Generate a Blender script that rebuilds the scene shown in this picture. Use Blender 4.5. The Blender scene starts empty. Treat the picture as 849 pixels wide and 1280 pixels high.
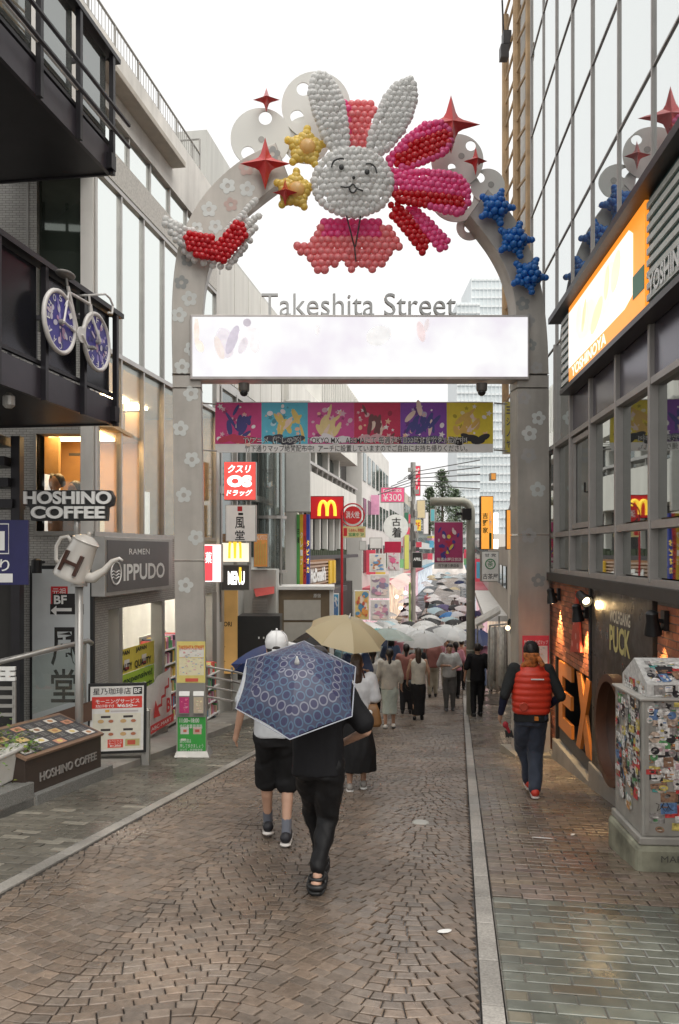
import bpy, bmesh, math, random
import numpy as np
from mathutils import Vector, Matrix, noise
RN = random.Random(11)
rad = math.radians
sc = bpy.context.scene
COL = sc.collection
# ------------------------------------------------------------------ camera, sky, sun, exposure
CZ = 1.75                       # eye height above the paving under the camera
FPX, CX, HY = 1000.0, 424.5, 689.0
cam = bpy.data.cameras.new('camera'); camo = bpy.data.objects.new('camera', cam); COL.objects.link(camo)
camo.location = (0, 0, CZ); camo.rotation_euler = (rad(90), 0, 0)
cam.sensor_fit = 'HORIZONTAL'; cam.sensor_width = 36; cam.lens = 36 * FPX / 849
cam.shift_y = 49 / 849; cam.clip_end = 3000; cam.clip_start = .05
sc.camera = camo
wd = bpy.data.worlds.new('World'); sc.world = wd; wd.use_nodes = True
nt = wd.node_tree; bg = nt.nodes['Background']
sky = nt.nodes.new('ShaderNodeTexSky'); sky.sky_type = 'NISHITA'; sky.sun_disc = False
sky.sun_elevation = rad(58); sky.sun_rotation = rad(138); sky.air_density = 1.0; sky.dust_density = 6.0; sky.ozone_density = 1.0
hs = nt.nodes.new('ShaderNodeHueSaturation'); hs.inputs['Saturation'].default_value = .12
nt.links.new(sky.outputs[0], hs.inputs['Color'])
mx = nt.nodes.new('ShaderNodeMixRGB'); mx.inputs[0].default_value = .8; mx.inputs[2].default_value = (8.95, 8.9, 8.75, 1)   # an even grey-white cloud deck over the sky
nt.links.new(hs.outputs[0], mx.inputs[1]); nt.links.new(mx.outputs[0], bg.inputs['Color'])
bg.inputs['Strength'].default_value = .08
sl = bpy.data.lights.new('sun', 'SUN'); sl.energy = 1.5; sl.angle = rad(70); sl.color = (1, .94, .85)
so = bpy.data.objects.new('sun', sl); COL.objects.link(so); so.rotation_euler = (rad(32), 0, rad(42))
vs_ = sc.view_settings; vs_.view_transform = 'Standard'; vs_.look = 'None'; vs_.exposure = .85; vs_.gamma = 1; vs_.use_curve_mapping = False
sc.cycles.max_bounces = 8; sc.cycles.transparent_max_bounces = 12; sc.cycles.caustics_reflective = False; sc.cycles.caustics_refractive = False
sc.cycles.sample_clamp_indirect = 6; sc.cycles.use_denoising = True

# ------------------------------------------------------------------ materials
MATS = {}
def M(name, c=(.5, .5, .5), r=.6, m=0., var=.1, vs=6., bump=0., bs=60., em=0., spec=.5, coat=0., attr=None, rv=0., wet=0., alpha=1., trans=0., stretch=None, ior=1.5, sheen=0., stain=0.):
    if name in MATS: return MATS[name]
    mt = bpy.data.materials.new(name); mt.use_nodes = True; n = mt.node_tree.nodes; l = mt.node_tree.links
    b = n['Principled BSDF']; MATS[name] = mt
    b.inputs['Roughness'].default_value = r; b.inputs['Metallic'].default_value = m
    b.inputs['Specular IOR Level'].default_value = spec; b.inputs['Coat Weight'].default_value = coat; b.inputs['Coat Roughness'].default_value = .08
    b.inputs['Alpha'].default_value = alpha; b.inputs['Transmission Weight'].default_value = trans; b.inputs['IOR'].default_value = ior
    b.inputs['Sheen Weight'].default_value = sheen
    tc = n.new('ShaderNodeTexCoord'); vec = tc.outputs['Object']
    if stretch:
        mp = n.new('ShaderNodeMapping'); mp.inputs['Scale'].default_value = stretch; l.new(vec, mp.inputs[0]); vec = mp.outputs[0]
    src = None
    if attr:
        a = n.new('ShaderNodeAttribute'); a.attribute_name = attr; src = a.outputs['Color']
    if var or attr:
        nz = n.new('ShaderNodeTexNoise'); nz.inputs['Scale'].default_value = vs; nz.inputs['Detail'].default_value = 6; l.new(vec, nz.inputs['Vector'])
        mr = n.new('ShaderNodeMapRange'); mr.inputs[1].default_value = .28; mr.inputs[2].default_value = .72; mr.inputs[3].default_value = 1 - var; mr.inputs[4].default_value = 1 + var
        l.new(nz.outputs[0], mr.inputs[0])
        mu = n.new('ShaderNodeMixRGB'); mu.blend_type = 'MULTIPLY'; mu.inputs[0].default_value = 1; mu.inputs[1].default_value = (*c, 1)
        l.new(mr.outputs[0], mu.inputs[2])
        out = mu.outputs[0]
        if src:
            m2 = n.new('ShaderNodeMixRGB'); m2.blend_type = 'MULTIPLY'; m2.inputs[0].default_value = 1; l.new(out, m2.inputs[1]); l.new(src, m2.inputs[2]); out = m2.outputs[0]
        if stain:                              # large damp and dirty patches
            ge = n.new('ShaderNodeNewGeometry'); ns = n.new('ShaderNodeTexNoise'); ns.inputs['Scale'].default_value = .9; ns.inputs['Detail'].default_value = 7; ns.inputs['Roughness'].default_value = .62; l.new(ge.outputs['Position'], ns.inputs['Vector'])
            ms = n.new('ShaderNodeMapRange'); ms.inputs[1].default_value = .36; ms.inputs[2].default_value = .62; ms.inputs[3].default_value = 1 - stain; ms.inputs[4].default_value = 1 + stain * .35; l.new(ns.outputs[0], ms.inputs[0])
            m4 = n.new('ShaderNodeMixRGB'); m4.blend_type = 'MULTIPLY'; m4.inputs[0].default_value = 1; l.new(out, m4.inputs[1]); l.new(ms.outputs[0], m4.inputs[2]); out = m4.outputs[0]
        l.new(out, b.inputs['Base Color'])
        if em:
            l.new(out, b.inputs['Emission Color'])
    else:
        b.inputs['Base Color'].default_value = (*c, 1); b.inputs['Emission Color'].default_value = (*c, 1)
    b.inputs['Emission Strength'].default_value = em
    if rv or wet:
        n2 = n.new('ShaderNodeTexNoise'); n2.inputs['Scale'].default_value = 1.1 if wet else 5; n2.inputs['Detail'].default_value = 5; l.new(vec, n2.inputs['Vector'])
        if wet:
            g = n.new('ShaderNodeNewGeometry'); l.new(g.outputs['Position'], n2.inputs['Vector'])
        m3 = n.new('ShaderNodeMapRange'); m3.inputs[1].default_value = .35; m3.inputs[2].default_value = .68; m3.inputs[3].default_value = max(.03, r - (rv or wet)); m3.inputs[4].default_value = min(1, r + (rv or wet))
        l.new(n2.outputs[0], m3.inputs[0]); l.new(m3.outputs[0], b.inputs['Roughness'])
    if bump:
        nb = n.new('ShaderNodeTexNoise'); nb.inputs['Scale'].default_value = bs; nb.inputs['Detail'].default_value = 4; l.new(vec, nb.inputs['Vector'])
        bp = n.new('ShaderNodeBump'); bp.inputs['Strength'].default_value = bump; bp.inputs['Distance'].default_value = .01
        l.new(nb.outputs[0], bp.inputs['Height']); l.new(bp.outputs[0], b.inputs['Normal'])
    return mt
def MGL(name, refl=(.8, .84, .84), fac=.5, rough=.02, base=(.05, .06, .06), trans=0., tcol=(.9, .95, .93), fres=True, wav=0., top=1.):
    """window glass: glossy reflection over a dark or see-through body; fac is the reflectance seen square on"""
    if name in MATS: return MATS[name]
    mt = bpy.data.materials.new(name); mt.use_nodes = True; n = mt.node_tree.nodes; l = mt.node_tree.links; n.clear(); MATS[name] = mt
    o = n.new('ShaderNodeOutputMaterial'); g = n.new('ShaderNodeBsdfGlossy'); g.inputs['Color'].default_value = (*refl, 1); g.inputs['Roughness'].default_value = rough
    d = n.new('ShaderNodeBsdfDiffuse'); d.inputs['Color'].default_value = (*base, 1)
    t = n.new('ShaderNodeBsdfTransparent'); t.inputs['Color'].default_value = (*tcol, 1)
    a = n.new('ShaderNodeMixShader'); a.inputs[0].default_value = trans; l.new(d.outputs[0], a.inputs[1]); l.new(t.outputs[0], a.inputs[2])
    x = n.new('ShaderNodeMixShader'); l.new(a.outputs[0], x.inputs[1]); l.new(g.outputs[0], x.inputs[2])
    if fres:
        lw = n.new('ShaderNodeFresnel'); lw.inputs['IOR'].default_value = 1.5
        mr = n.new('ShaderNodeMapRange'); mr.inputs[1].default_value = .04; mr.inputs[2].default_value = 1; mr.inputs[3].default_value = fac; mr.inputs[4].default_value = top
        l.new(lw.outputs[0], mr.inputs[0]); l.new(mr.outputs[0], x.inputs[0])
    else: x.inputs[0].default_value = fac
    if wav:
        tc = n.new('ShaderNodeTexCoord'); nz = n.new('ShaderNodeTexNoise'); nz.inputs['Scale'].default_value = 1.3; nz.inputs['Detail'].default_value = 1
        l.new(tc.outputs['Object'], nz.inputs['Vector']); bp = n.new('ShaderNodeBump'); bp.inputs['Strength'].default_value = wav; bp.inputs['Distance'].default_value = .02
        l.new(nz.outputs[0], bp.inputs['Height']); l.new(bp.outputs[0], g.inputs['Normal'])
    l.new(x.outputs[0], o.inputs[0]); return mt

# ------------------------------------------------------------------ helpers
TMP = bpy.data.scenes.new('tmp'); TVL = TMP.view_layers[0]
WM = {}
def tag(o, label=None, cat=None, group=None, kind=None):
    for k, v in (('label', label), ('category', cat), ('group', group), ('kind', kind)):
        if v: o[k] = v
    return o
def empty(name, loc, label=None, cat=None, group=None, rz=0.):
    o = bpy.data.objects.new(name, None); COL.objects.link(o); o.location = loc; o.rotation_euler = (0, 0, rz); o.empty_display_size = .1
    WM[o.name] = Matrix.Translation(Vector(loc)) @ Matrix.Rotation(rz, 4, 'Z')
    return tag(o, label, cat, group)
def link_mesh(name, me, mat, parent=None, mats=None):
    o = bpy.data.objects.new(name, me); COL.objects.link(o)
    if mat is not None and not len(me.materials): me.materials.append(mat)
    if parent is not None: o.parent = parent
    return o
class MB:
    """collects world-space faces, then links them as ONE mesh object"""
    def __init__(s): s.v = []; s.f = []; s.c = []; s.uv = []
    def add(s, vs, fs, c=None):
        k = len(s.v); s.v.extend([Vector(p) for p in vs])
        for f in fs: s.f.append(tuple(i + k for i in f)); s.c.append(c)
        return s
    def quad(s, a, b, c_, d, c=None): return s.add([a, b, c_, d], [(0, 1, 2, 3)], c)
    def box(s, fr, r0, r1, u0, u1, n0, n1, c=None):
        P = [fr(r, u, n) for n in (n0, n1) for u in (u0, u1) for r in (r0, r1)]
        return s.add(P, [(0, 2, 3, 1), (4, 5, 7, 6), (0, 1, 5, 4), (2, 6, 7, 3), (0, 4, 6, 2), (1, 3, 7, 5)], c)
    def prism(s, fr, pts, n0, n1, c=None):
        k = len(pts); P = [fr(r, u, n0) for r, u in pts] + [fr(r, u, n1) for r, u in pts]
        return s.add(P, [tuple(range(k))[::-1], tuple(range(k, 2 * k))] + [(i, (i + 1) % k, k + (i + 1) % k, k + i) for i in range(k)], c)
    def flat(s, fr, pts, n, c=None):
        return s.add([fr(r, u, n) for r, u in pts], [tuple(range(len(pts)))], c)
    def rect(s, fr, r0, r1, u0, u1, n, c=None): return s.flat(fr, [(r0, u0), (r1, u0), (r1, u1), (r0, u1)], n, c)
    def tube(s, pts, rr, seg=8, caps=True, c=None, flat=1.):
        pts = [Vector(p) for p in pts]; m = len(pts)
        if not hasattr(rr, '__len__'): rr = [rr] * m
        t = [(pts[min(i + 1, m - 1)] - pts[max(i - 1, 0)]).normalized() for i in range(m)]
        up = Vector((0, 0, 1)) if abs(t[0].z) < .9 else Vector((0, 1, 0))
        vs = []
        a = (up - t[0] * up.dot(t[0])).normalized()
        for i in range(m):
            a = (a - t[i] * a.dot(t[i])).normalized(); b = t[i].cross(a)
            for j in range(seg):
                w = 2 * math.pi * j / seg; vs.append(pts[i] + rr[i] * (a * math.cos(w) * flat + b * math.sin(w)))
        fs = [(i * seg + j, i * seg + (j + 1) % seg, (i + 1) * seg + (j + 1) % seg, (i + 1) * seg + j) for i in range(m - 1) for j in range(seg)]
        if caps: fs += [tuple(range(seg))[::-1], tuple(range((m - 1) * seg, m * seg))]
        return s.add(vs, fs, c)
    def capsule(s, a, b, ra, rb, seg=12):
        a = Vector(a); b = Vector(b); d = (b - a); L = d.length or 1e-6; d = d / L; pts = []; rs = []
        for w in (-80, -50, -20): pts.append(a + d * ra * math.sin(rad(w))); rs.append(ra * math.cos(rad(w)))
        for w in (20, 50, 80): pts.append(b + d * rb * math.sin(rad(w))); rs.append(rb * math.cos(rad(w)))
        return s.tube(pts, rs, seg)
    def loft(s, rings, seg=20, p=2.):
        """rings: (cx, cy, cz, rx, ry), stacked along z"""
        vs = []
        for (x, y, z, rx, ry) in rings:
            for j in range(seg):
                w = 2 * math.pi * j / seg; cw, sw = math.cos(w), math.sin(w)
                vs.append((x + rx * math.copysign(abs(cw) ** (2 / p), cw), y + ry * math.copysign(abs(sw) ** (2 / p), sw), z))
        m = len(rings)
        fs = [(i * seg + j, i * seg + (j + 1) % seg, (i + 1) * seg + (j + 1) % seg, (i + 1) * seg + j) for i in range(m - 1) for j in range(seg)]
        return s.add(vs, fs + [tuple(range(seg))[::-1], tuple(range((m - 1) * seg, m * seg))])
    def sph(s, c, rx, ry=None, rz=None, nu=14, nv=9, col=None, mat=None):
        ry = ry or rx; rz = rz or rx; c = Vector(c); vs = []; q = mat or Matrix.Identity(3)
        for i in range(1, nv):
            ph = math.pi * i / nv
            for j in range(nu):
                th = 2 * math.pi * j / nu
                vs.append(c + q @ Vector((rx * math.sin(ph) * math.cos(th), ry * math.sin(ph) * math.sin(th), rz * math.cos(ph))))
        k = len(vs); vs += [c + q @ Vector((0, 0, rz)), c + q @ Vector((0, 0, -rz))]
        fs = [(i * nu + j, (i + 1) * nu + j, (i + 1) * nu + (j + 1) % nu, i * nu + (j + 1) % nu) for i in range(nv - 2) for j in range(nu)]
        fs += [(k, j, (j + 1) % nu) for j in range(nu)] + [(k + 1, (nv - 2) * nu + (j + 1) % nu, (nv - 2) * nu + j) for j in range(nu)]
        return s.add(vs, fs, col)
    def lathe(s, o, prof, seg=16, ax=None, c=None):
        """prof: (radius, height) from bottom to top round the axis ax through o"""
        ax = Vector(ax or (0, 0, 1)).normalized(); o = Vector(o); pts = [o + ax * h for r, h in prof]
        k = ax.orthogonal().normalized(); b = ax.cross(k); vs = []
        for (r, h), p in zip(prof, pts):
            for j in range(seg):
                w = 2 * math.pi * j / seg; vs.append(p + max(r, 1e-4) * (k * math.cos(w) + b * math.sin(w)))
        m = len(prof)
        fs = [(i * seg + j, i * seg + (j + 1) % seg, (i + 1) * seg + (j + 1) % seg, (i + 1) * seg + j) for i in range(m - 1) for j in range(seg)]
        return s.add(vs, fs + [tuple(range(seg))[::-1], tuple(range((m - 1) * seg, m * seg))], c)
    def mesh(s, name, inv=None, smooth=False):
        me = bpy.data.meshes.new(name)
        vs = [inv @ v for v in s.v] if inv else s.v
        me.from_pydata([tuple(v) for v in vs], [], s.f)
        if any(c is not None for c in s.c):
            a = me.attributes.new('col', 'FLOAT_COLOR', 'FACE'); buf = []
            for c in s.c:
                c = c if c is not None else (1, 1, 1)
                if not hasattr(c, '__len__'): c = (c, c, c)
                buf += [c[0], c[1], c[2], 1]
            a.data.foreach_set('color', buf)
        if smooth: me.polygons.foreach_set('use_smooth', [True] * len(me.polygons))
        me.update(); return me
    def build(s, name, mat, parent=None, smooth=False, bevel=0., auto=None):
        if parent is not None: inv = WM[parent.name].inverted(); loc = (0, 0, 0)
        else:
            xs = [v.x for v in s.v]; ys = [v.y for v in s.v]; z = min(v.z for v in s.v)
            loc = Vector(((min(xs) + max(xs)) / 2, (min(ys) + max(ys)) / 2, z)); inv = Matrix.Translation(-loc)
        me = s.mesh(name, inv, smooth)
        o = link_mesh(name, me, mat, parent); o.location = loc
        WM[o.name] = WM[parent.name].copy() if parent is not None else Matrix.Translation(loc)
        if bevel:
            b = o.modifiers.new('edge', 'BEVEL'); b.width = bevel; b.segments = 2; b.limit_method = 'ANGLE'
        if smooth and auto is not None:
            me.set_sharp_from_angle(angle=rad(auto))
        return o
class Fr:
    """plane frame: r to the viewer's right, u up, n out of the face"""
    def __init__(s, O, R_, U=(0, 0, 1)):
        s.O = Vector(O); s.R = Vector(R_); s.U = Vector(U); s.N = s.R.cross(s.U).normalized()
    def __call__(s, r, u, n=0.): return s.O + s.R * r + s.U * u + s.N * n
def mbox(name, mat, parent, fr, *a, bevel=0., c=None): return MB().box(fr, *a, c=c).build(name, mat, parent, bevel=bevel)
def front(d): return Fr((0, d, 0), (1, 0, 0))
def fx(px, d): return (px - CX) * d / FPX
def fz(py, d): return CZ - (py - HY) * d / FPX
def W(px, py, d): return Vector((fx(px, d), d, fz(py, d)))
KN = [(-40, 3.5), (0, 0), (20, -2.26), (29, -2.95), (40, -3.5), (52, -3.7), (68, -3.45), (100, -3.3), (220, -3.4), (900, -3.4)]
def prof(u):
    for (a, za), (b, zb) in zip(KN, KN[1:]):
        if u <= b:
            return za + (zb - za) * (u - a) / (b - a)
    return KN[-1][1]
def G(x, y): return prof(.1483 * x + .9889 * y)
def S(u, v, h=0.): return Vector((.1483 * u + .9889 * v, .9889 * u - .1483 * v, prof(u) + h))
def gp(px, py):
    """where the sight line through a pixel meets the ground"""
    a = (px - CX) / FPX; lo, hi = 1., 300.; k = (py - HY) / FPX
    d = 1.
    while d < 300:
        if CZ - k * d <= G(a * d, d): break
        d += .02
    return Vector((a * d, d, G(a * d, d)))
# long frames: street-side faces on the left and right
LF = Fr((-5.3, 0, 0), (.1535, 1, 0))
def lfd(px, p=5.3): return p / (.578 - px / 1000)
RF = Fr((2.42, 0, 0), (-.0725, -1, 0))          # r = -depth
def rfd(px, p=2.42): return p / (px / 1000 - .497)
# text -> mesh, cached
FONTC = {}
def glyphs(s, bold=0., res=3):
    k = (s, bold, res)
    if k not in FONTC:
        cu = bpy.data.curves.new('t', 'FONT'); cu.body = s; cu.size = 1; cu.offset = bold; cu.resolution_u = res; cu.fill_mode = 'FRONT'
        o = bpy.data.objects.new('t', cu); TMP.collection.objects.link(o); TVL.update()
        ev = o.evaluated_get(TVL.depsgraph); me = ev.to_mesh()
        vs = [v.co.copy() for v in me.vertices]; fs = [tuple(p.vertices) for p in me.polygons]; ev.to_mesh_clear()
        bpy.data.objects.remove(o); bpy.data.curves.remove(cu)
        FONTC[k] = (vs, fs)
    return FONTC[k]
def text(s, fr, r0, r1, u0, u1, mat, parent, name='lettering', n=.004, bold=0., keep=False, thick=0., res=3, tilt=0., shear=0.):
    if any(ord(ch) > 0x2000 for ch in s): bold *= .4
    vs, fs = glyphs(s, bold, res)
    if not vs: return None
    x0 = min(v.x for v in vs); x1 = max(v.x for v in vs); y0 = min(v.y for v in vs); y1 = max(v.y for v in vs)
    sx = (r1 - r0) / (x1 - x0); sy = (u1 - u0) / (y1 - y0)
    if keep: sx = sy = min(sx, sy)
    cx, cy = (r0 + r1) / 2, (u0 + u1) / 2; ct, st = math.cos(tilt), math.sin(tilt)
    def pt(v, nn):
        a = (v.x - (x0 + x1) / 2) * sx; b = (v.y - (y0 + y1) / 2) * sy; a += shear * b
        return fr(cx + a * ct - b * st, cy + a * st + b * ct, nn)
    m = MB(); m.add([pt(v, n) for v in vs], fs)
    if thick:
        ed = {}
        for f in fs:
            for i in range(len(f)):
                a, b = f[i], f[(i + 1) % len(f)]
                ed[(a, b)] = ed.get((a, b), 0) + 1
        k = len(vs); m.v.extend([pt(v, n - thick) for v in vs])
        for (a, b) in ed:
            if (b, a) not in ed: m.f.append((b, a, a + k, b + k)); m.c.append(None)
    return m.build(name, mat, parent)
def remesh(mb, vox, smooth=5, wr=0., wf=8., wst=(1, 1, .5), seed=0.):
    me = mb.mesh('r'); o = bpy.data.objects.new('r', me); TMP.collection.objects.link(o)
    r = o.modifiers.new('r', 'REMESH'); r.mode = 'VOXEL'; r.voxel_size = vox
    s = o.modifiers.new('s', 'SMOOTH'); s.factor = .5; s.iterations = smooth
    TVL.update(); out = bpy.data.meshes.new_from_object(o.evaluated_get(TVL.depsgraph))
    bpy.data.objects.remove(o); bpy.data.meshes.remove(me)
    if wr:
        k = len(out.vertices); co = np.empty(k * 3, np.float32); out.vertices.foreach_get('co', co); co = co.reshape(-1, 3); nr = np.array(out.vertex_normals.data.values() if False else [0], np.float32)
        nr = np.empty(k * 3, np.float32); out.vertex_normals.foreach_get('vector', nr); nr = nr.reshape(-1, 3); rg = np.random.default_rng(int(seed * 10) + 5); q = co * np.array(wst) * wf; h = np.zeros(k)
        for f, am in ((1, .5), (1.6, .4), (2.7, .3), (4.4, .2), (6., .12)):      # crumpled folds: summed, bent ridges
            d1, d2 = rg.normal(size=3), rg.normal(size=3); ph = rg.uniform(0, 6, 2); d1 /= np.linalg.norm(d1); d2 /= np.linalg.norm(d2)
            h += am * np.sin(f * (q @ d1) + ph[0] + 1.3 * np.sin(f * .7 * (q @ d2) + ph[1]))
        out.vertices.foreach_set('co', (co + nr * (h * wr)[:, None]).astype(np.float32).ravel())
    out.polygons.foreach_set('use_smooth', [True] * len(out.polygons)); return out
KIDS = {}
def copy_tree(o, parent=None):
    c = o.copy(); COL.objects.link(c)
    if parent is not None: c.parent = parent
    if o.name not in KIDS: KIDS[o.name] = list(o.children)
    for ch in KIDS[o.name]: copy_tree(ch, c)
    return c
def shape2d(outer, holes):
    """filled 2-D outline with holes -> (verts, faces)"""
    cu = bpy.data.curves.new('t', 'CURVE'); cu.dimensions = '2D'; cu.fill_mode = 'BOTH'
    for ring in [outer] + holes:
        sp = cu.splines.new('POLY'); sp.points.add(len(ring) - 1); sp.use_cyclic_u = True
        for p, q in zip(sp.points, ring): p.co = (q[0], q[1], 0, 1)
    o = bpy.data.objects.new('t', cu); TMP.collection.objects.link(o); TVL.update()
    ev = o.evaluated_get(TVL.depsgraph); me = ev.to_mesh()
    vs = [v.co.copy() for v in me.vertices]; fs = [tuple(p.vertices) for p in me.polygons]; ev.to_mesh_clear()
    bpy.data.objects.remove(o); bpy.data.curves.remove(cu); return vs, fs
def circ(cx, cy, r, n=40): return [(cx + r * math.cos(2 * math.pi * i / n), cy + r * math.sin(2 * math.pi * i / n)) for i in range(n)]
def inside(p, poly):
    x, y = p; c = False; j = len(poly) - 1
    for i in range(len(poly)):
        xi, yi = poly[i]; xj, yj = poly[j]
        if (yi > y) != (yj > y) and x < (xj - xi) * (y - yi) / (yj - yi) + xi: c = not c
        j = i
    return c
# colours used all over
PRINT = M('printed_colours', (1, 1, 1), .5, attr='col', var=.06, vs=14)
PRINTLIT = M('backlit_print', (1, 1, 1), .4, attr='col', var=.03, em=.55)
BLACK = M('black_paint', (.012, .012, .013), .45, var=.25)
WHITE = M('white_paint', (.78, .78, .76), .45, var=.06)
STEEL = M('brushed_steel', (.42, .41, .39), .42, .6, var=.1, rv=.1, vs=3)
ALU = M('anodised_aluminium', (.46, .44, .42), .38, .7, var=.08)
GREYM = M('grey_metal_panel', (.33, .32, .3), .45, .3, var=.08, vs=2)
DGREY = M('dark_grey_paint', (.06, .06, .065), .5, var=.15)
INK = M('black_ink', (.015, .013, .013), .55, var=0)
WINK = M('white_letters', (.85, .85, .83), .5, var=0)
RINK = M('red_ink', (.62, .03, .035), .5, var=0)
GRANITE = M('speckled_granite', (.2, .2, .19), .5, var=.65, vs=110, rv=.12)
CONC = M('damp_concrete', (.3, .285, .26), .55, var=.2, vs=3, bump=.15, bs=40, wet=.25)
# ------------------------------------------------------------------ ground, road, pavements
SETT = M('wet_brown_sett', (.19, .147, .115), .4, attr='col', var=.2, vs=25, bump=.3, bs=90, wet=.24, spec=.7, stain=.3)
PAVR = M('wet_brown_paver', (.19, .155, .125), .3, attr='col', var=.22, vs=18, bump=.15, bs=70, wet=.22, spec=.65, stain=.4)
PAVG = M('flooded_green_grey_paver', (.14, .15, .125), .3, attr='col', var=.22, vs=9, bump=.06, bs=30, wet=.16, spec=.7, stain=.4)
PAVL = M('wet_grey_paver', (.17, .158, .135), .4, attr='col', var=.18, vs=16, bump=.15, bs=70, wet=.24, spec=.6, stain=.35)
MORT = M('dark_wet_joint', (.03, .024, .02), .4, var=.3, vs=30, wet=.25)
MORTL = M('pale_wet_joint', (.15, .14, .12), .3, var=.3, vs=30, wet=.15)
KERB = M('pale_granite_band', (.36, .34, .31), .5, attr='col', var=.3, vs=70, wet=.2, stain=.35)
def strip(name, u0, u1, v0, v1, h, mat, parent=None, kind='structure', step=1.5):
    m = MB(); us = []; u = u0
    while u < u1: us.append(u); u += step if u < 70 else 20
    us.append(u1); vs = []
    for u in us: vs += [S(u, v0, h), S(u, v1, h)]
    m.add(vs, [(2 * i, 2 * i + 1, 2 * i + 3, 2 * i + 2) for i in range(len(us) - 1)])
    o = m.build(name, mat, parent)
    if parent is None: tag(o, kind=kind)
    return o
def piece(m, pts, h, c, inset=.0052, low=-.03):
    """one paving stone with chamfered edges; pts are (u, v) corners"""
    k = len(pts); cu = sum(p[0] for p in pts) / k; cv = sum(p[1] for p in pts) / k
    def sh(p, a):
        du, dv = cu - p[0], cv - p[1]; L = math.hypot(du, dv) or 1
        return (p[0] + du / L * a, p[1] + dv / L * a)
    A = [S(p[0], p[1], low) for p in pts]; B_ = [S(p[0], p[1], h - .0035) for p in pts]; C_ = [S(*sh(p, inset * 1.6), h) for p in pts]
    m.add(A + B_ + C_, [(i, (i + 1) % k, k + (i + 1) % k, k + i) for i in range(k)] + [(k + i, k + (i + 1) % k, 2 * k + (i + 1) % k, 2 * k + i) for i in range(k)] + [tuple(range(2 * k, 3 * k))], c)
gm = MB(); us = [-30, 0] + list(range(5, 70, 5)) + [80, 100, 150, 220, 400, 800]
for u in us: gm.v += [S(u, -400, -.25), S(u, 400, -.25)]
gm.f = [(2 * i, 2 * i + 1, 2 * i + 3, 2 * i + 2) for i in range(len(us) - 1)]; gm.c = [None] * len(gm.f)
tag(gm.build('ground', M('city_ground', (.16, .155, .15), .8, var=.2, vs=.5)), kind='structure')
VL, VR0, VR1 = -3.06, .10, .30
road = strip('road', -2, 26, VL - .02, VR0, -.012, MORT)
strip('road_far', 26, 260, VL - .02, VR0, 0, M('far_brown_setts', (.18, .13, .1), .33, var=.45, vs=16, bump=.6, bs=14, wet=.15))
def wave(v):
    w = (v - VL) / 1.62; return .15 * math.cos(2 * math.pi * (w - .18)) 
stones = []
i = 0; u0 = 1.4
while u0 + i * .088 < 26:
    ub = u0 + i * .088; v = VL + .008 - RN.random() * .09
    rowj = RN.uniform(-.003, .003)
    while v < VR0:
        w = RN.uniform(.092, .114); a, b = max(v, VL + .005), min(v + w, VR0 - .006); v += w
        if b - a < .03: continue
        g = .0038; sk = RN.uniform(-.004, .004); slope = (wave(b + .01) - wave(a - .01)) / (b - a + .02)
        def uu(vv, e): return ub + rowj + wave(vv) + e + .002 * noise.noise(Vector((vv * 9, ub * 9, 2)))
        la, lb_ = [(wave(q_ + .01) - wave(q_ - .01)) / .02 * .034 for q_ in (a, b)]
        e_ = .0068
        pts = [(uu(a + g, e_), a + g + la), (uu(b - g, e_), b - g + lb_), (uu(b - g, .088 - e_), b - g - lb_ + sk * .3), (uu(a + g, .088 - e_), a + g - la + sk * .3)]
        pts = [(p[0], min(max(p[1], VL), VR0 - .004)) for p in pts]
        t = RN.uniform(.78, 1.2); warm = RN.uniform(-.05, .05)
        stones.append((pts, RN.uniform(-.003, .003), (t * (1 + warm), t, t * (1 - warm))))
    i += 1
def lay(parent, stones, mat, name, cap, rest_name):
    """the stones that show largest become parts, the rest one piece of stuff"""
    def seen(s):
        u = sum(p[0] for p in s[0]) / len(s[0]); v = sum(p[1] for p in s[0]) / len(s[0]); q = S(u, v)
        px = CX + q.x / q.y * FPX if q.y > .5 else -999; py = HY + (CZ - q.z) / q.y * FPX if q.y > .5 else 9999
        return (0 if -5 < px < 854 and py < 1283 else 1, q.y)
    stones.sort(key=seen); rest = MB()
    for k, (pts, h, c) in enumerate(stones):
        if k < cap:
            m = MB(); piece(m, pts, h, c); m.build(name, mat, parent)
        else: piece(rest, pts, h, c)
    o = rest.build(rest_name, mat, parent); o['kind'] = 'stuff'
lay(road, stones, SETT, 'sett', 300, 'setts_further_off')
# bands of pale granite kerb on both sides of the carriageway
for nm, a, b in (('granite_band_far_side', VL - .14, VL - .02), ('granite_band_near_side', VR0 + .004, VR0 + .115)):
    base = strip(nm, -2, 26, a, b, -.012, MORT); u = 1.2; q = []
    while u < 26:
        L = RN.uniform(.5, .62); t = RN.uniform(.85, 1.12); q.append(([(u + .004, a + .003), (u + .004, b - .003), (u + L - .004, b - .003), (u + L - .004, a + .003)], RN.uniform(.0, .004), (t, t, t))); u += L
    lay(base, q, KERB, 'kerb_stone', 60, 'kerb_stones_further_off')
    strip(nm + '_beyond', 26, 120, a, b, .002, KERB)
def pavers(parent, u0, u1, v0, v1, du, dv, mat, cap, tint, name='paver', skew=0., gap=.004):
    q = []; i = 0
    while u0 + i * du < u1:
        ua = u0 + i * du; v = v0 - (dv * .5 if i % 2 else 0) - .0
        while v < v1:
            a, b = max(v, v0), min(v + dv, v1); v += dv
            if b - a < .03: continue
            q.append(([(ua + gap, a + gap), (ua + gap, b - gap), (ua + du - gap, b - gap), (ua + du - gap, a + gap)], RN.uniform(-.003, .003), tint()))
        i += 1
    lay(parent, q, mat, name, cap, 'pavers_further_off')
pvr = strip('pavement_right', 5.62, 26, VR0 + .12, 3.3, -.012, MORT)
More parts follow.
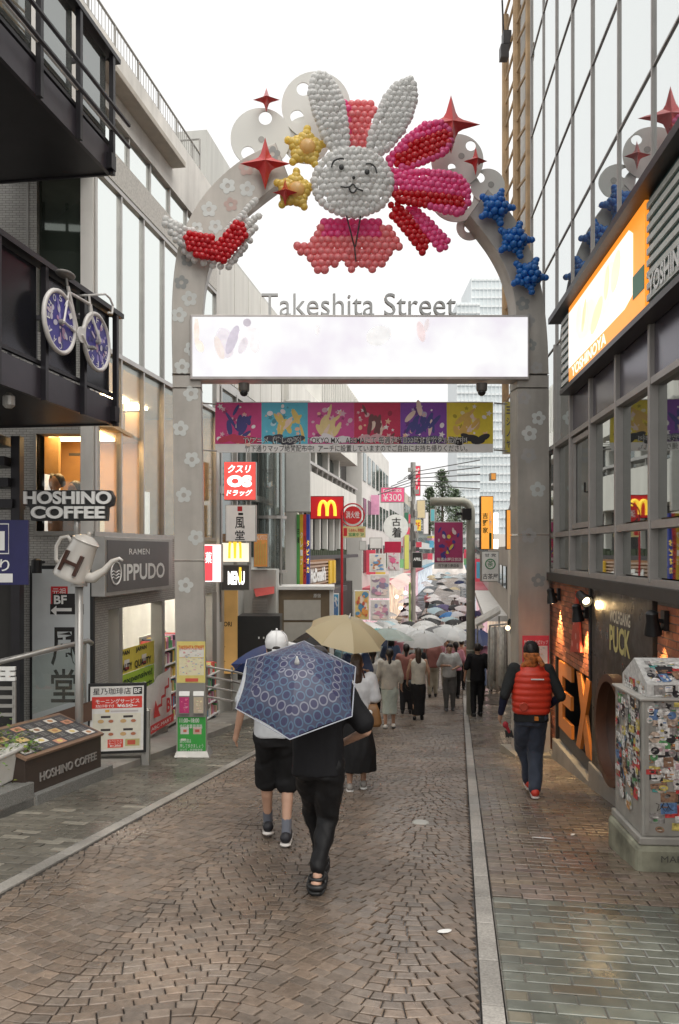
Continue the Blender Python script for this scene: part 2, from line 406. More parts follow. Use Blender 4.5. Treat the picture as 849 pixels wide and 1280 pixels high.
def tr():
    t = RN.uniform(.72, 1.2); return (t, t * RN.uniform(.93, 1.0), t * RN.uniform(.84, 1.0))
pavers(pvr, 5.64, 22, VR0 + .122, 3.2, .105, .21, PAVR, 240, tr)
pvg = strip('pavement_flooded', -2, 5.6, VR0 + .12, 3.3, -.008, MORTL)
def tg():
    t = RN.uniform(.78, 1.2)
    return (t * 1.1, t * .92, t * .8) if RN.random() < .16 else (t, t, t)
pavers(pvg, 1.6, 5.6, VR0 + .122, 3.2, .115, .235, PAVG, 250, tg, gap=.0045)
strip('pavement_right_far', 26, 120, VR0 + .12, 2.2, 0, PAVR)
pvl = strip('pavement_left', -2, 26, -4.75, VL - .14, -.012, MORT)
def tl():
    t = RN.uniform(.75, 1.1)
    if RN.random() < .06: t = 1.9
    return (t, t, t * .97)
pavers(pvl, 2.2, 22, -4.45, VL - .145, .1, .25, PAVL, 240, tl)
strip('pavement_left_far', 26, 120, -5.2, VL - .14, 0, PAVL)
# a round cover and a few scraps lying on the road
q = gp(526, 1029); m = MB()
m.lathe(q + Vector((0, 0, -.01)), [(.085, 0), (.085, .014), (.07, .019), (.0, .019)], 24)
tag(m.build('valve_cover', M('worn_cover_metal', (.42, .41, .37), .4, .3)), 'small round pale metal valve cover set in the brown setts', 'cover')
for k, (px, py, a, lx, lb) in enumerate([(556, 1167, .3, .045, 'pale flattened scrap on setts near the kerb band'), (678, 1049, -.2, .1, 'thin white straw-like scrap on the brown pavement'), (716, 1045, .9, .03, 'tiny pale scrap beside the paving near sticker cabinet')]):
    q = gp(px, py); f = Fr(q + Vector((0, 0, .009)), (math.cos(a), math.sin(a), 0), (-math.sin(a), math.cos(a), -.1)); m = MB()
    pts = [(lx * math.cos(t) * RN.uniform(.8, 1.1), (.012 if k == 1 else lx * .6) * math.sin(t)) for t in [j * .7 for j in range(9)]]
    m.prism(f, pts, 0, .003); tag(m.build('paper_scrap', WHITE), lb, 'litter')
# ------------------------------------------------------------------ the street arch
ALP = .115
def adp(px): a = (px - CX) / FPX; return (12.0 + .254) / (1 - ALP * a)
AN = Vector((ALP, -1, 0)).normalized()
class AFr:
    def __call__(s, px, py, n=0.):
        d = adp(px); return W(px, py, d) + AN * n
AF = AFr(); APX = 12.2 / 1000
ARCHM = M('arch_grey_metal', (.47, .44, .4), .45, .15, var=.14, vs=2.2, rv=.12, stretch=(2, 2, .3), stain=.18)
ARCHB = M('arch_brown_soffit', (.2, .17, .15), .5, .2, var=.1)
arch = empty('street_arch', AF(237, 948), 'tall grey metal street arch with flower decals, legs each side of the road', 'arch')
def smoothpts(pts, k=6):
    out = []
    for i in range(len(pts) - 1):
        p0 = pts[max(i - 1, 0)]; p1 = pts[i]; p2 = pts[i + 1]; p3 = pts[min(i + 2, len(pts) - 1)]
        for j in range(k):
            t = j / k
            out.append(tuple(.5 * (2 * p1[c] + (p2[c] - p0[c]) * t + (2 * p0[c] - 5 * p1[c] + 4 * p2[c] - p3[c]) * t * t + (3 * p1[c] - p0[c] - 3 * p2[c] + p3[c]) * t ** 3) for c in (0, 1)))
    return out + [pts[-1]]
def band(outer, inner, n0, n1):
    m = MB(); k = len(outer); vs = []
    for a, b in zip(outer, inner): vs += [AF(*a, n0), AF(*b, n0), AF(*b, n1), AF(*a, n1)]
    fs = []
    for i in range(k - 1):
        for j in range(4): fs.append((4 * i + j, 4 * i + (j + 1) % 4, 4 * i + 4 + (j + 1) % 4, 4 * i + 4 + j))
    fs += [(0, 1, 2, 3), tuple(4 * (k - 1) + j for j in (3, 2, 1, 0))]
    return m.add(vs, fs)
OL = [(217, 470), (216, 400), (219, 345), (227, 305), (244, 268), (268, 236), (303, 206), (344, 186)]
IL = [(252, 470), (253, 420), (257, 365), (266, 330), (282, 300), (302, 274), (330, 250), (360, 228)]
OR_ = [(681, 470), (679, 420), (673, 370), (662, 328), (645, 290), (628, 264), (612, 249), (606, 243)]
IR_ = [(642, 470), (641, 420), (639, 380), (630, 346), (616, 318), (602, 298), (590, 283), (583, 275)]
band(smoothpts(OL), smoothpts(IL), -.18, .18).build('curved_arm', ARCHM, arch, bevel=.008)
band(smoothpts(OR_)[::-1], smoothpts(IR_)[::-1], -.18, .18).build('curved_arm', ARCHM, arch, bevel=.008)
def leg(x0t, x1t, x0b, x1b, ybase):
    prev = 472
    for yb in (486, 640 if x0t > 400 else 700, ybase):
        pass
    segs = [(472, 487), (488.2, 668 if x0t > 400 else 700), (669.2 if x0t > 400 else 701.2, ybase)]
    for a, b in segs:
        f0 = (a - 472) / (ybase - 472); f1 = (b - 472) / (ybase - 472)
        L = lambda f: x0t + (x0b - x0t) * f; Rr = lambda f: x1t + (x1b - x1t) * f
        band([(L(f0), a), (L(f1), b)], [(Rr(f0), a), (Rr(f1), b)], -.18, .18).build('leg_panel', ARCHM, arch, bevel=.006)
    yb = [y for _, y in segs]
leg(217, 252, 222, 259, 952); leg(642, 681, 644, 683, 950)
# pedestals
def frustum(cx, y0, w0, w1, hpx, d0, d1, mat, name):
    m = MB(); vs = []
    for w, y, dd in ((w0, y0, d0), (w1, y0 - hpx, d1)):
        vs += [AF(cx - w, y, -dd), AF(cx + w, y, -dd), AF(cx + w, y, dd), AF(cx - w, y, dd)]
    m.add(vs, [(3, 2, 1, 0), (4, 5, 6, 7)] + [(j, (j + 1) % 4, 4 + (j + 1) % 4, 4 + j) for j in range(4)]); return m.build(name, mat, arch, bevel=.004)
frustum(241, 953, 27, 19, 18, .42, .2, STEEL, 'pedestal'); frustum(664, 954, 30, 29, 17, .38, .36, M('stone_pedestal', (.3, .27, .22), .5, var=.15), 'pedestal')
# flowers on the legs and arms: five round petals, open centre
def flower(px, py, r, mat, rot=0., n=.184):
    m = MB(); pts = []
    for k in range(60):
        t = 2 * math.pi * k / 60; rr = r * (.66 + .34 * abs(math.cos(2.5 * (t - rot))) ** .8); pts.append((px + rr * math.cos(t), py - rr * math.sin(t)))
    vs, fs = shape2d(pts, [circ(px, py, r * .3, 16)]); m.add([AF(v.x, v.y, n) for v in vs], [f[::-1] for f in fs]); k = len(vs)
    m.build('flower_decal', mat, arch)
FW = M('flower_white', (.62, .64, .62), .4, var=.05); FG = M('flower_grey', (.3, .31, .3), .4, var=.05); FP = M('flower_pink', (.5, .36, .32), .4, var=.05); FL = M('flower_faint', (.42, .41, .4), .4, var=.05)
for px, py, r, mt, ro in [(228, 358, 9, FG, .2), (238, 378, 10, FW, .5), (225, 398, 10, FW, .1), (240, 440, 9, FW, .9), (229, 462, 10, FW, .3), (240, 495, 10, FW, .6), (227, 538, 10, FW, .2), (241, 576, 10, FW, 1.), (231, 620, 10, FW, .4), (246, 672, 10, FW, .8), (233, 731, 10, FW, .1),
        (262, 268, 10, FW, .3), (285, 239, 10, FW, .7), (309, 243, 10, FW, .2), (289, 262, 9, FP, .5), (270, 289, 9, FW, 1.), (308, 217, 10, FP, .4), (340, 200, 10, FG, .2), (247, 291, 8, FW, .9), (236, 330, 9, FG, .1),
        (658, 435, 8, FG, .3), (666, 463, 8, FL, .6), (650, 500, 9, FL, .2), (668, 525, 9, FW, .1), (657, 544, 10, FW, .5), (656, 571, 10, FL, .9), (667, 613, 10, FW, .3), (656, 670, 10, FL, .2), (668, 725, 9, FG, .4), (649, 384, 9, FG, .5), (655, 405, 9, FL, .1)]:
    flower(px, py, r, mt, ro)
# round cloud plates with holes
PLATE = M('white_cloud_plate', (.72, .72, .68), .4, var=.05, vs=1)
def plate(cx, cy, r, holes, n, parent, dots=()):
    vs, fs = shape2d(circ(cx, cy, r), [circ(*h, 24) for h in holes]); m = MB(); k = len(vs)
    m.add([AF(v.x, v.y, n) for v in vs], [f[::-1] for f in fs]); m.add([AF(v.x, v.y, n - .02) for v in vs], fs)
    for (c0, c1, rr, q) in [(cx, cy, r, 1)] + [(*h, -1) for h in holes]:
        ring = circ(c0, c1, rr, 40 if q > 0 else 24); kk = len(ring); m.add([AF(*p, n) for p in ring] + [AF(*p, n - .02) for p in ring], [(i, (i + 1) % kk, kk + (i + 1) % kk, kk + i) for i in range(kk)])
    o = m.build('disc', PLATE, parent)
    for dx, dy, dr in dots:
        MB().flat(AF, circ(dx, dy, dr, 16)[::-1], n + .004).build('bolt_plate', GREYM, parent)
    return o
cl = empty('cloud_ornament', AF(350, 200), 'cream disc cloud with round holes on left shoulder of the arch', 'ornament')
plate(326, 168, 38, [(332, 143, 8.5), (310, 187, 8.5), (372, 190, 1)][:2], -.1, cl, [(327, 170, 4)]); plate(396, 126, 43.5, [(380, 105, 8.5), (372, 140, 8.5), (420, 126, 9)], -.13, cl); plate(384, 168, 30, [(384, 182, 14)], -.16, cl)
cr = empty('cloud_ornament', AF(590, 250), 'cream disc cloud with round holes on right shoulder of the arch', 'ornament')
plate(574, 196, 33, [(591, 178, 6.5), (567, 205, 5)], -.1, cr, [(579, 191, 4)]); plate(613, 227, 21.5, [(603, 217, 6.5)], -.13, cr, [(617, 226, 4)]); plate(574, 238, 34, [(573, 238, 23)], -.16, cr); plate(592, 277, 17, [(590, 279, 5)], -.2, cr)
# red four-pointed stars
REDS = M('red_star_lacquer', (.55, .03, .03), .3, .1, var=.05, coat=.3)
def star4(px, py, rx, ry, n, label, rot=0.):
    m = MB(); pts = []
    for k in range(16):
        t = 2 * math.pi * k / 16; q = k % 4
        e = (1., .44, .36, .44)[q]; pts.append((px + rx * e * math.sin(t + rot), py - ry * e * math.cos(t + rot)))
    vs = [AF(*p, n) for p in pts] + [AF(px, py, n + .12), AF(px, py, n - .12)]
    m.add(vs, [((i + 1) % 16, i, 16) for i in range(16)] + [(i, (i + 1) % 16, 17) for i in range(16)])
    tag(m.build('red_star', REDS), label, 'star', 'red four-pointed stars on the arch')
star4(331, 218, 31, 32, .34, 'large red four-pointed star over the left arch arm end'); star4(333, 127, 17, 15, .05, 'small red four-pointed star topmost on left cloud plate'); star4(355, 256, 15, 17, .42, 'small red four-pointed star on lower yellow balloon star')
star4(557, 170, 36, 36, .34, 'large red four-pointed star behind the pink balloon ribbon'); star4(592, 206, 15, 18, .12, 'small red four-pointed star on the right cloud plate')
# ------------------------------------------------------------------ balloons
bm_ = MB(); bm_.sph((0, 0, 0), 1, 1, 1.06, 14, 10); bm_.lathe((0, 0, -1.2), [(.12, 0), (.07, .08), (.1, .18)], 6)
BALM = bm_.mesh('balloon', smooth=True)
def bmat(n, c):
    nm = 'balloon_' + n
    if nm in MATS: return MATS[nm]
    mt = M(nm, c, .22, var=.06, vs=3, coat=.6); nd = mt.node_tree.nodes; l = mt.node_tree.links; t = nd.new('ShaderNodeBsdfTranslucent'); t.inputs['Color'].default_value = (*[min(1, x * 1.15) for x in c], 1)
    x = nd.new('ShaderNodeMixShader'); x.inputs[0].default_value = .5; l.new(nd['Principled BSDF'].outputs[0], x.inputs[1]); l.new(t.outputs[0], x.inputs[2]); l.new(x.outputs[0], nd['Material Output'].inputs[0]); return mt
BW, BR, BP, BHP, BS, BY, BB = bmat('white', (.82, .82, .81)), bmat('red', (.72, .02, .035)), bmat('pink', (.9, .35, .5)), bmat('hot_pink', (.95, .17, .45)), bmat('salmon', (.92, .36, .38)), bmat('yellow', (.95, .76, .22)), bmat('blue', (.03, .25, .68))
def balloon(px, py, rpx, n, mat, parent):
    o = bpy.data.objects.new('balloon', BALM); COL.objects.link(o)
    if not BALM.materials: BALM.materials.append(BW)
    o.material_slots[0].link = 'OBJECT'; o.material_slots[0].material = mat
    o.parent = parent; p = AF(px, py, n); o.location = WM[parent.name].inverted() @ p
    s = rpx * APX; o.scale = (s, s, s * RN.uniform(.97, 1.08)); o.rotation_euler = (rad(90) + RN.uniform(-.5, .5), RN.uniform(-.4, .4), RN.uniform(0, 6))
    o.visible_shadow = True
def cluster(poly, sp, rpx, mat, parent, n=.3, bulge=.0, rot=0., edge=False):
    """fill an outline with balloons on a staggered grid"""
    xs = [p[0] for p in poly]; ys = [p[1] for p in poly]; cx, cy = sum(xs) / len(xs), sum(ys) / len(ys); R_ = max(max(xs) - min(xs), max(ys) - min(ys)) * .8; k = 0
    rr = int(R_ / sp) + 2; c, s = math.cos(rot), math.sin(rot)
    if edge:                                  # one neat row round the outline, the grid inside it
        rest = 0.
        for (x0, y0), (x1, y1) in zip(poly, poly[1:] + poly[:1]):
            L = math.hypot(x1 - x0, y1 - y0); q = rest
            while q < L:
                x, y = x0 + (x1 - x0) * q / L, y0 + (y1 - y0) * q / L; w_ = 3. / (math.hypot(cx - x, cy - y) or 1); x, y = x + (cx - x) * w_, y + (cy - y) * w_
                balloon(x, y, rpx * RN.uniform(.88, 1.1), n + bulge * (1 - ((x - cx) ** 2 + (y - cy) ** 2) / R_ ** 2), mat(x, y) if callable(mat) else mat, parent); q += sp * .97
            rest = q - L
        def shr(x, y): d_ = math.hypot(cx - x, cy - y) or 1; return (x + (cx - x) / d_ * sp * .74, y + (cy - y) / d_ * sp * .74)
        poly = [shr(x, y) for x, y in poly]
    for i in range(-rr, rr + 1):
        for j in range(-rr, rr + 1):
            a = (j + (.5 if i % 2 else 0)) * sp; b = i * sp * .87; x = cx + a * c - b * s; y = cy + a * s + b * c
            if inside((x, y), poly):
                balloon(x + RN.uniform(-.5, .5), y + RN.uniform(-.5, .5), rpx * RN.uniform(.88, 1.1), n + bulge * (1 - ((x - cx) ** 2 + (y - cy) ** 2) / R_ ** 2) + RN.uniform(-.01, .01), mat(x, y) if callable(mat) else mat, parent); k += 1
    return k
def ell(cx, cy, rx, ry, n=28, rot=0.):
    return [(cx + rx * math.cos(t) * math.cos(rot) - ry * math.sin(t) * math.sin(rot), cy + rx * math.cos(t) * math.sin(rot) + ry * math.sin(t) * math.cos(rot)) for t in [2 * math.pi * i / n for i in range(n)]]
rb = empty('balloon_rabbit', AF(436, 290), 'white balloon rabbit head with two long ears and drawn face', 'balloon figure')
def sub(name, parent):
    o = bpy.data.objects.new(name, None); COL.objects.link(o); o.parent = parent; WM[o.name] = WM[parent.name].copy(); return o
hd = sub('head', rb); cluster(ell(436, 246, 49, 42), 7.9, 4.8, BW, hd, .3, .25, 0, True)
e1 = sub('ear', rb); cluster([(389, 112), (397, 108), (406, 112), (418, 130), (427, 150), (430, 175), (432, 200), (425, 206), (412, 206), (400, 188), (388, 160), (384, 135)], 7.6, 4.6, BW, e1, .32, .12, 0, True)
e2 = sub('ear', rb); cluster([(508, 115), (513, 124), (513, 145), (508, 165), (497, 185), (482, 202), (470, 210), (455, 206), (456, 190), (464, 165), (474, 140), (490, 122)], 7.6, 4.6, BW, e2, .32, .12, 0, True)
# face drawn on the balloons
FACE = M('face_line', (.02, .02, .02), .5, var=0); FN = .62
def stroke(name, pts, r, n=FN): MB().tube([AF(x, y, n) for x, y in smoothpts(pts, 4)], r, 6).build(name, FACE, rb)
stroke('brow', [(409, 233), (412, 226), (418, 223), (424, 223)], .013); stroke('brow', [(450, 229), (456, 229), (461, 233), (463, 240)], .013)
for x, y in ((421, 233), (451.5, 238.5)): MB().sph(AF(x, y, FN), .038, .02, .042).build('eye', FACE, rb, smooth=True)
MB().sph(AF(435.5, 246), .001).v; MB().sph(AF(435.5, 246, FN + .02), .026).build('nose', FACE, rb, smooth=True)
stroke('mouth', [(420, 256), (426, 257), (431, 256), (435, 253), (439, 258), (447, 261)], .013); stroke('mouth', [(430, 257), (432, 262), (436, 263), (439, 259)], .013)
ib = empty('balloon_ribbon_bundle', AF(446, 200), 'upright pink balloon block between the rabbit ears', 'balloons')
cluster([(428, 138), (440, 134), (460, 136), (466, 144), (462, 170), (455, 200), (450, 206), (434, 206), (430, 180), (427, 155)], 8.2, 4.9, lambda x, y: BHP if x < 437 else BS, ib, .16, .05)
tail1 = empty('balloon_ribbon', AF(520, 210), 'upper pink and red balloon ribbon loop beside the rabbit ear', 'balloons', 'pink and red balloon ribbons')
T1 = [(478, 214), (490, 200), (505, 184), (525, 170), (545, 167), (556, 175), (559, 190), (552, 206), (535, 216), (512, 224), (492, 231), (482, 230)]
cluster(T1, 7.4, 4.6, lambda x, y: BR if inside((x, y), ell(523, 202, 38, 13, 24, -.5)) else BHP, tail1, .3, .12, -.4, True)
tail2 = empty('balloon_ribbon', AF(530, 260), 'middle pink balloon ribbon loop with red inside, widest', 'balloons', 'pink and red balloon ribbons')
T2 = [(484, 236), (500, 231), (525, 229), (550, 231), (570, 237), (579, 252), (578, 270), (568, 283), (548, 281), (520, 274), (498, 268), (485, 262)]
cluster(T2, 7.4, 4.6, lambda x, y: BR if inside((x, y), ell(527, 264, 46, 9, 24, .12)) else BHP, tail2, .34, .12, .1, True)
tail3 = empty('balloon_ribbon', AF(520, 300), 'lowest balloon ribbon end, split into red and hot pink strips', 'balloons', 'pink and red balloon ribbons')
cluster([(482, 264), (496, 266), (512, 285), (525, 305), (530, 318), (520, 330), (515, 318), (498, 298), (485, 280)], 7.2, 4.5, BR, tail3, .3, .05, .9)
cluster([(500, 268), (515, 268), (535, 290), (556, 308), (558, 316), (544, 322), (530, 312), (514, 290)], 7.2, 4.5, BHP, tail3, .26, .05, .8)
ds = empty('balloon_dress', AF(436, 330), 'salmon pink balloon collar hanging under the rabbit head', 'balloons')
cluster([(404, 285), (470, 285), (483, 290), (497, 306), (502, 318), (486, 324), (480, 340), (462, 346), (448, 338), (438, 350), (428, 338), (418, 336), (404, 350), (392, 352), (388, 336), (374, 326), (368, 314), (386, 308), (390, 296)], 8.3, 5., lambda x, y: BHP if y < 302 and 402 < x < 474 else BS, ds, .2, .08)
MB().tube([AF(428, 287, .52), AF(439, 321, .4), AF(441, 338, .38)], .012, 5).build('neck_cord', FACE, ds); MB().tube([AF(445, 287, .52), AF(440, 321, .4)], .012, 5).build('neck_cord', FACE, ds)
def starpoly(cx, cy, R_, r_, rot=0.):
    return [(cx + (R_ if k % 2 == 0 else r_) * math.sin(math.pi * k / 5 + rot), cy - (R_ if k % 2 == 0 else r_) * math.cos(math.pi * k / 5 + rot)) for k in range(10)]
for cx, cy, ro, lb in ((612, 270, .35, 'blue balloon star uppermost of three on the right arch arm'), (635, 310, .3, 'blue balloon star in the middle of three on right arch arm'), (652, 353, .45, 'blue balloon star lowest of three on the right arch arm')):
    t = empty('balloon_star', AF(cx, cy), lb, 'balloon star', 'blue balloon stars'); cluster(ell(cx, cy, 8, 8), 7.8, 4.7, BB, t, .37, .05)
    for k in range(5):
        w = 2 * math.pi * k / 5 + ro
        for rr, rs, sp in ((11.5, 4.6, .32), (11.5, 4.6, -.32), (16, 4.6, 0), (20.5, 4., 0)): balloon(cx + rr * math.sin(w + sp), cy - rr * math.cos(w + sp), rs, .33, BB, t)
for cx, cy, lb in ((380, 197, 'yellow balloon star beside the rabbit ear'), (367, 249, 'yellow balloon star behind small red star at rabbit cheek')):
    t = empty('balloon_star', AF(cx, cy), lb, 'balloon star', 'yellow balloon stars')
    for k in range(5):
        w = 2 * math.pi * k / 5 + .1
        for rr, rs, sp in ((11, 7., 0), (17, 6., 0), (23, 4.6, 0), (14, 5.6, .34), (14, 5.6, -.34), (9, 6, .6)): balloon(cx + rr * math.sin(w + sp), cy - rr * math.cos(w + sp), rs, .3, BY, t)
    MB().sph(AF(cx + 2, cy + 1, .36), .12, .08, .12).build('centre_balloon', bmat('peach', (.95, .66, .28)), t, smooth=True)
ht = empty('balloon_heart', AF(268, 330), 'red balloon heart with white balloon wings on left arch arm', 'balloon figure')
HP = [(240, 303), (248, 303), (262, 309), (276, 315), (284, 306), (290, 295), (300, 291), (306, 298), (305, 312), (295, 324), (284, 336), (268, 335), (250, 330), (240, 322), (237, 311)]
cluster([(x * 1.08 - 21.8, y * 1.1 - 31.5) for x, y in HP], 6.6, 4.3, BR, ht, .38, .05, .2)
for i in range(len(HP)):
    a, b = HP[i], HP[(i + 1) % len(HP)]
    for f in (0, .5): x, y = a[0] + (b[0] - a[0]) * f, a[1] + (b[1] - a[1]) * f; balloon(272 + (x - 272) * 1.22, 315 + (y - 315) * 1.34, 4., .33, BW, ht)
wn = sub('wing', ht); cluster([(208, 282), (216, 284), (228, 294), (238, 300), (236, 312), (238, 324), (248, 333), (265, 340), (284, 341), (283, 337), (262, 334), (240, 328), (226, 318), (214, 306), (210, 294)], 6.6, 4.1, BW, wn, .34, .04, .5)
for a, b in (((294, 290), (318, 263)), ((300, 302), (322, 282)), ((305, 312), (318, 296)), ((284, 300), (292, 290)), ((290, 338), (306, 318))):
    k = int(math.hypot(b[0] - a[0], b[1] - a[1]) / 5.4) + 1
    for i in range(k + 1): balloon(a[0] + (b[0] - a[0]) * i / k + RN.uniform(-1, 1), a[1] + (b[1] - a[1]) * i / k, 4.1, .34, BW, wn)
# ------------------------------------------------------------------ name letters, screen and banner across the arch
tk = empty('street_name_letters', AF(448, 396), 'thin silver letters of the street name standing above the screen', 'lettering')
band([(320, 395), (575, 395)], [(320, 398.5), (575, 398.5)], -.04, .04).build('rail', ARCHM, tk)
class YF:                                    # arch plane with u measured upwards
    def __call__(s, r, u, n=0.): return AF(r, -u, n)
YA = YF()
text('Takeshita Street', YA, 327, 570, -394.8, -367, M('letter_silver', (.4, .4, .39), .35, .6, var=.05), tk, n=.03, bold=-.006, thick=.06, res=5)
scn = empty('video_screen', AF(447, 478), 'long white glowing video screen hung between the arch legs', 'screen')
MB().box(YA, 239, 655.5, -478.5, -399, -.1, .24).build('casing', M('screen_casing', (.45, .42, .41), .4, .4), scn, bevel=.01)
sm = MB(); sm.rect(YA, 242, 653, -475, -402, .246, (1, 1, 1)); sm.build('display', None, scn)
SCR = bpy.data.materials.new('lit_display'); SCR.use_nodes = True; n = SCR.node_tree.nodes; l = SCR.node_tree.links; b = n['Principled BSDF']
tc = n.new('ShaderNodeTexCoord'); nz = n.new('ShaderNodeTexNoise'); nz.inputs['Scale'].default_value = 1.2; nz.inputs['Detail'].default_value = 3; l.new(tc.outputs['Object'], nz.inputs['Vector'])
cr_ = n.new('ShaderNodeValToRGB'); cr_.color_ramp.elements[0].position = .36; cr_.color_ramp.elements[0].color = (.88, .83, .9, 1); cr_.color_ramp.elements[1].position = .56; cr_.color_ramp.elements[1].color = (1, 1, 1, 1)
l.new(nz.outputs[0], cr_.inputs[0]); l.new(cr_.outputs[0], b.inputs['Emission Color']); b.inputs['Emission Strength'].default_value = .54; b.inputs['Base Color'].default_value = (.03, .03, .03, 1); b.inputs['Roughness'].default_value = .4
scn.children[-1].data.materials.clear(); scn.children[-1].data.materials.append(SCR)
im = MB()
def blob(m, fr, cx, cy, rx, ry, n, c, rot=0., sg=14): m.flat(fr, [(cx + rx * math.cos(t) * math.cos(rot) - ry * math.sin(t) * math.sin(rot), cy + rx * math.cos(t) * math.sin(rot) + ry * math.sin(t) * math.cos(rot)) for t in [2 * math.pi * i / sg for i in range(sg)]], n, c)
for (x, y, rx, ry, c, ro) in [(282, 434, 11, 19, (.8, .76, .83), .2), (291, 430, 6, 19, (.62, .58, .68), -.35), (275, 440, 5, 15, (.86, .78, .76), .3), (311, 425, 13, 12, (.95, .93, .96), 0), (309, 409, 5, 5, (.55, .51, .58), 0), (304, 437, 5, 11, (.78, .74, .8), -.4), (318, 437, 6, 10, (.93, .9, .93), 0.1), (247, 420, 3.5, 17, (1., .8, .74), 0), (251, 438, 5, 8, (1, .88, .8), .4), (395, 418, 3, 6, (.92, .9, .93), 0), (522, 420, 5, 13, (.98, .84, .86), .2), (529, 412, 3, 8, (.93, .86, .89), -.2), (470, 425, 16, 12, (.95, .96, .98), .4)]:
    blob(im, YA, x, -y, rx, ry, .248 + .0004 * len(im.f), c, ro)
io = im.build('moving_picture', M('display_print', (1, 1, 1), .5, attr='col', var=.12, vs=9, em=.24), scn); io['kind'] = 'stuff'
for px, py, lb in ((305, 480, 'small dome camera under the left end of the video screen'), (600, 480, 'small dome camera under the right end of the video screen')):
    t = empty('dome_camera', AF(px, py + 14), lb, 'camera', 'dome cameras under the screen'); o = AF(px, py + 1, .1)
    MB().lathe(o + Vector((0, 0, -.12)), [(.075, 0), (.085, .03), (.085, .12)], 14).build('housing', M('camera_grey', (.12, .11, .1), .4), t, smooth=True, auto=40)
    MB().sph(o + Vector((0, 0, -.13)), .065).build('dome', M('smoked_dome', (.02, .02, .02), .1), t, smooth=True)
bn = empty('event_banner', AF(446, 562), 'wide banner of six coloured picture panels with a white text strip', 'banner')
BNN = -.35
bt = MB(); bt.box(YA, 268, 625, -562, -497, BNN - .02, BNN); bt.build('cloth', M('banner_cloth', (.78, .77, .76), .6, var=.05), bn)
PC = [(.62, .04, .22), (.1, .5, .68), (.62, .08, .3), (.58, .03, .1), (.22, .06, .4), (.78, .62, .06)]
for k in range(6):
    a = 268 + k * 59.5; m = MB(); m.rect(YA, a, a + 59.4, -551, -498, BNN + .003, PC[k]); c = PC[k]
    lt = tuple(min(1, x * .5 + .42) for x in c)
    for j in range(22):                       # scattered confetti print
        x = a + RN.uniform(4, 55); y = -RN.uniform(502, 548); rr = RN.uniform(1.4, 4.2); cc = RN.choice([lt, tuple(x_ * .55 for x_ in c), (.85, .8, .82), (.82, .5, .35)])
        if RN.random() < .5: m.flat(YA, [(px, -py) for px, py in starpoly(x, -y, rr * 1.2, rr * .55, RN.random())][::-1], BNN + .0035 + .00005 * j, cc)
        else: blob(m, YA, x, y, rr, rr * .8, BNN + .0035 + .00005 * j, cc, RN.random() * 3)
    hc = ((.05, .04, .22), (.75, .55, .15), (.78, .62, .3), (.16, .05, .06), (.06, .06, .26), (.7, .45, .12))[k]; bc = ((.5, .03, .08), (.03, .03, .05), (.78, .74, .78), (.66, .4, .44), (.1, .1, .2), (.02, .02, .025))[k]
    for j in range(16):                       # plain sweeping ribbons of colour
        x = a + 29 + RN.gauss(0, 8); y = -527 + RN.gauss(0, 8); blob(m, YA, x, y, RN.uniform(5, 12), RN.uniform(1.6, 4), BNN + .0052 + .00008 * j, hc if j % 4 else (.8, .62, .54), RN.uniform(.6, 2.2), 18)
    for j in range(6): blob(m, YA, a + 12 + j * 7, -545 + RN.uniform(-3, 3), 9, 4, BNN + .0066 + .00008 * j, bc, RN.uniform(-.5, .5), 16)
    o = m.build('picture_panel', PRINT, bn); o['kind'] = 'stuff'
text('TVアニメ【推しの子】  TOKYO MX、ABEMAにて 毎週水曜日23時好評放送&配信中!', YA, 304, 592, -551, -541.5, WINK, bn, n=BNN + .0085, bold=.11)
text('TVアニメ【推しの子】  TOKYO MX、ABEMAにて 毎週水曜日23時好評放送&配信中!', YA, 304, 592, -551, -541.5, INK, bn, n=BNN + .0105, bold=.012)
text('竹下通りマップ絶賛配布中!  アーチに設置していますのでご自由にお持ち帰りください。', YA, 306, 592, -561, -552.5, INK, bn, n=BNN + .004, bold=.006)
for x0, y0, x1, y1 in ((252, 500, 270, 500), (252, 560, 270, 560), (624, 500, 643, 500), (624, 560, 643, 560)):
    MB().tube([AF(x0, y0, BNN + .1), AF(x1, y1, BNN)], .012, 6).build('tie', STEEL, bn)
# posters, racks on the legs
lp = empty('map_poster', AF(240, 850), 'yellow street map poster stuck on the left arch leg', 'poster')
def poster(t, fr, r0, r1, u0, u1, n, base, items, lit=False):
    m = MB(); m.rect(fr, r0, r1, u0, u1, n, base)
    for j, (a, b, c, d, cc) in enumerate(items):
        m.rect(fr, r0 + (r1 - r0) * a, r0 + (r1 - r0) * b, u0 + (u1 - u0) * c, u0 + (u1 - u0) * d, n + .0012 + .0001 * j, cc)
    o = m.build('printed_sheet', PRINTLIT if lit else PRINT, t); o['kind'] = 'stuff'; return o
mapi = [(.08, .95, .62, .84, (.85, .83, .76)), (.08, .95, .18, .6, (.86, .8, .55))]
for j in range(60): x = RN.uniform(.08, .9); y = RN.uniform(.2, .82); mapi.append((x, x + RN.uniform(.02, .09), y, y + RN.uniform(.008, .035), RN.choice([(.7, .35, .3), (.5, .5, .48), (.75, .62, .4), (.45, .52, .6), (.8, .5, .5)])))
mapi.append((.3, .75, .03, .11, (.7, .12, .08)))
poster(lp, YA, 222.5, 257.5, -851, -800, .187, (.8, .68, .22), mapi)
text('TAKESHITA STREET', YA, 224.5, 256, -810, -805, M('orange_red_ink', (.72, .16, .04), .5, var=0), lp, n=.193, bold=.03)
rk = empty('leaflet_rack', AF(240, 890), 'grey twin leaflet rack below the yellow map poster', 'rack')
MB().box(YA, 222.8, 257.6, -893, -852, .185, .2).build('back_plate', GREYM, rk)
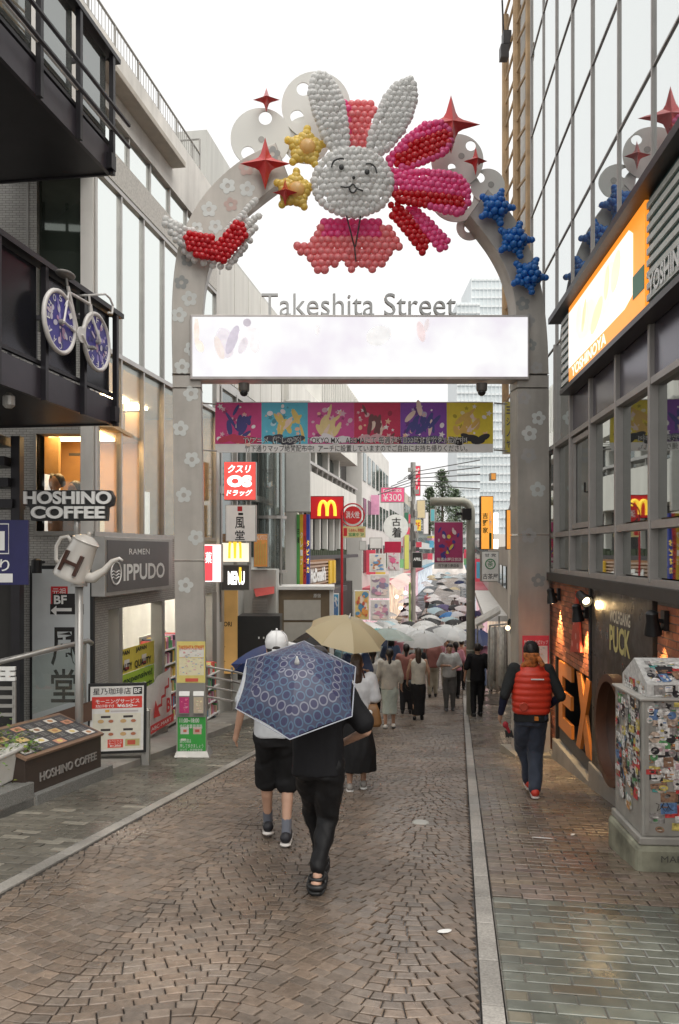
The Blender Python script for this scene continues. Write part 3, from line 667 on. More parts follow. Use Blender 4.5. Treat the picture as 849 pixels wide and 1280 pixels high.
for a, b, c in ((225.5, 238.5, (.6, .05, .2)), (243, 256, (.62, .52, .38))):
    MB().box(YA, a, b, -888, -866, .201, .26).build('holder', GREYM, rk); m = MB(); m.add([YA(a, -866, .26), YA(b, -866, .26), YA(b, -861, .21), YA(a, -861, .21)], [(0, 1, 2, 3)]); m.build('holder_lid', WHITE, rk)
    m = MB(); m.rect(YA, a + .6, b - .6, -887, -867.5, .262, c)
    for j in range(14): x = RN.uniform(a + 1, b - 4); y = -RN.uniform(869, 886); m.rect(YA, x, x + RN.uniform(1, 3), y, y + 1, .2624 + .00005 * j, tuple(min(1, q + RN.uniform(.05, .35)) for q in c))
    o = m.build('leaflet', PRINT, rk); o['kind'] = 'stuff'
gpz = empty('rules_poster', AF(240, 940), 'bright green notice poster at the foot of left arch leg', 'poster')
poster(gpz, YA, 223.5, 258, -939.5, -891, .187, (.06, .42, .08), [(.1, .4, .52, .7, (.75, .72, .68)), (.55, .85, .52, .7, (.72, .5, .42)), (.2, .32, .57, .64, (.7, .2, .12)), (.62, .78, .57, .64, (.6, .12, .1)), (.12, .3, .36, .41, (.8, .8, .7))])
text('11:00~18:00', YA, 226, 250, -900, -894.5, WINK, gpz, n=.191, bold=.02); text('歩行者専用道路', YA, 226, 254, -907.5, -902, WINK, gpz, n=.191, bold=.02); text('通行の際は', YA, 226, 240, -925, -920, WINK, gpz, n=.191); text('押して歩きましょう', YA, 226, 255, -931, -926, WINK, gpz, n=.191); text('渋谷区・原宿警察署', YA, 226, 254, -937, -932, WINK, gpz, n=.191)
rp = empty('map_poster', AF(664, 830), 'red and white street map poster on the right arch leg', 'poster')
mi = [(.06, .94, .05, .78, (.8, .76, .74))]
for j in range(50): x = RN.uniform(.08, .88); y = RN.uniform(.08, .74); mi.append((x, x + RN.uniform(.02, .1), y, y + RN.uniform(.01, .04), RN.choice([(.75, .4, .4), (.55, .6, .62), (.8, .65, .5), (.7, .75, .7)])))
poster(rp, YA, 648, 681, -850, -793, .187, (.72, .08, .12), mi)
text('竹下通り公式マップ', YA, 650, 679.5, -804, -798.5, WINK, rp, n=.193, bold=.03)
# ------------------------------------------------------------------ right-hand building: glass front, brick base
SKYG = MGL('mirror_glass', (.84, .87, .87), .84, .015, (.32, .34, .34), wav=.05)
WING = MGL('window_glass', (.86, .9, .88), .5, .02, (.03, .035, .035), .35, wav=.05)
DPAN = M('dark_violet_panel', (.1, .09, .12), .22, .4, var=.12, vs=1.5)
MULL = M('mullion_aluminium', (.4, .375, .355), .45, .35, var=.08)
rbd = empty('glass_front_building', RF(-10, G(3.1, 10)), 'tall building with pale mirror-glass panes above a brick base', 'building')
def RB(name, mat, d0, d1, z0, z1, n0, n1, par=None, bevel=0.): return MB().box(RF, -d1, -d0, z0, z1, n0, n1).build(name, mat, par or rbd, bevel=bevel)
RD = [4.0, 5.2, 6.4, 7.59, 8.77, 9.96, 11.1, 12.2, 13.3, 14.5]
RZ = [4.9, 6.35, 7.8, 9.25, 10.7, 12.15, 13.6]
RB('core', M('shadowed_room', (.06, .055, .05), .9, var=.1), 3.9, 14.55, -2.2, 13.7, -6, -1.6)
RB('roof_cap', WHITE, 3.9, 14.55, 13.6, 13.9, -6, .1)
for a, b in zip(RD, RD[1:]):
    for z0, z1 in zip(RZ, RZ[1:]): RB('pane', SKYG, a + .012, b - .012, z0 + .008, z1 - .008, -.06, -.012)
    zt = 4.9
    if a >= 11: RB('pane', SKYG, a + .012, b - .012, 3.40, 4.89, -.06, -.012)
    else: RB('spandrel_panel', DPAN, a + .03, b - .03, 3.41, 4.9, -.05, -.01)
    opening = abs(a - 9.96) < .01
    RB('pane', WING, a + .03, b - .03, 2.06, 3.33, -.06, -.045); RB('pane', WING, a + .03, b - .03, 1.5, 1.97, -.06, -.045)
    if opening:
        for q in ((a + .03, a + .1, 2.06, 3.3), (b - .1, b - .03, 2.06, 3.3), (a + .1, b - .1, 2.06, 2.13), (a + .1, b - .1, 3.23, 3.3)): RB('sash', MULL, *q, -.04, .0)
        MB().tube([RF(-(a + .15), 2.5, .0), RF(-(a + .15), 2.5, .05), RF(-(a + .15), 2.62, .05)], .014, 6).build('window_handle', BLACK, rbd)
for k, d in enumerate(RD):
    RB('mullion', MULL, d - .025, d + .025, 1.45, 4.9, -.08, .04, bevel=.006); RB('mullion', MULL, d - .015, d + .015, 4.902, 13.6, -.08, .012 if k % 2 else .01)
for z, h in [(1.45, .05), (2.0, .055), (3.36, .045)] + [(z, .02) for z in RZ]:
    RB('transom', MULL, RD[0], RD[-1] + .03, z - h / 2 - (.01 if z < 4 else 0), z + h / 2 + (.01 if z < 4 else 0), -.07, .028 if z < 4 else .004)
RB('sill_ledge', M('dark_ledge', (.05, .045, .04), .6), 3.9, 14.6, 1.30, 1.42, -.3, .1)
# inside the first floor: back wall, ceiling lights
RB('room_wall', M('warm_room_wall', (.5, .38, .27), .8, var=.1), 3.95, 14.5, 1.4, 4.6, -1.55, -1.5)
for d in (7, 9.2, 10.6, 12.4):
    MB().lathe(RF(-d, 3.38, -.7), [(.09, 0), (.09, .02)], 14).build('ceiling_lamp', M('lamp_glow', (1, .85, .65), .5, var=0, em=5), rbd)
RB('room_ceiling', WHITE, 3.95, 14.5, 3.42, 3.48, -1.5, -.1)
# brick base: each brick its own piece
BRK = M('orange_brick', (.42, .15, .08), .6, attr='col', var=.22, vs=40, bump=.3, bs=60)
MRT = M('grey_mortar', (.22, .19, .165), .8, var=.15)
wl = empty('brick_wall', RF(-10, G(3.1, 10)), 'orange brick wall under the glass front with a dark brown panel', 'wall')
def RW(name, mat, d0, d1, z0, z1, n0, n1, bevel=0.): return RB(name, mat, d0, d1, z0, z1, n0, n1, wl, bevel)
RW('wall_backing', MRT, 9.95, 14.6, .15, 1.31, -.2, -.008); RW('wall_backing', MRT, 12.16, 14.6, -2.2, .148, -.2, -.008); RW('wall_backing', MRT, 4, 7.46, -1.6, 1.31, -.2, -.008)
bl = []
def bricks(d0, d1, z0, z1):
    z = z0; i = 0
    while z + .06 <= z1 + .02:
        d = d0 - (.11 if i % 2 else 0)
        while d < d1:
            a, b = max(d, d0), min(d + .205, d1); d += .216
            if b - a > .03:
                t = RN.uniform(.62, 1.25); bl.append((a, b, z, min(z + .062, z1), (t * RN.uniform(.92, 1.1), t, t * RN.uniform(.85, 1.1)), RN.uniform(0, .006)))
        z += .073; i += 1
bricks(9.98, 14.5, .16, 1.30); bricks(12.2, 14.5, -1.75, .145); bricks(5.0, 7.44, -1.0, 1.30)
bl.sort(key=lambda q: (0 if 6.7 < q[0] < 13.3 else 1, q[0])); rest = MB()
for k, (a, b, z0, z1, c, e) in enumerate(bl):
    m = MB() if k < 300 else rest; m.box(RF, -b, -a, z0, z1, -.02, e, c)
    if k < 300: m.build('brick', BRK, wl, bevel=0)
rest.build('bricks_further_off', BRK, wl)['kind'] = 'stuff'
PUCK = M('dark_brown_panel', (.05, .037, .028), .38, var=.18, vs=1.5, rv=.12)
RW('brown_panel', PUCK, 7.5, 9.84, -1.22, 1.30, -.1, .03, .006); RW('panel_edge', BLACK, 9.85, 9.94, .15, 1.30, -.1, .045)
# base plinths stepping with the street
for a, b in ((4, 7.0), (7.0, 8.4), (8.4, 9.9), (9.9, 12.2), (12.2, 14.6)):
    g0 = G(3.1, b); RW('plinth', CONC, a, b - .002, g0 - .3, G(3.1, a) + .06 if a > 9 else G(3.1, a) + .14, -.1, .06, .01)
RW('door_sill', DGREY, 9.9, 12.15, -1.5, -.9, -.34, -.04); RW('recess_back', M('black_recess', (.012, .011, .011), .35), 9.9, 12.15, -1.5, .146, -.5, -.35); RW('recess_side', BLACK, 12.15, 12.2, -1.7, .15, -.5, .012)
ORG = M('orange_letter', (.62, .2, .035), .4, var=.06, vs=2)
exl = empty('orange_letters', RF(-10.9, -1.2), 'big orange block letters EX standing in the dark doorway', 'lettering')
RR = Fr(RF(0, 0, 0), RF.R)
def letter(name, polys, n0=-.03, n1=.012):
    m = MB()
    for p in polys: m.prism(RF, [(-d, z) for d, z in p], n0, n1)
    return m.build(name, ORG, exl)
zb, zt = -.86, .13
letter('letter_e', [[(11.95, zb), (11.08, zb), (11.08, -.67), (11.68, -.67), (11.68, -.47), (11.12, -.47), (11.12, -.28), (11.68, -.28), (11.68, -.07), (11.08, -.07), (11.08, zt), (11.95, zt)]])
letter('letter_x', [[(10.78, zt), (10.52, zt), (9.97, zb), (10.23, zb)]], -.03, .01); letter('letter_x_stroke', [[(9.97, zt), (10.2, zt), (10.78, zb), (10.55, zb)]], -.03, .014)
text('WOLFGANG', RF, -9.0, -8.2, .96, 1.1, M('pale_letter', (.62, .58, .48), .5, var=.05), wl, n=.033, bold=.03); text('PUCK', RF, -9.0, -8.2, .64, .93, M('yellow_letter', (.56, .5, .2), .5, var=.05), wl, n=.033, bold=.03)
# round porthole standing out of the brown panel
rg = empty('round_portal', RF(-8.6, -.7), 'dark ring-shaped portal with orange rim behind the sticker cabinet', 'portal')
o = RF(-8.62, -.18, .03); m = MB(); ring = []
for k in range(40):
    w = 2 * math.pi * k / 40; dv = RF.R.normalized() * math.cos(w) + Vector((0, 0, 1)) * math.sin(w)
    ring += [o + dv * .52, o + dv * .52 + RF.N * .12, o + dv * .60 + RF.N * .12, o + dv * .60]
m.add(ring, [(4 * i + j, 4 * i + (j + 1) % 4, 4 * ((i + 1) % 40) + (j + 1) % 4, 4 * ((i + 1) % 40) + j) for i in range(40) for j in range(4)])
m.build('rim', M('orange_brown_rim', (.1, .038, .018), .4), rg, smooth=True, auto=40)
m = MB(); m.flat(RF, [(-(8.62 + .525 * math.cos(t)), -.18 + .525 * math.sin(t)) for t in [2 * math.pi * i / 40 for i in range(40)]], .036); m.build('porthole_glass', MGL('dark_glass', (.7, .7, .7), .08, .03, (.01, .01, .01)), rg)
# red cut-out sign on the brick
cs = empty('red_cutout_sign', RF(-10.7, .4), 'red spotted cone-shaped cut-out sign fixed to the brick wall', 'sign')
m = MB(); m.prism(RF, [(-10.98, .37), (-10.35, .44), (-10.38, .52), (-10.5, .95), (-10.66, 1.22), (-10.74, .95), (-10.93, .47)], .02, .05); m.build('cone', M('red_cutout', (.5, .06, .03), .5), cs)
for d, z in ((10.84, .5), (10.62, .62), (10.74, .8), (10.52, .5)):
    m = MB(); m.flat(RF, [(-(d + .045 * math.cos(t)), z + .045 * math.sin(t)) for t in [i * .6 for i in range(11)]], .053); m.build('spot', M('pale_red_spot', (.65, .3, .24), .5), cs)
# wall spot lamps
LMP = M('lamp_black', (.015, .015, .016), .35, .3)
def walllamp(d, z, aim, label, lit, energy):
    t = empty('wall_spotlight', RF(-d, z), label, 'lamp', 'black spotlights on the brick wall'); q = RF(-d, z, .03)
    MB().box(RF, -d - .05, -d + .05, z - .08, z + .1, .01, .05).build('bracket', LMP, t); j = RF(-d, z + .02, .14); MB().tube([q, j], .02, 8).build('arm', LMP, t)
    ax = Vector(aim).normalized(); MB().lathe(j - ax * .06, [(.03, -.02), (.055, 0), (.055, .07), (.075, .16), (.08, .2), (.07, .2), (.06, .17)], 16, ax).build('shade', LMP, t, smooth=True, auto=40)
    MB().sph(j + ax * .10, .05).build('bulb', M('warm_bulb', (1, .78, .45), .5, var=0, em=3 if lit else 1.2), t, smooth=True)
    sp = bpy.data.lights.new('spot', 'SPOT'); sp.energy = energy; sp.color = (1, .66, .3); sp.spot_size = rad(70); sp.spot_blend = .6; sp.shadow_soft_size = .05
    so_ = bpy.data.objects.new('lamp_light', sp); COL.objects.link(so_); so_.parent = t; so_.location = WM[t.name].inverted() @ (j + ax * .2); so_.rotation_euler = ax.to_track_quat('-Z', 'Y').to_euler()
wn_ = -RF.N
walllamp(11.87, 1.1, wn_ * .16 + Vector((0, 0, -1)), 'black wall spotlight beside the arch leg, shining down the bricks', True, 85)
walllamp(9.88, 1.17, wn_ * .3 + Vector((-.1, -.8, -.4)), 'black wall spotlight with its lit bulb facing the camera', True, 9)
walllamp(10.15, .98, wn_ * .15 + Vector((0, .1, -1)), 'black wall spotlight turned down, just below the lit one', False, 55)
walllamp(7.15, 1.12, wn_ * .16 + Vector((0, .25, -1)), 'black wall spotlight where brown panel meets the near bricks', False, 40)
# orange restaurant sign above the windows
SGP = Fr((2.26, 0, 0), RF.R)
ys = empty('restaurant_sign_box', SGP(-9, 3.96), 'large orange and white backlit sign box with louvred ends above windows', 'sign')
def SB(name, mat, d0, d1, z0, z1, n0, n1): return MB().box(SGP, -d1, -d0, z0, z1, n0, n1).build(name, mat, ys)
SB('housing', M('sign_housing', (.03, .024, .026), .4), 4.2, 11.05, 3.9, 3.96, -.16, .02); SB('top_cover', BLACK, 4.2, 11.25, 4.94, 5.02, -.16, .14); SB('back_plate', DGREY, 4.2, 11.0, 3.961, 4.939, -.15, -.03)
OL_ = M('backlit_orange', (.95, .3, .03), .4, var=.04, em=.55); WL_ = M('backlit_white', (.95, .86, .74), .4, var=.06, vs=2, em=.6); GLs = M('sign_green', (.01, .13, .06), .4, var=.05, em=.1)
LOUV = M('louvre_slat_white', (.6, .62, .58), .5); LOUG = M('louvre_back_green', (.03, .09, .085), .5)
for d0, d1 in ((10.5, 10.98), (4.2, 7.22)):
    SB('louvre_back', LOUG, d0, d1, 3.962, 4.938, -.028, -.01)
    for k in range(9): z = 4.0 + k * .104; SB('louvre_slat', LOUV, d0, d1, z, z + .055, -.009, .012)
SB('orange_panel', OL_, 7.25, 10.48, 3.965, 4.935, -.029, .015)
m = MB(); m.prism(SGP, [(-10.47, 4.14), (-7.9, 4.14), (-7.62, 4.2), (-7.62, 4.78), (-7.75, 4.86), (-10.47, 4.86)], .0151, .019); m.build('white_panel', WL_, ys)
SB('green_block', GLs, 7.27, 7.62, 4.14, 4.36, .0151, .02)
def beef(x): return x
gr_ = M('pale_orange_line', (.95, .5, .2), .4, var=0, em=.45)
m = MB()
for j, (d_, z_, rd, rz_, c) in enumerate([(9.5, 4.5, .5, .2, (1, .8, .6)), (8.6, 4.55, .42, .24, (1, .84, .66)), (9.0, 4.4, .3, .12, (.98, .68, .4)), (9.9, 4.62, .2, .15, (1, .82, .6)), (8.2, 4.62, .22, .15, (.98, .74, .5)), (9.6, 4.58, .2, .08, (.95, .6, .35)), (8.55, 4.62, .18, .1, (.97, .66, .42))]): blob(m, SGP, -d_, z_, rd, rz_, .0195 + .0005 * j, c, .2 * j, 20)
m.rect(SGP, -10.45, -7.95, 4.145, 4.22, .0195, (.8, .8, .84)); m.build('bowl_print', M('lit_bowl_print', (1, 1, 1), .4, attr='col', var=.05, em=.55), ys)['kind'] = 'stuff'
text('YOSHINOYA', SGP, -10.3, -8.6, 3.985, 4.12, WL_, ys, n=.018, bold=.03); text('YOSHINOYA', SGP, -7.15, -5.9, 4.02, 4.2, WINK, ys, n=.02, bold=.03)
# next neighbour down the street: narrow front with brown pipes and rails
nb = empty('narrow_pipe_front', (3.9, 15.3, G(3.9, 15.3)), 'narrow pale front with brown vertical pipes and ladder rungs', 'building')
RUST = M('rust_stained_pipe', (.42, .28, .15), .6, var=.3, vs=3)
N2 = Fr((2.42, 0, 0), (-.0725, -1, 0))
MB().box(N2, -16.6, -14.62, -2.5, 15, -3, -.08).build('wall', M('pale_front', (.6, .59, .56), .6, var=.08), nb)
for px, dd, z1 in ((632, 16.8, 13), (646, 15.7, 15), (662, 14.75, 15)):
    x = fx(px, dd); MB().tube([(x, dd, 4.2 if px < 640 else 3.8), (x, dd, z1)], .075, 8).build('pipe', RUST, nb)
for k in range(22):
    z = 4.4 + k * .48; MB().tube([(fx(632, 16.8), 16.8, z), (fx(646, 15.7), 15.7, z + (.12 if k % 2 else 0)), (fx(660, 14.8), 14.8, z)], .028, 5).build('rung', RUST, nb)
m = MB()
for k in range(3): m.tube([(fx(629 + 2 * k, 16.5), 16.5, 12.2), (fx(629 + 2 * k, 16.5), 16.5, 13.8)], .05, 6)
for px, py in ((630, 62), (633, 45), (648, 14)): MB().box(front(16.4), fx(px - 6, 16.4), fx(px + 4, 16.4), fz(py + 16, 16.4), fz(py, 16.4), 0, .2).build('junction_box', DGREY, nb)
MB().tube([W(628, 0, 16.4), W(631, 75, 16.4)], .02, 5).build('cable', BLACK, nb)
# ------------------------------------------------------------------ sticker-covered utility cabinet
cab = empty('utility_cabinet', S(4.5, 2.3), 'grey street cabinet covered in stickers on a mossy concrete base', 'cabinet')
CBM = M('cabinet_grey', (.36, .35, .32), .5, .1, var=.18, vs=5); MOSS = M('mossy_concrete', (.24, .24, .18), .75, var=.5, vs=5, bump=.4, bs=25)
pA = gp(768, 1042); pB = gp(802, 1073); pC = Vector((pB.x + .9, pB.y - .02, pB.z))
# plan: A far-left corner, B near-left corner, C near-right corner
def cabfr(P, Q): v = Q - P; v.z = 0; return Fr((P.x, P.y, 0), v.normalized()), v.length
A2 = Vector((fx(769, 6.95), 6.95, 0)); B2 = Vector((fx(803, 6.25), 6.25, 0)); C2 = Vector((fx(803, 6.25) + .85, 6.2, 0)); D2 = A2 + (C2 - B2)
zc0 = fz(1046, 6.25); zc1 = fz(876, 6.25); zg = G(B2.x, B2.y) - .1
def prismz(m, pts, z0, z1, grow=0.):
    c = sum(pts, Vector()) / len(pts); P = [p + (p - c).normalized() * grow for p in pts]; k = len(P)
    m.add([(p.x, p.y, z0) for p in P] + [(p.x, p.y, z1) for p in P], [tuple(range(k))[::-1], tuple(range(k, 2 * k))] + [(i, (i + 1) % k, k + (i + 1) % k, k + i) for i in range(k)])
CAB = [B2, C2, D2, A2]
m = MB(); prismz(m, CAB, zg, zc0 - .06, .07); m.build('concrete_base', MOSS, cab, bevel=.04)
m = MB(); prismz(m, CAB, zc0 - .06, zc0, .035); m.build('skirt', CBM, cab, bevel=.01)
m = MB(); prismz(m, CAB, zc0, zc1, 0); m.build('casing', CBM, cab, bevel=.012)
m = MB(); prismz(m, CAB, zc1, zc1 + .02, .03); m.build('lid_plate', M('lid_grey', (.45, .44, .41), .5), cab, bevel=.006)
f1, L1 = cabfr(B2, C2); f2, L2 = cabfr(A2, B2)
# sloped cap
cc = sum(CAB, Vector()) / 4; I = [p + (cc - p) * .12 for p in CAB]; z0 = zc1 + .021; m = MB()
top0, top1 = I[0] + (I[3] - I[0]) * .5, I[1] + (I[2] - I[1]) * .5
vs = [(p.x, p.y, z0) for p in I] + [(p.x, p.y, z0 + .1) for p in I] + [(top0.x, top0.y, z0 + .27), (top1.x, top1.y, z0 + .27)]
m.add(vs, [(0, 1, 5, 4), (2, 3, 7, 6), (4, 5, 9, 8), (6, 7, 8, 9), (1, 2, 6, 9, 5), (3, 0, 4, 8, 7)]); m.build('sloped_cap', M('scribbled_white_cap', (.6, .6, .58), .5, var=.25, vs=30), cab)
for a in (.02, L1 - .05): MB().box(f1, a, a + .03, zc0 + .03, zc1 - .03, 0, .008).build('door_strip', CBM, cab)
STK = M('sticker_print', (1, 1, 1), .45, attr='col', var=.55, vs=38)
SC = [(.72, .72, .7)] * 5 + [(.62, .61, .58)] * 3 + [(.03, .03, .035)] * 4 + [(.3, .29, .28)] * 3 + [(.55, .06, .06), (.6, .5, .15), (.12, .22, .42), (.08, .32, .3), (.6, .42, .45), (.1, .28, .12), (.58, .3, .12), (.28, .17, .11), (.28, .17, .11), (.5, .4, .32)]
def stickers(fr, L, z0, z1, num, dens, big=1., nn=.003):
    m = MB(); placed = 0
    for k in range(num):
        r = RN.uniform(.05, L - .07); f = RN.random() ** dens; z = z0 + (z1 - z0) * f; n = nn + .00003 * k; c = RN.choice(SC); ro = RN.uniform(-.35, .35)
        w = RN.uniform(.025, .07) * big; h = RN.uniform(.018, .05) * big
        w = min(w, L - .03 - r, r - .02); h = min(h, z1 - z, z - z0 + .001)
        if w < .012 or h < .008: continue
        if RN.random() < .4: blob(m, fr, r, z, w * .7, min(w * .7, h * 1.2), n, c, ro, 14)
        else:
            ct, st = math.cos(ro * .4), math.sin(ro * .4); m.flat(fr, [(r + x * ct - y * st, z + x * st + y * ct) for x, y in ((-w, -h), (w, -h), (w, h), (-w, h))], n, c)
        for j in range(RN.randint(1, 4)):
            c2 = RN.choice(SC); x = r + RN.uniform(-.5, .5) * w; y = z + RN.uniform(-.5, .5) * h
            if RN.random() < .5: blob(m, fr, x, y, w * .3, h * .3, n + .000015, c2, 0, 8)
            else: m.rect(fr, x - w * .35, x + w * .35, y - h * .12, y + h * .12, n + .000015, c2)
    m.build('stickers', STK, cab)['kind'] = 'stuff'
stickers(f1, L1, zc0 + .35, zc1 - .01, 330, .75, .95); stickers(f2, L2, zc0 + .12, zc1 - .01, 230, .7, 1.); stickers(f1, L1, zc0 + .04, zc0 + .4, 26, 1.)
f3 = Fr(Vector(vs[4]), (I[1] - I[0]).normalized(), (Vector(vs[8]) - Vector(vs[4])).normalized()); stickers(f3, (I[1] - I[0]).length, .02, .30, 60, 1., 1.1)
f4 = Fr((I[0].x, I[0].y, z0), (I[1] - I[0]).normalized()); stickers(f4, (I[1] - I[0]).length, .005, .095, 40, 1., .8)
f5 = Fr((I[3].x, I[3].y, z0), (I[0] - I[3]).normalized()); stickers(f5, (I[0] - I[3]).length, .005, .095, 30, 1., .8)
# marker scrawl
for p0 in ((.1, zc0 + .24), (.28, zc0 + .26), (.4, zc0 + .22)):
    pts = [f1(p0[0] + .012 * k + .015 * math.sin(k * 2.1), p0[1] + .035 * math.sin(k * 1.7 + p0[0] * 9), .016) for k in range(11)]
    MB().tube(smoothpts([(p.x, p.z) for p in pts], 1) and pts, .0025, 4).build('marker_scrawl', INK, cab)
text('MAP', f1, .12, .28, zc0 - .17, zc0 - .12, M('faded_ink', (.08, .08, .07), .7), cab, n=.075)
# ------------------------------------------------------------------ left-hand side: tiled corner, glass front, shop, balconies
def MBRICK(name, c1, c2, mortar, w=.1, h=.035, r=.45, bump=.4):
    if name in MATS: return MATS[name]
    mt = M(name, c1, r, var=0); n = mt.node_tree.nodes; l = mt.node_tree.links; b = n['Principled BSDF']
    tc = n.new('ShaderNodeNewGeometry'); sp = n.new('ShaderNodeSeparateXYZ'); l.new(tc.outputs['Position'], sp.inputs[0]); ad = n.new('ShaderNodeMath'); l.new(sp.outputs[0], ad.inputs[0]); l.new(sp.outputs[1], ad.inputs[1])
    cb = n.new('ShaderNodeCombineXYZ'); l.new(ad.outputs[0], cb.inputs[0]); l.new(sp.outputs[2], cb.inputs[1])
    bk = n.new('ShaderNodeTexBrick'); l.new(cb.outputs[0], bk.inputs['Vector']); bk.inputs['Color1'].default_value = (*c1, 1); bk.inputs['Color2'].default_value = (*c2, 1); bk.inputs['Mortar'].default_value = (*mortar, 1)
    bk.inputs['Scale'].default_value = 1; bk.inputs['Brick Width'].default_value = w; bk.inputs['Row Height'].default_value = h; bk.inputs['Mortar Size'].default_value = h * .09
    l.new(bk.outputs[0], b.inputs['Base Color']); bp = n.new('ShaderNodeBump'); bp.inputs['Strength'].default_value = bump; bp.inputs['Distance'].default_value = .006; bp.invert = True
    l.new(bk.outputs['Fac'], bp.inputs['Height']); l.new(bp.outputs[0], b.inputs['Normal']); return mt
TILE = MBRICK('grey_white_tile', (.42, .41, .38), (.34, .33, .31), (.14, .13, .12))
LGLS = MGL('pale_sky_glass', (.92, .96, .94), .8, .02, (.4, .44, .42))
LWIN = MGL('shop_window_glass', (.8, .84, .82), .05, .02, (.1, .1, .1), .97, (.97, .97, .95), top=.45)
CONCL = M('cream_concrete', (.76, .74, .7), .7, var=.12, vs=2, bump=.1, bs=30, stretch=(2, 2, .25), stain=.12)
lbd = empty('glass_front_shop_building', LF(13, -1.3), 'white concrete and glass shop building with lit upper floor on left', 'building')
def LB(name, mat, d0, d1, z0, z1, n0, n1, par=None, bevel=0.): return MB().box(LF, d0, d1, z0, z1, n0, n1).build(name, mat, par or lbd, bevel=bevel)
LE = 17.2
LD = [11.55, 12.43, 13.3, 14.2, 15.1, 16.0, LE]
LB('back_wall', M('warm_interior', (.62, .48, .32), .8, var=.12), 11.6, LE, 1.9, 4.7, -2.6, -2.5); LB('interior_floor', M('wood_floor', (.3, .2, .12), .6), 11.6, LE, 1.9, 1.97, -2.5, -.06); LB('interior_ceiling', WHITE, 11.6, LE, 4.62, 4.7, -2.5, -.06)
LB('core', M('dim_interior', (.16, .16, .15), .8), 11.6, LE, 4.72, 9.3, -5, -.6); LB('end_wall', CONCL, LE, LE + .2, -2, 9.4, -5, .02); LB('interior_end', M('amber_end', (.7, .5, .28), .7, var=.15), LE - .06, LE - .01, 1.98, 4.6, -2.5, -.08)
for a, b in zip(LD, LD[1:]):
    LB('pane', LWIN, a + .02, b - .02, 2.03, 4.72, -.05, -.035); LB('pane', LGLS, a + .02, b - .02, 4.8, 7.28, -.05, -.03); LB('pane', LGLS, a + .3, b + .26 if b < LE else b, 7.82, 8.3, -.05, -.03)
for d in LD: LB('mullion', ALU, d - .02, d + .02, 2.0, 7.3, -.07, .012); LB('mullion', ALU, d + .27, d + .3, 7.8, 8.32, -.07, .01)
for z in (2.0, 4.76, 7.3): LB('transom', ALU, 11.5, LE, z - .035, z + .035, -.07, .02)
LB('concrete_band', M('stone_band', (.6, .58, .54), .7, var=.2, vs=30), 11.5, LE, 7.34, 7.8, -.2, .03); LB('parapet', CONCL, 11.5, LE, 8.32, 9.4, -.3, .04); LB('canopy_lip', M('brown_soffit', (.5, .46, .4), .7), 11.0, 14.5, 8.68, 8.78, .04, .3, bevel=.01)
LB('parapet', CONCL, 9.5, 11.5, 7.3, 9.4, -1.2, .035)
rl = empty('roof_railing', LF(14, 9.4), 'thin grey railing with upright bars along the left rooftop', 'railing')
for z in (9.8, 9.46): MB().tube([LF(9.6, z, -.02), LF(16.2, z, -.02)], .02, 6).build('rail', GREYM, rl)
for k in range(60): d = 9.6 + k * .11; MB().tube([LF(d, 9.4, -.02), LF(d, 9.8, -.02)], .006 if k % 8 else .022, 5).build('baluster', GREYM, rl)
for k in range(3): MB().tube([LF(16.2, 9.4, -.02 - .4 * k), LF(16.2, 10.1, -.02 - .4 * k)], .02, 5).build('post', GREYM, rl)
MB().tube([LF(16.2, 10.1, -.02), LF(16.2, 10.1, -.9)], .02, 5).build('rail', GREYM, rl)
# warm things inside the first floor; the poster stands glow to brighten it
for k, d in enumerate((12.0, 12.9, 13.7, 14.7, 15.6)):
    LB('lamp_panel', M('interior_glow', (1, .78, .48), .5, var=0, em=11), d - .3, d + .3, 4.58, 4.61, -1.6 + .2 * (k % 2), -1.0)
for d, z0, z1, nn, c in ((12.0, 2.0, 2.9, -.9, (.75, .72, .66)), (12.9, 2., 2.75, -.6, (.7, .6, .4)), (13.6, 2., 3.0, -1., (.8, .76, .68)), (14.4, 2., 2.7, -.7, (.72, .62, .2)), (15.3, 2, 2.9, -.8, (.75, .74, .7))):
    LB('poster_stand', M('stand_%.1f' % d, c, .5, em=.55), d - .22, d + .22, z0, z1, nn - .05, nn); LB('partition', M('wood_partition', (.4, .24, .1), .5), d + .35, d + .42, 1.98, 4.5, -2.3, -1.)
# tiled corner facing the camera
EF = front(11.5)
ex0, ex1 = -7.5, -3.535
def EB(name, mat, r0, r1, z0, z1, n0, n1, par=None, bevel=0.): return MB().box(EF, r0, r1, z0, z1, n0, n1).build(name, mat, par or lbd, bevel=bevel)
wx0, wx1, wz0, wz1 = fx(46, 11.5), fx(107, 11.5), fz(664, 11.5), fz(538, 11.5)
EB('tile_wall', TILE, ex0, ex1 - .25, -1.6, wz0, -.3, 0); EB('tile_wall', TILE, ex0, wx0, wz0, 9.2, -.3, 0); EB('tile_wall', TILE, ex1 - .25, ex1, -1.6, 2.0, -.3, .02); EB('pilaster', CONCL, ex1 - .18, ex1, 2.0, 7.3, -.3, .03); EB('tile_wall', TILE, wx0, wx1 + .1, wz1, 4.9, -.3, 0)
EB('dark_pane', MGL('dark_green_glass', (.5, .55, .5), .2, .05, (.04, .05, .04)), fx(36, 11.5), fx(103, 11.5), 4.9, 7.6, -.2, -.1); EB('window_frame', GREYM, fx(33, 11.5), fx(36, 11.5), 4.9, 7.6, -.2, .01); EB('window_frame', CONCL, fx(103, 11.5), ex1 - .18, 4.9, 7.6, -.25, .015)
for q in ((wx0 - .04, wx0, wz0 - .05, wz1), (wx1, wx1 + .1, wz0 - .05, wz1), (wx0, wx1, wz0 - .06, wz0), (wx0, wx1, wz1 - .05, wz1)): EB('window_frame', GREYM, *q, -.3, .025)
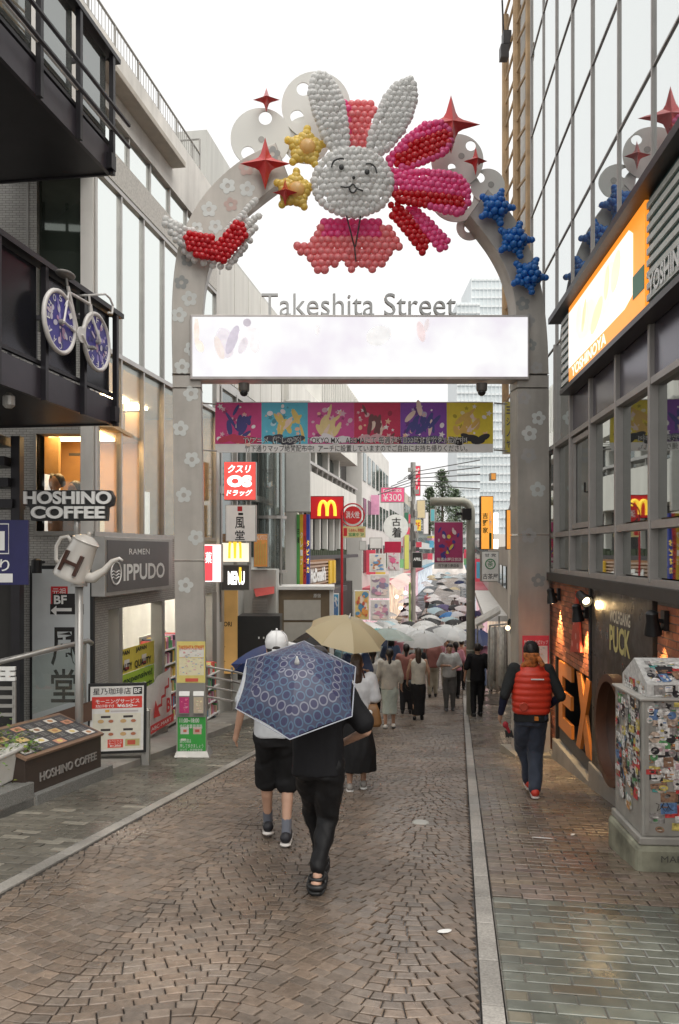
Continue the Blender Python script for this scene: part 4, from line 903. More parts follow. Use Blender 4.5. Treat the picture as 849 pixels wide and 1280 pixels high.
EB('cafe_window_pane', LWIN, wx0, wx1, wz0, wz1, -.1, -.09)
EB('cafe_back_wall', M('amber_wall', (.72, .42, .17), .7, var=.08), wx0 - .8, wx1 + .3, wz0 - .4, wz1 + .2, -2.2, -2.1); EB('cafe_ceiling', M('amber_ceiling', (.75, .55, .33), .7), wx0 - .8, wx1 + .3, wz1 + .1, wz1 + .15, -2.1, -.31)
EB('cafe_lamp', M('cafe_glow', (1, .66, .3), .5, var=0, em=9), wx0 - .2, wx1, wz1 + .05, wz1 + .09, -1.5, -.6); EB('cafe_frame', BLACK, wx0 + .18, wx0 + .21, wz0, wz1 - .2, -1.4, -1.37); EB('cafe_frame', BLACK, wx0 + .37, wx0 + .42, wz0 + .3, wz1 - .15, -1.4, -1.35); EB('cafe_frame', BLACK, wx0, wx0 + .42, wz1 - .2, wz1 - .16, -1.4, -1.36)
# shop opening on the ground floor
LB('lintel_tiles', TILE, 11.5, LE, .87, 1.98, -.35, .0); LB('corner_pier', TILE, 11.5, 11.95, -1.9, .87, -.3, .01)
LB('shop_back_wall', MBRICK('white_shop_tile', (.8, .79, .74), (.76, .75, .7), (.6, .58, .54), .2, .07), 11.7, LE, -1.5, 1.2, -2.2, -2.1); LB('shop_floor', M('pale_floor', (.5, .47, .42), .4), 11.7, LE, -1.42, -1.36, -2.1, -.02)
LB('shop_ceiling', WHITE, 11.7, LE, 1.1, 1.18, -2.1, -.36)
for d in (12.5, 13.8, 15.2, 16.4): LB('shop_lamp', M('shop_tube', (1, .94, .82), .5, var=0, em=16), d - .4, d + .4, 1.05, 1.085, -1.3, -1.1)
for d in (12.38, 14.15): LB('post', GREYM, d - .06, d + .07, -1.9, .87, -.2, .015, bevel=.006)
LB('post', GREYM, 16.9, LE, -2.3, .87, -.3, .02)
stp = empty('shop_step', LF(14, -1.8), 'grey concrete step along the shop front on the left', 'step')
MB().box(LF, 12.0, 14.1, -1.9, -1.2, -.3, .12).build('step_block', CONC, stp, bevel=.01); MB().box(LF, 14.1, LE, -2.3, -1.48, -.5, .06).build('step_block', CONC, stp, bevel=.01)
def goods(name, label, fr, r0, r1, z0, z1, n0, n1, rows, seed):
    t = empty(name, fr((r0 + r1) / 2, z0), label, 'shelf'); rg_ = random.Random(seed); MB().box(fr, r0, r1, z0, z1, n0 - .03, n0).build('shelf_back', WHITE, t); m = MB()
    for k in range(rows):
        z = z0 + (z1 - z0) * k / rows; MB().box(fr, r0, r1, z, z + .02, n0, n1).build('shelf_board', WHITE, t); r = r0 + .01
        while r < r1 - .04:
            w = rg_.uniform(.03, .09); h = (z1 - z0) / rows * rg_.uniform(.45, .85); c = rg_.choice([(.7, .12, .1), (.75, .72, .66), (.75, .5, .1), (.1, .3, .5), (.15, .45, .2), (.7, .3, .45), (.08, .08, .1), (.75, .68, .3), (.65, .4, .3)])
            if r + w < r1: m.box(fr, r, r + w - .006, z + .021, z + .02 + h, n0 + .02, n1 - rg_.uniform(.02, .08), c)
            r += w
    m.build('packets', PRINT, t)['kind'] = 'stuff'
goods('goods_shelf', 'shop shelf of small packets behind the leftmost glass', LF, 12.0, 12.32, -1.2, .3, -.7, -.35, 6, 1)
goods('goods_shelf', 'tall shop shelf of bright packets beside the arch leg', LF, 14.3, 15.6, -1.45, .2, -.5, -.1, 6, 2)
goods('goods_shelf', 'low display of colourful packets right of the left arch leg', LF, 16.0, 16.85, -1.9, -.5, -.2, .2, 5, 3)
goods('goods_shelf', 'shelf of goods at the back of the lit shop', LF, 12.6, 14.0, -1.3, .15, -1.9, -1.5, 5, 4)
wp = empty('window_posters', LF(13.2, -.4), 'yellow and lime handwritten posters in the shop window', 'poster')
m = MB(); m.rect(LF, 12.5, 14.05, -.22, .18, -.12, (.75, .62, .08)); m.rect(LF, 12.5, 14.05, -1.0, -.23, -.12, (.42, .62, .06))
for d in (12.9, 13.6): m.rect(LF, d - .1, d + .1, -.12, .0, -.116, (.8, .76, .7)); m.rect(LF, d - .1, d + .1, -.17, -.12, -.116, (.65, .08, .06))
m.build('paper', PRINT, wp)['kind'] = 'stuff'
DG = M('dark_green_ink', (.03, .07, .02), .5, var=0)
text('JAPAN', LF, 12.55, 13.0, .06, .15, INK, wp, n=-.112, bold=.04); text('QUALITY', LF, 12.52, 13.1, -.2, -.06, INK, wp, n=-.111, bold=.03); text('JAPAN', LF, 13.25, 13.7, .06, .15, INK, wp, n=-.112, bold=.04); text('QUALITY', LF, 13.2, 13.9, -.2, -.06, INK, wp, n=-.111, bold=.03)
text('Inexpensive!', LF, 12.55, 13.95, -.42, -.28, DG, wp, n=-.112, bold=.02); text('便宜的药店', LF, 12.55, 13.95, -.68, -.47, DG, wp, n=-.112, bold=.02); text('염가판매', LF, 12.55, 13.8, -.95, -.73, DG, wp, n=-.112, bold=.02)
bb = empty('cloth_banner', LF(13, -1.2), 'white and red cloth banner reading B1 with stair arrow', 'banner')
m = MB(); cols = 14; top = lambda s: -.55 + .28 * s; bot = lambda s: -1.3 + .05 * s
pv = [LF(12.55 + 1.6 * i / cols, (bot, top)[k](i / cols) + (.02 * math.sin(i * .9) if not k else 0), .16 + .03 * math.sin(i * 1.1 + k)) for i in range(cols + 1) for k in (0, 1)]
m.add(pv, [(2 * i, 2 * i + 2, 2 * i + 3, 2 * i + 1) for i in range(cols)], (.78, .76, .73)); m.build('cloth', PRINT, bb, smooth=True)
NB = .215
m = MB()
for k in range(4): r = 13.25 + k * .16; z = -1.0 + k * .13; m.rect(LF, r, r + .17, z, z + .05, NB, (.62, .04, .04)); m.rect(LF, r + .12, r + .17, z, z + .17, NB, (.62, .04, .04))
m.flat(LF, [(13.2, -1.0), (13.5, -1.02), (13.28, -.72)][::-1], NB + .001, (.62, .04, .04)); m.rect(LF, 12.9, 14.12, -1.24, -1.1, NB, (.62, .04, .04)); m.build('arrow_print', PRINT, bb)['kind'] = 'stuff'
text('B1', LF, 13.78, 14.08, -1.03, -.78, RINK, bb, n=NB, bold=.03); text('ABC-MART', LF, 13.1, 14.0, -1.2, -1.14, WINK, bb, n=NB + .002)
# dark grey restaurant sign
ig = empty('ramen_sign', LF(13.3, 1.1), 'dark grey ramen shop sign with white lettering in a steel frame', 'sign')
MB().box(LF, 11.4, 14.05, 1.1, 1.96, .01, .22).build('casing', STEEL, ig, bevel=.008); MB().box(LF, 11.46, 13.85, 1.16, 1.91, .221, .228).build('face', M('sign_dark_grey', (.11, .105, .105), .4, var=.05), ig)
text('RAMEN', LF, 12.2, 13.0, 1.7, 1.79, WINK, ig, n=.231, bold=.005); text('IPPUDO', LF, 12.0, 13.65, 1.3, 1.56, WINK, ig, n=.231, bold=.025)
m = MB(); o = (11.74, 1.43)
ringp = [(o[0] + .17 * math.cos(t), o[1] + .165 * math.sin(t)) for t in [2 * math.pi * i / 24 for i in range(25)]]
MB().tube([LF(a, b, .232) for a, b in ringp], .012, 5).build('emblem_ring', WINK, ig)
for k in range(3): MB().tube([LF(11.6 + .035 * i, 1.36 + .045 * k + .014 * math.sin(i * 1.2), .233) for i in range(9)], .009, 5).build('emblem_wave', WINK, ig)
# tall white calligraphy board
vb = empty('calligraphy_board', EF(fx(78, 11.4), -1.2), 'tall white board with black brush characters and red seal', 'sign')
VF = front(11.4); vx0, vx1, vz0, vz1 = fx(37, 11.4), fx(117, 11.4), -1.25, fz(707, 11.4)
MB().box(VF, vx0, vx1, vz0, vz1, -.08, .0).build('frame', BLACK, vb, bevel=.006); MB().box(VF, vx0 + .04, vx1 - .05, vz0 + .05, vz1 - .05, .001, .008).build('panel', M('pale_board', (.62, .65, .66), .4, var=.04), vb)
def vp(px, py): return fx(px, 11.4), fz(py, 11.4)
for ch, (a, b, c, d) in {'一': (63, 105, 755, 768), '風': (64, 98, 784, 832), '堂': (64, 96, 836, 878)}.items(): text(ch, VF, fx(a, 11.4), fx(b, 11.4), fz(d, 11.4), fz(c, 11.4), INK, vb, n=.011, bold=.04)
MB().box(VF, fx(64, 11.4), fx(85, 11.4), fz(755, 11.4), fz(733, 11.4), .009, .012).build('seal', RINK, vb); text('元祖', VF, fx(66, 11.4), fx(83, 11.4), fz(744, 11.4), fz(735, 11.4), WINK, vb, n=.014)
MB().box(VF, fx(66, 11.4), fx(94, 11.4), fz(757, 11.4), fz(742, 11.4), .013, .018).build('storey_plate', INK, vb); text('BF', VF, fx(68, 11.4), fx(84, 11.4), fz(755, 11.4), fz(744, 11.4), WINK, vb, n=.02, bold=.03)
m = MB(); m.prism(VF, [vp(64, 763), vp(71, 757), vp(71, 760), vp(90, 760), vp(90, 764), vp(71, 764), vp(71, 770)][::-1], .013, .016); m.build('arrow', WINK, vb)
MB().tube([VF(fx(55, 11.4), vz1 + .05, -.0), VF(fx(55, 11.4), vz1 + .05, .25)], .02, 6).build('lamp_arm', BLACK, vb); MB().lathe(VF(fx(55, 11.4), vz1 - .1, .28), [(.07, 0), (.07, .18), (.03, .2)], 12).build('lamp_head', BLACK, vb)
# ------------------------------------------------------------------ black steel balconies
BST = M('black_steel', (.022, .02, .024), .4, .3, var=.2, vs=3); BMESH = MGL('smoked_mesh_panel', (.4, .4, .42), .1, .2, (.03, .03, .035), .35, (.5, .5, .52)); BGL = MGL('balcony_glass', (.75, .78, .77), .3, .02, (.2, .21, .2), .6, (.85, .88, .86))
BF_ = Fr((-4.5, 0, 0), (.1535, 1, 0))
def balcony(label, z0, zt, d1, glass):
    t = empty('steel_balcony', BF_(9, z0), label, 'balcony', 'black steel balconies'); B_ = lambda nm, mt, *a: MB().box(BF_, *a).build(nm, mt, t)
    B_('floor_slab', BST, 4.0, d1 - .02, z0 + .02, z0 + .2, -3.2, -.02); B_('fascia', M('fascia_steel', (.045, .038, .048), .35, .3, var=.15), 4.0, d1, z0, z0 + .32, -.02, .03)
    B_('end_fascia', BST, d1 - .02, d1 + .01, z0, z0 + .32, -3.2, -.021)
    for k in range(8):
        d = d1 - .05 - k * .87; B_('post', BST, d - .03, d + .03, z0 - .02, zt, .031, .09)
        if k: B_('panel', BGL if glass else BMESH, d + .06, d + .81, z0 + .36, zt - .05, -.01, .0)
        if not k: B_('bracket', BST, d - .1, d + .03, z0 + .03, z0 + .22, .03, .1)
    B_('top_rail', BST, 4.0, d1 + .12, zt - .03, zt + .03, -.03, .1); B_('low_rail', BST, 4.0, d1, z0 + .36, z0 + .4, -.02, .03)
    if glass:
        for z in (z0 + .7, z0 + .42): MB().tube([BF_(4, z, .2), BF_(d1 + .15, z, .2)], .025, 6).build('outer_rail', BST, t)
        MB().tube([BF_(4, z0 + .55, .05), BF_(d1, z0 + .55, .05)], .018, 6).build('light_tube', WHITE, t)
    e = Fr(BF_(d1, 0, 0), (1, -.1535, 0)); MB().box(e, -3.2, 0, zt - .03, zt + .028, -.02, .03).build('end_rail', BST, t)
    for k in range(1, 9): MB().box(e, -.36 * k, -.36 * k + .04, z0 + .2, zt - .03, -.02, .02).build('baluster', BST, t)
balcony('lower black steel balcony where the white bicycle hangs', 3.37, 4.8, 10.3, False); balcony('upper black steel balcony with glass panels near the roof', 6.54, 8.05, 10.2, True)
st = empty('steel_frame_column', EF(fx(22, 11), -1.3), 'black steel column and stair beam at the left edge', 'column')
SF = front(10.9); MB().box(SF, fx(19, 10.9), fx(30, 10.9), -1.4, 3.3, 0, .15).build('column', BST, st)
for k in range(5): MB().box(SF, fx(-30, 10.9), fx(26 - 3 * k, 10.9), 2.05 + .28 * k, 2.17 + .28 * k, -.3 + .05 * k, .16 + .05 * k).build('stair_tread', BST, st)
MB().box(SF, fx(-30, 10.9), fx(18, 10.9), -1.3, 1.5, -.2, .0).build('shade_slab', M('stair_shade', (.03, .028, .026), .7), st)  # flat slab, the shade under the stair put into its near-black colour
cv = empty('security_lamp', BF_(8.0, 3.2), 'small bullet lamp under the lower balcony', 'lamp'); MB().lathe(BF_(8.1, 3.2, -.1), [(.03, 0), (.06, .03), (.06, .12), (.02, .16)], 12).build('shell', GREYM, cv)
# ------------------------------------------------------------------ white bicycle hung on the balcony
bk = empty('white_bicycle', Fr((-4.33, 0, 0), (.1535, 1, 0))(9, 3.9), 'white bicycle with blue printed wheel discs hung on the balcony', 'bicycle')
KF = Fr((-4.33, 0, 0), (.1535, 1, 0)); BWM = M('bicycle_white', (.68, .66, .64), .35, var=.08)
WC = [(8.6, 4.215), (9.47, 4.225)]; RW_ = .325
for k, (d, z) in enumerate(WC):
    wh = sub('wheel', bk); cyc = lambda r, n=0.: [KF(d + r * math.cos(t), z + r * math.sin(t), n) for t in [2 * math.pi * i / 36 for i in range(37)]]
    MB().tube(cyc(RW_), .026, 8, False).build('tyre', BWM, wh, smooth=True)
    m = MB(); m.flat(KF, [(d + (RW_ - .02) * math.cos(t), z + (RW_ - .02) * math.sin(t)) for t in [2 * math.pi * i / 36 for i in range(36)]], .0, (.06, .05, .3))
    for j in range(26):
        a = RN.uniform(0, 6.28); r = RN.uniform(.05, .26); blob(m, KF, d + r * math.cos(a), z + r * math.sin(a), RN.uniform(.015, .06), RN.uniform(.01, .04), .002 + .0002 * j, RN.choice([(.6, .58, .7), (.5, .3, .5), (.05, .05, .2), (.3, .25, .6), (.7, .6, .72)]), a, 10)
    m.build('disc_print', PRINT, wh)['kind'] = 'stuff'
    for j, ch in enumerate('HOSHINO CAFE' if k == 0 else 'CAFE COFFEE '):
        a = rad(150 - j * 30)
        if ch != ' ': text(ch, KF, d + .255 * math.cos(a) - .03, d + .255 * math.cos(a) + .03, z + .255 * math.sin(a) - .035, z + .255 * math.sin(a) + .035, WINK, wh, n=.012, tilt=a - rad(90))
    MB().lathe(KF(d, z, -.03), [(.03, 0), (.03, .07)], 10, KF.N).build('hub', GREYM, wh)
bbk = KF(9.02, 4.19, 0); seat_ = KF(8.78, 4.66, 0); head = KF(9.3, 4.62, 0); hb = KF(9.34, 4.5, 0)
for nm, a, b, r in (('seat_tube', bbk, seat_, .02), ('top_tube', KF(8.81, 4.6, 0), head, .018), ('down_tube', bbk, hb, .022), ('head_tube', head, hb, .024), ('fork', hb, KF(9.47, 4.225, .05), .016), ('chain_stay', bbk, KF(8.6, 4.215, .05), .014), ('seat_stay', KF(8.8, 4.6, 0), KF(8.6, 4.215, .05), .012)): MB().tube([a, b], r, 8).build(nm, BWM, bk)
MB().tube([KF(8.77, 4.66, 0), KF(8.75, 4.74, 0)], .014, 8).build('seat_post', GREYM, bk); MB().sph(KF(8.73, 4.77, 0), .15, .15, .035, mat=Matrix(((.15, -.6, 0), (1, .1, 0), (0, 0, 1)))).build('saddle', M('saddle_grey', (.2, .19, .18), .5), bk, smooth=True)
MB().tube([head, KF(9.28, 4.72, 0)], .014, 8).build('stem', BWM, bk)
for sgn in (-.17, .19): MB().tube([KF(9.28, 4.72, 0), KF(9.3, 4.73, sgn), KF(9.42, 4.72, sgn), KF(9.5, 4.66, sgn), KF(9.48, 4.56, sgn), KF(9.38, 4.54, sgn)], .013, 8).build('handlebar', BWM, bk)
MB().lathe(KF(9.02, 4.19, .03), [(.09, 0), (.09, .012)], 18, KF.N).build('chainring', BWM, bk); MB().tube([KF(9.02, 4.19, .05), KF(9.14, 4.08, .06)], .012, 6).build('crank', BWM, bk); MB().box(KF, 9.1, 9.2, 4.06, 4.085, .06, .14).build('pedal', GREYM, bk)
# ------------------------------------------------------------------ coffee-shop pole sign with pot
cs_ = empty('coffee_pole_sign', (fx(99, 9.95), 9.95, -1.1), 'pole sign with white coffee lettering on black above a white pot', 'sign')
CF = front(9.95); P_ = lambda px: fx(px, 9.95); Z_ = lambda py: fz(py, 9.95)
MB().tube([(P_(99), 9.95, -1.3), (P_(99), 9.95, Z_(732))], .05, 12).build('pole', STEEL, cs_, smooth=True); MB().tube([(P_(96), 9.95, Z_(672)), (P_(96), 9.95, Z_(648))], .035, 10).build('pole_top', STEEL, cs_, smooth=True)
MB().lathe((P_(99), 9.95, Z_(733)), [(.1, 0), (.1, .03)], 16).build('pot_base_ring', STEEL, cs_)
m = MB(); m.prism(CF, [(P_(a), Z_(b)) for a, b in ((40, 651), (135, 651), (136, 634), (142, 632), (144, 622), (139, 613), (30, 613), (30, 632), (38, 634))], -.06, .04); m.build('sign_back', M('sign_black_band', (.02, .02, .02), .5), cs_, bevel=.006)
text('HOSHINO', CF, P_(32), P_(141), Z_(630.5), Z_(614.5), M('sign_letter_white', (.8, .8, .78), .4, var=.03), cs_, n=.075, bold=.035, thick=.035, res=5); text('COFFEE', CF, P_(41), P_(133), Z_(648.5), Z_(633), MATS['sign_letter_white'], cs_, n=.075, bold=.035, thick=.035, res=5)
pt = empty('coffee_pot', CF(P_(98), Z_(728)), 'tilted white enamel coffee pot with brown letter H on the pole', 'coffee pot')
ENM = M('cream_enamel', (.72, .69, .64), .2, var=.05, vs=3, coat=.4); tilt = Matrix.Rotation(rad(24), 3, 'Y'); oc = CF(P_(97), Z_(700))
ax = tilt @ Vector((0, 0, 1)); rx = tilt @ Vector((1, 0, 0))
MB().lathe(oc - ax * .26, [(.205, 0), (.22, .02), (.215, .06), (.16, .48), (.165, .5), (.15, .505)], 28, ax).build('pot_body', ENM, pt, smooth=True, auto=50)
MB().lathe(oc + ax * .245, [(.17, 0), (.175, .012), (.13, .05), (.06, .085), (.0, .09)], 24, ax).build('pot_lid', ENM, pt, smooth=True, auto=60); MB().sph(oc + ax * .355, .028).build('lid_knob', ENM, pt, smooth=True)
MB().tube([oc + rx * .17 - ax * .16, oc + rx * .27 - ax * .12, oc + rx * .36 + ax * .02, oc + rx * .40 + ax * .16, oc + rx * .47 + ax * .23, oc + rx * .52 + ax * .22], [.075, .065, .045, .032, .022, .014], 12).build('spout', ENM, pt, smooth=True)
MB().tube([oc - rx * .15 + ax * .17, oc - rx * .23 + ax * .22, oc - rx * .30 + ax * .17, oc - rx * .31 + ax * .05, oc - rx * .25 - ax * .1, oc - rx * .19 - ax * .13], .024, 10).build('handle', ENM, pt, smooth=True)
HF = Fr(oc - Vector((0, .225, 0)), rx, ax)
BRN = M('brown_letter', (.07, .03, .02), .4, var=.05)
m = MB(); m.box(HF, -.115, -.075, -.17, .09, -.06, .004); m.box(HF, .075, .115, -.17, .09, -.06, .004); m.box(HF, -.075, .075, -.06, -.02, -.05, .006); m.build('letter_h', BRN, pt)
# ------------------------------------------------------------------ terrace, granite kerb, menu box, planter
KS = Fr((-4.37, 0, 0), (.15, 1, 0))
def kd(px, p=4.37): return p / (.5745 - px / 1000)
tr_ = MB(); vv = []
for d in [5, 7, 9, 10.2, 12, 14, 16, 18, 20]: g = G(-4.5, d) + .06; vv += [KS(d, g, .0), KS(d, g, -5), KS(d, g - .5, 0)]
tr_.add(vv, [(3 * i, 3 * i + 3, 3 * i + 4, 3 * i + 1) for i in range(8)] + [(3 * i + 2, 3 * i + 5, 3 * i + 3, 3 * i) for i in range(8)]); tag(tr_.build('terrace', CONC), kind='structure')
def wedge(name, label, d0, d1, zt0, zt1, n0, n1, mat, cat, low=.5):
    m = MB(); zb0, zb1 = G(-3.2, d0) - low, G(-3.2, d1) - low
    m.add([KS(d, z, n) for d, a, b in ((d0, zb0, zt0), (d1, zb1, zt1)) for z in (a, b) for n in (n0, n1)], [(0, 1, 3, 2), (4, 6, 7, 5), (0, 2, 6, 4), (1, 5, 7, 3), (2, 3, 7, 6), (0, 4, 5, 1)])
    return tag(m.build(name, mat, bevel=.008), label, cat)
wedge('granite_kerb', 'speckled granite kerb block under the white planter', 6.0, 8.22, -.42, -.62, -.7, .0, GRANITE, 'kerb'); wedge('granite_kerb', 'speckled granite kerb block under the brown menu box', 8.24, 10.05, -.76, -.93, -.7, .02, GRANITE, 'kerb')
wedge('granite_ramp', 'granite wedge ramp in front of the standing menu board', 10.2, 12.2, -1.0, -1.33, -.75, -.05, GRANITE, 'ramp')
for k in range(5): MB().box(KS, 10.3 + k * .16, 10.34 + k * .16, -1.02 - .0265 * k, -1.006 - .0264 * k, -.7, -.15).build('anti_slip_strip', STEEL, bpy.data.objects['granite_ramp'])
mb_ = empty('menu_box', KS(9, -.9, -.1), 'brown menu box with sloping photo menu, lettering along front', 'menu stand')
BRW = M('dark_brown_box', (.05, .035, .028), .45, var=.1)
m = MB(); d0, d1 = 8.15, 9.88; zt = lambda d: -.385 - .08 * (d - 8.15); zb = lambda d: -.80 - .08 * (d - 8.15); nf, nb_ = -.06, -.62
m.add([KS(d, z, n) for d in (d0, d1) for z, n in ((zb(d), nb_), (zb(d), nf), (zt(d), nf), (zt(d) + .22, nb_))], [(0, 1, 2, 3), (7, 6, 5, 4), (1, 5, 6, 2), (0, 3, 7, 4), (0, 4, 5, 1), (3, 2, 6, 7)]); m.build('box_body', BRW, mb_, bevel=.006)
A_, B2_, C_, D_ = KS(d0, zt(d0), nf), KS(d1, zt(d1), nf), KS(d1, zt(d1) + .22, nb_), KS(d0, zt(d0) + .22, nb_)
TF = Fr(A_, (B2_ - A_).normalized(), (D_ - A_).normalized()); TL, TH = (B2_ - A_).length, (D_ - A_).length
MB().box(TF, -.02, TL + .02, -.02, TH + .02, .002, .03).build('menu_frame', M('menu_wood', (.24, .15, .1), .5), mb_)
m = MB(); m.rect(TF, .03, TL - .03, .03, TH - .03, .033, (.06, .06, .065))
for c in range(7):
    for r in range(5):
        a = .05 + c * (TL - .1) / 7; b = .05 + r * (TH - .1) / 5
        if (c + r) % 3 == 0: m.rect(TF, a, a + .2, b, b + .09, .0345, RN.choice([(.7, .68, .62), (.62, .45, .22), (.6, .3, .2), (.75, .72, .68)])); blob(m, TF, a + .1, b + .045, .05, .03, .0355, RN.choice([(.5, .25, .1), (.7, .55, .2), (.3, .15, .08)]))
        else:
            for q in range(3): m.rect(TF, a + .02, a + .16, b + .015 + q * .025, b + .02 + q * .025, .0345, (.5, .5, .48))
m.build('menu_sheet', PRINT, mb_)['kind'] = 'stuff'
FF_ = Fr(KS(d0, zb(d0), nf), (KS(d1, zb(d1), nf) - KS(d0, zb(d0), nf)).normalized()); text('HOSHINO COFFEE', FF_, .28, TL - .14, .14, .235, M('dull_steel_letter', (.4, .38, .36), .4, .4), mb_, n=.012, bold=.012, thick=.01)
pl = empty('flower_planter', KS(7.9, -.6, -.2), 'white plastic planter box with trailing green plant at left edge', 'planter')
m = MB(); a0, a1 = 7.0, 8.28
m.add([KS(d, z, n) for z, e in ((-.60, 0), (-.30, .05)) for d, n in ((a0 - e, -.62 - e), (a1 + e, -.62 - e), (a1 + e, -.2 + e), (a0 - e, -.2 + e))], [(3, 2, 1, 0), (4, 5, 6, 7)] + [(j, (j + 1) % 4, 4 + (j + 1) % 4, 4 + j) for j in range(4)]); m.build('trough', M('planter_white', (.66, .65, .61), .45, var=.1), pl, bevel=.02)
MB().box(KS, a0 - .07, a1 + .07, -.30, -.26, -.69, -.13).build('rim', MATS['planter_white'], pl, bevel=.012)
LEAFM = M('plant_leaf', (.09, .17, .04), .5, attr='col', var=.25, vs=30)
m = MB()
for k in range(900):
    d = RN.uniform(a0 - .05, a1 + .15); nn = RN.uniform(-.65, -.12); hmax = .28 * (1 - abs(nn + .4) / .4) + .05; z = -.27 + abs(RN.gauss(0, .12)) * 1.1
    if RN.random() < .18: z = RN.uniform(-.6, -.2); nn = RN.uniform(-.14, -.08); d = RN.choice([RN.uniform(a1, a1 + .2), RN.uniform(a0, a1)]) if RN.random() < .4 else RN.uniform(a1 - .02, a1 + .22)
    if z > .12: continue
    p = KS(d, z, nn); a = RN.uniform(0, 6.28); v = Vector((math.cos(a), math.sin(a), RN.uniform(-.6, .4))) * RN.uniform(.025, .05); w = v.cross(Vector((0, 0, 1))).normalized() * v.length * .42; t = RN.uniform(.5, 1.7)
    m.add([p, p + v * .5 + w, p + v + Vector((0, 0, -.008)), p + v * .5 - w], [(0, 1, 2, 3)], (t * RN.choice([1, 1, 1.6]), t, t * .7))
m.build('foliage', LEAFM, pl)['kind'] = 'stuff'
m = MB()
for k in range(10): p = KS(7.1 + k * .12, -.3, -.4); m.tube([p, p + Vector((RN.uniform(-.1, .1), RN.uniform(-.05, .05), .2))], .006, 4)
m.build('stems', M('plant_stem', (.1, .12, .04), .6), pl)['kind'] = 'stuff'
# standing menu board
ab = empty('menu_board', (fx(147, 10.9), 10.9, -1.15), 'black framed standing menu board with red heading and dishes', 'menu board')
AB = Fr((fx(147, 10.9), 10.9, 0), Vector((1, .16, 0)).normalized(), Vector((0, .04, 1)).normalized()); hw = .385; z0, z1 = fz(941, 10.9), fz(854, 10.9)
MB().box(AB, -hw, hw, z0, z1, -.05, .0).build('frame', BLACK, ab, bevel=.006); MB().box(AB, -hw + .1, hw + .03, z0 - .02, z0 + .55, -.3, -.06).build('foot', GREYM, ab); MB().box(AB, hw - .06, hw + .04, z0 - .2, z0 + .3, -.3, -.04).build('foot', GREYM, ab)
its = [(.03, .97, .66, .84, (.68, .05, .035)), (.05, .95, .03, .58, (.74, .71, .6))]
for j, (a, b) in enumerate(((.1, .42), (.52, .42), (.1, .22), (.52, .22))): its += [(a + .1, a + .28, b + .09, b + .125, (.05, .04, .04)), ]
its += [(.33, .62, .05, .18, (.7, .07, .04)), (.66, .93, .07, .18, (.5, .45, .2)), (.7, .85, .09, .16, (.55, .1, .06)), (.28, .36, .6, .64, (.75, .45, .08)), (.38, .9, .6, .625, (.55, .5, .5))]
poster(ab, AB, -hw + .03, hw - .035, z0 + .035, z1 - .04, .003, (.76, .75, .72), its)
m = MB()
for j, (a, b) in enumerate(((.1, .42), (.52, .42), (.1, .22), (.52, .22))):
    for q, (e, rr, c) in enumerate(((.1, .06, (.7, .68, .62)), (.1, .042, (.6, .4, .18)), (.29, .05, (.68, .64, .58)), (.29, .034, (.45, .16, .08)))): blob(m, AB, -hw + .03 + (2 * hw - .065) * (a + e), z0 + .035 + (z1 - z0 - .075) * (b + .04), rr, rr * .62, .0065 + .0006 * q, c)
m.build('dish_pictures', PRINT, ab)['kind'] = 'stuff'
bz = lambda f: z0 + .035 + (z1 - z0 - .075) * f; bx_ = lambda f: -hw + .03 + (2 * hw - .065) * f
text('星乃珈琲店', AB, bx_(.05), bx_(.76), bz(.875), bz(.975), INK, ab, n=.008, bold=.005); MB().rect(AB, bx_(.8), bx_(.97), bz(.87), bz(.98), .0062).build('storey_box', INK, ab); text('BF', AB, bx_(.82), bx_(.95), bz(.89), bz(.96), WINK, ab, n=.008, bold=.02)
text('モーニングサービス', AB, bx_(.1), bx_(.92), bz(.735), bz(.805), WINK, ab, n=.008, bold=.03); text('¥650~', AB, bx_(.5), bx_(.88), bz(.675), bz(.725), WINK, ab, n=.008, bold=.03); text('珈琲付', AB, bx_(.1), bx_(.45), bz(.675), bz(.72), WINK, ab, n=.008)
text('スペシャル', AB, bx_(.35), bx_(.6), bz(.14), bz(.17), WINK, ab, n=.009); text('モーニング', AB, bx_(.35), bx_(.6), bz(.1), bz(.135), WINK, ab, n=.009, bold=.02); text('¥1,050', AB, bx_(.37), bx_(.58), bz(.06), bz(.095), WINK, ab, n=.009, bold=.02)
# stair railing, coffee lettering and blue notice at the left edge
hr = empty('stair_railing', (fx(60, 10.4), 10.4, -1.2), 'glass stair railing with steel handrail beside the pole sign', 'railing')
ra, rb2 = W(-20, 832, 9.6), W(110, 801, 10.9)
MB().tube([ra, rb2, rb2 + Vector((0, .15, -.05))], .035, 10).build('handrail', STEEL, hr, smooth=True); MB().tube([rb2 - Vector((.05, 0, 0)), rb2 + Vector((-.05, 0, -1.0))], .03, 8).build('post', STEEL, hr)
m = MB(); m.add([W(40, 822, 10.25), W(106, 806, 10.85), W(106, 872, 10.85), W(40, 893, 10.25)], [(0, 1, 2, 3)]); m.build('glass_panel', MGL('railing_glass', (.8, .85, .84), .15, .02, (.3, .35, .33), .85, (.85, .92, .89)), hr)
m = MB(); m.add([W(25, 905, 10.1), W(115, 876, 10.8), W(115, 900, 10.8), W(25, 930, 10.1)], [(0, 1, 2, 3)]); m.build('base_plinth', M('brown_plinth', (.13, .08, .06), .5), hr)
ce = empty('coffee_fence_sign', W(5, 880, 9.2), 'white coffee letters over white bars at the left edge', 'sign'); f9 = front(9.2)
text('COFFEE', f9, fx(-62, 9.2), fx(20, 9.2), fz(851, 9.2), fz(833, 9.2), WHITE, ce, n=.03, bold=.06, thick=.04)
for k in range(4): MB().box(f9, fx(-60, 9.2), fx(18, 9.2), fz(862 + 11 * k, 9.2), fz(858 + 11 * k, 9.2), 0, .03).build('bar', GREYM, ce)
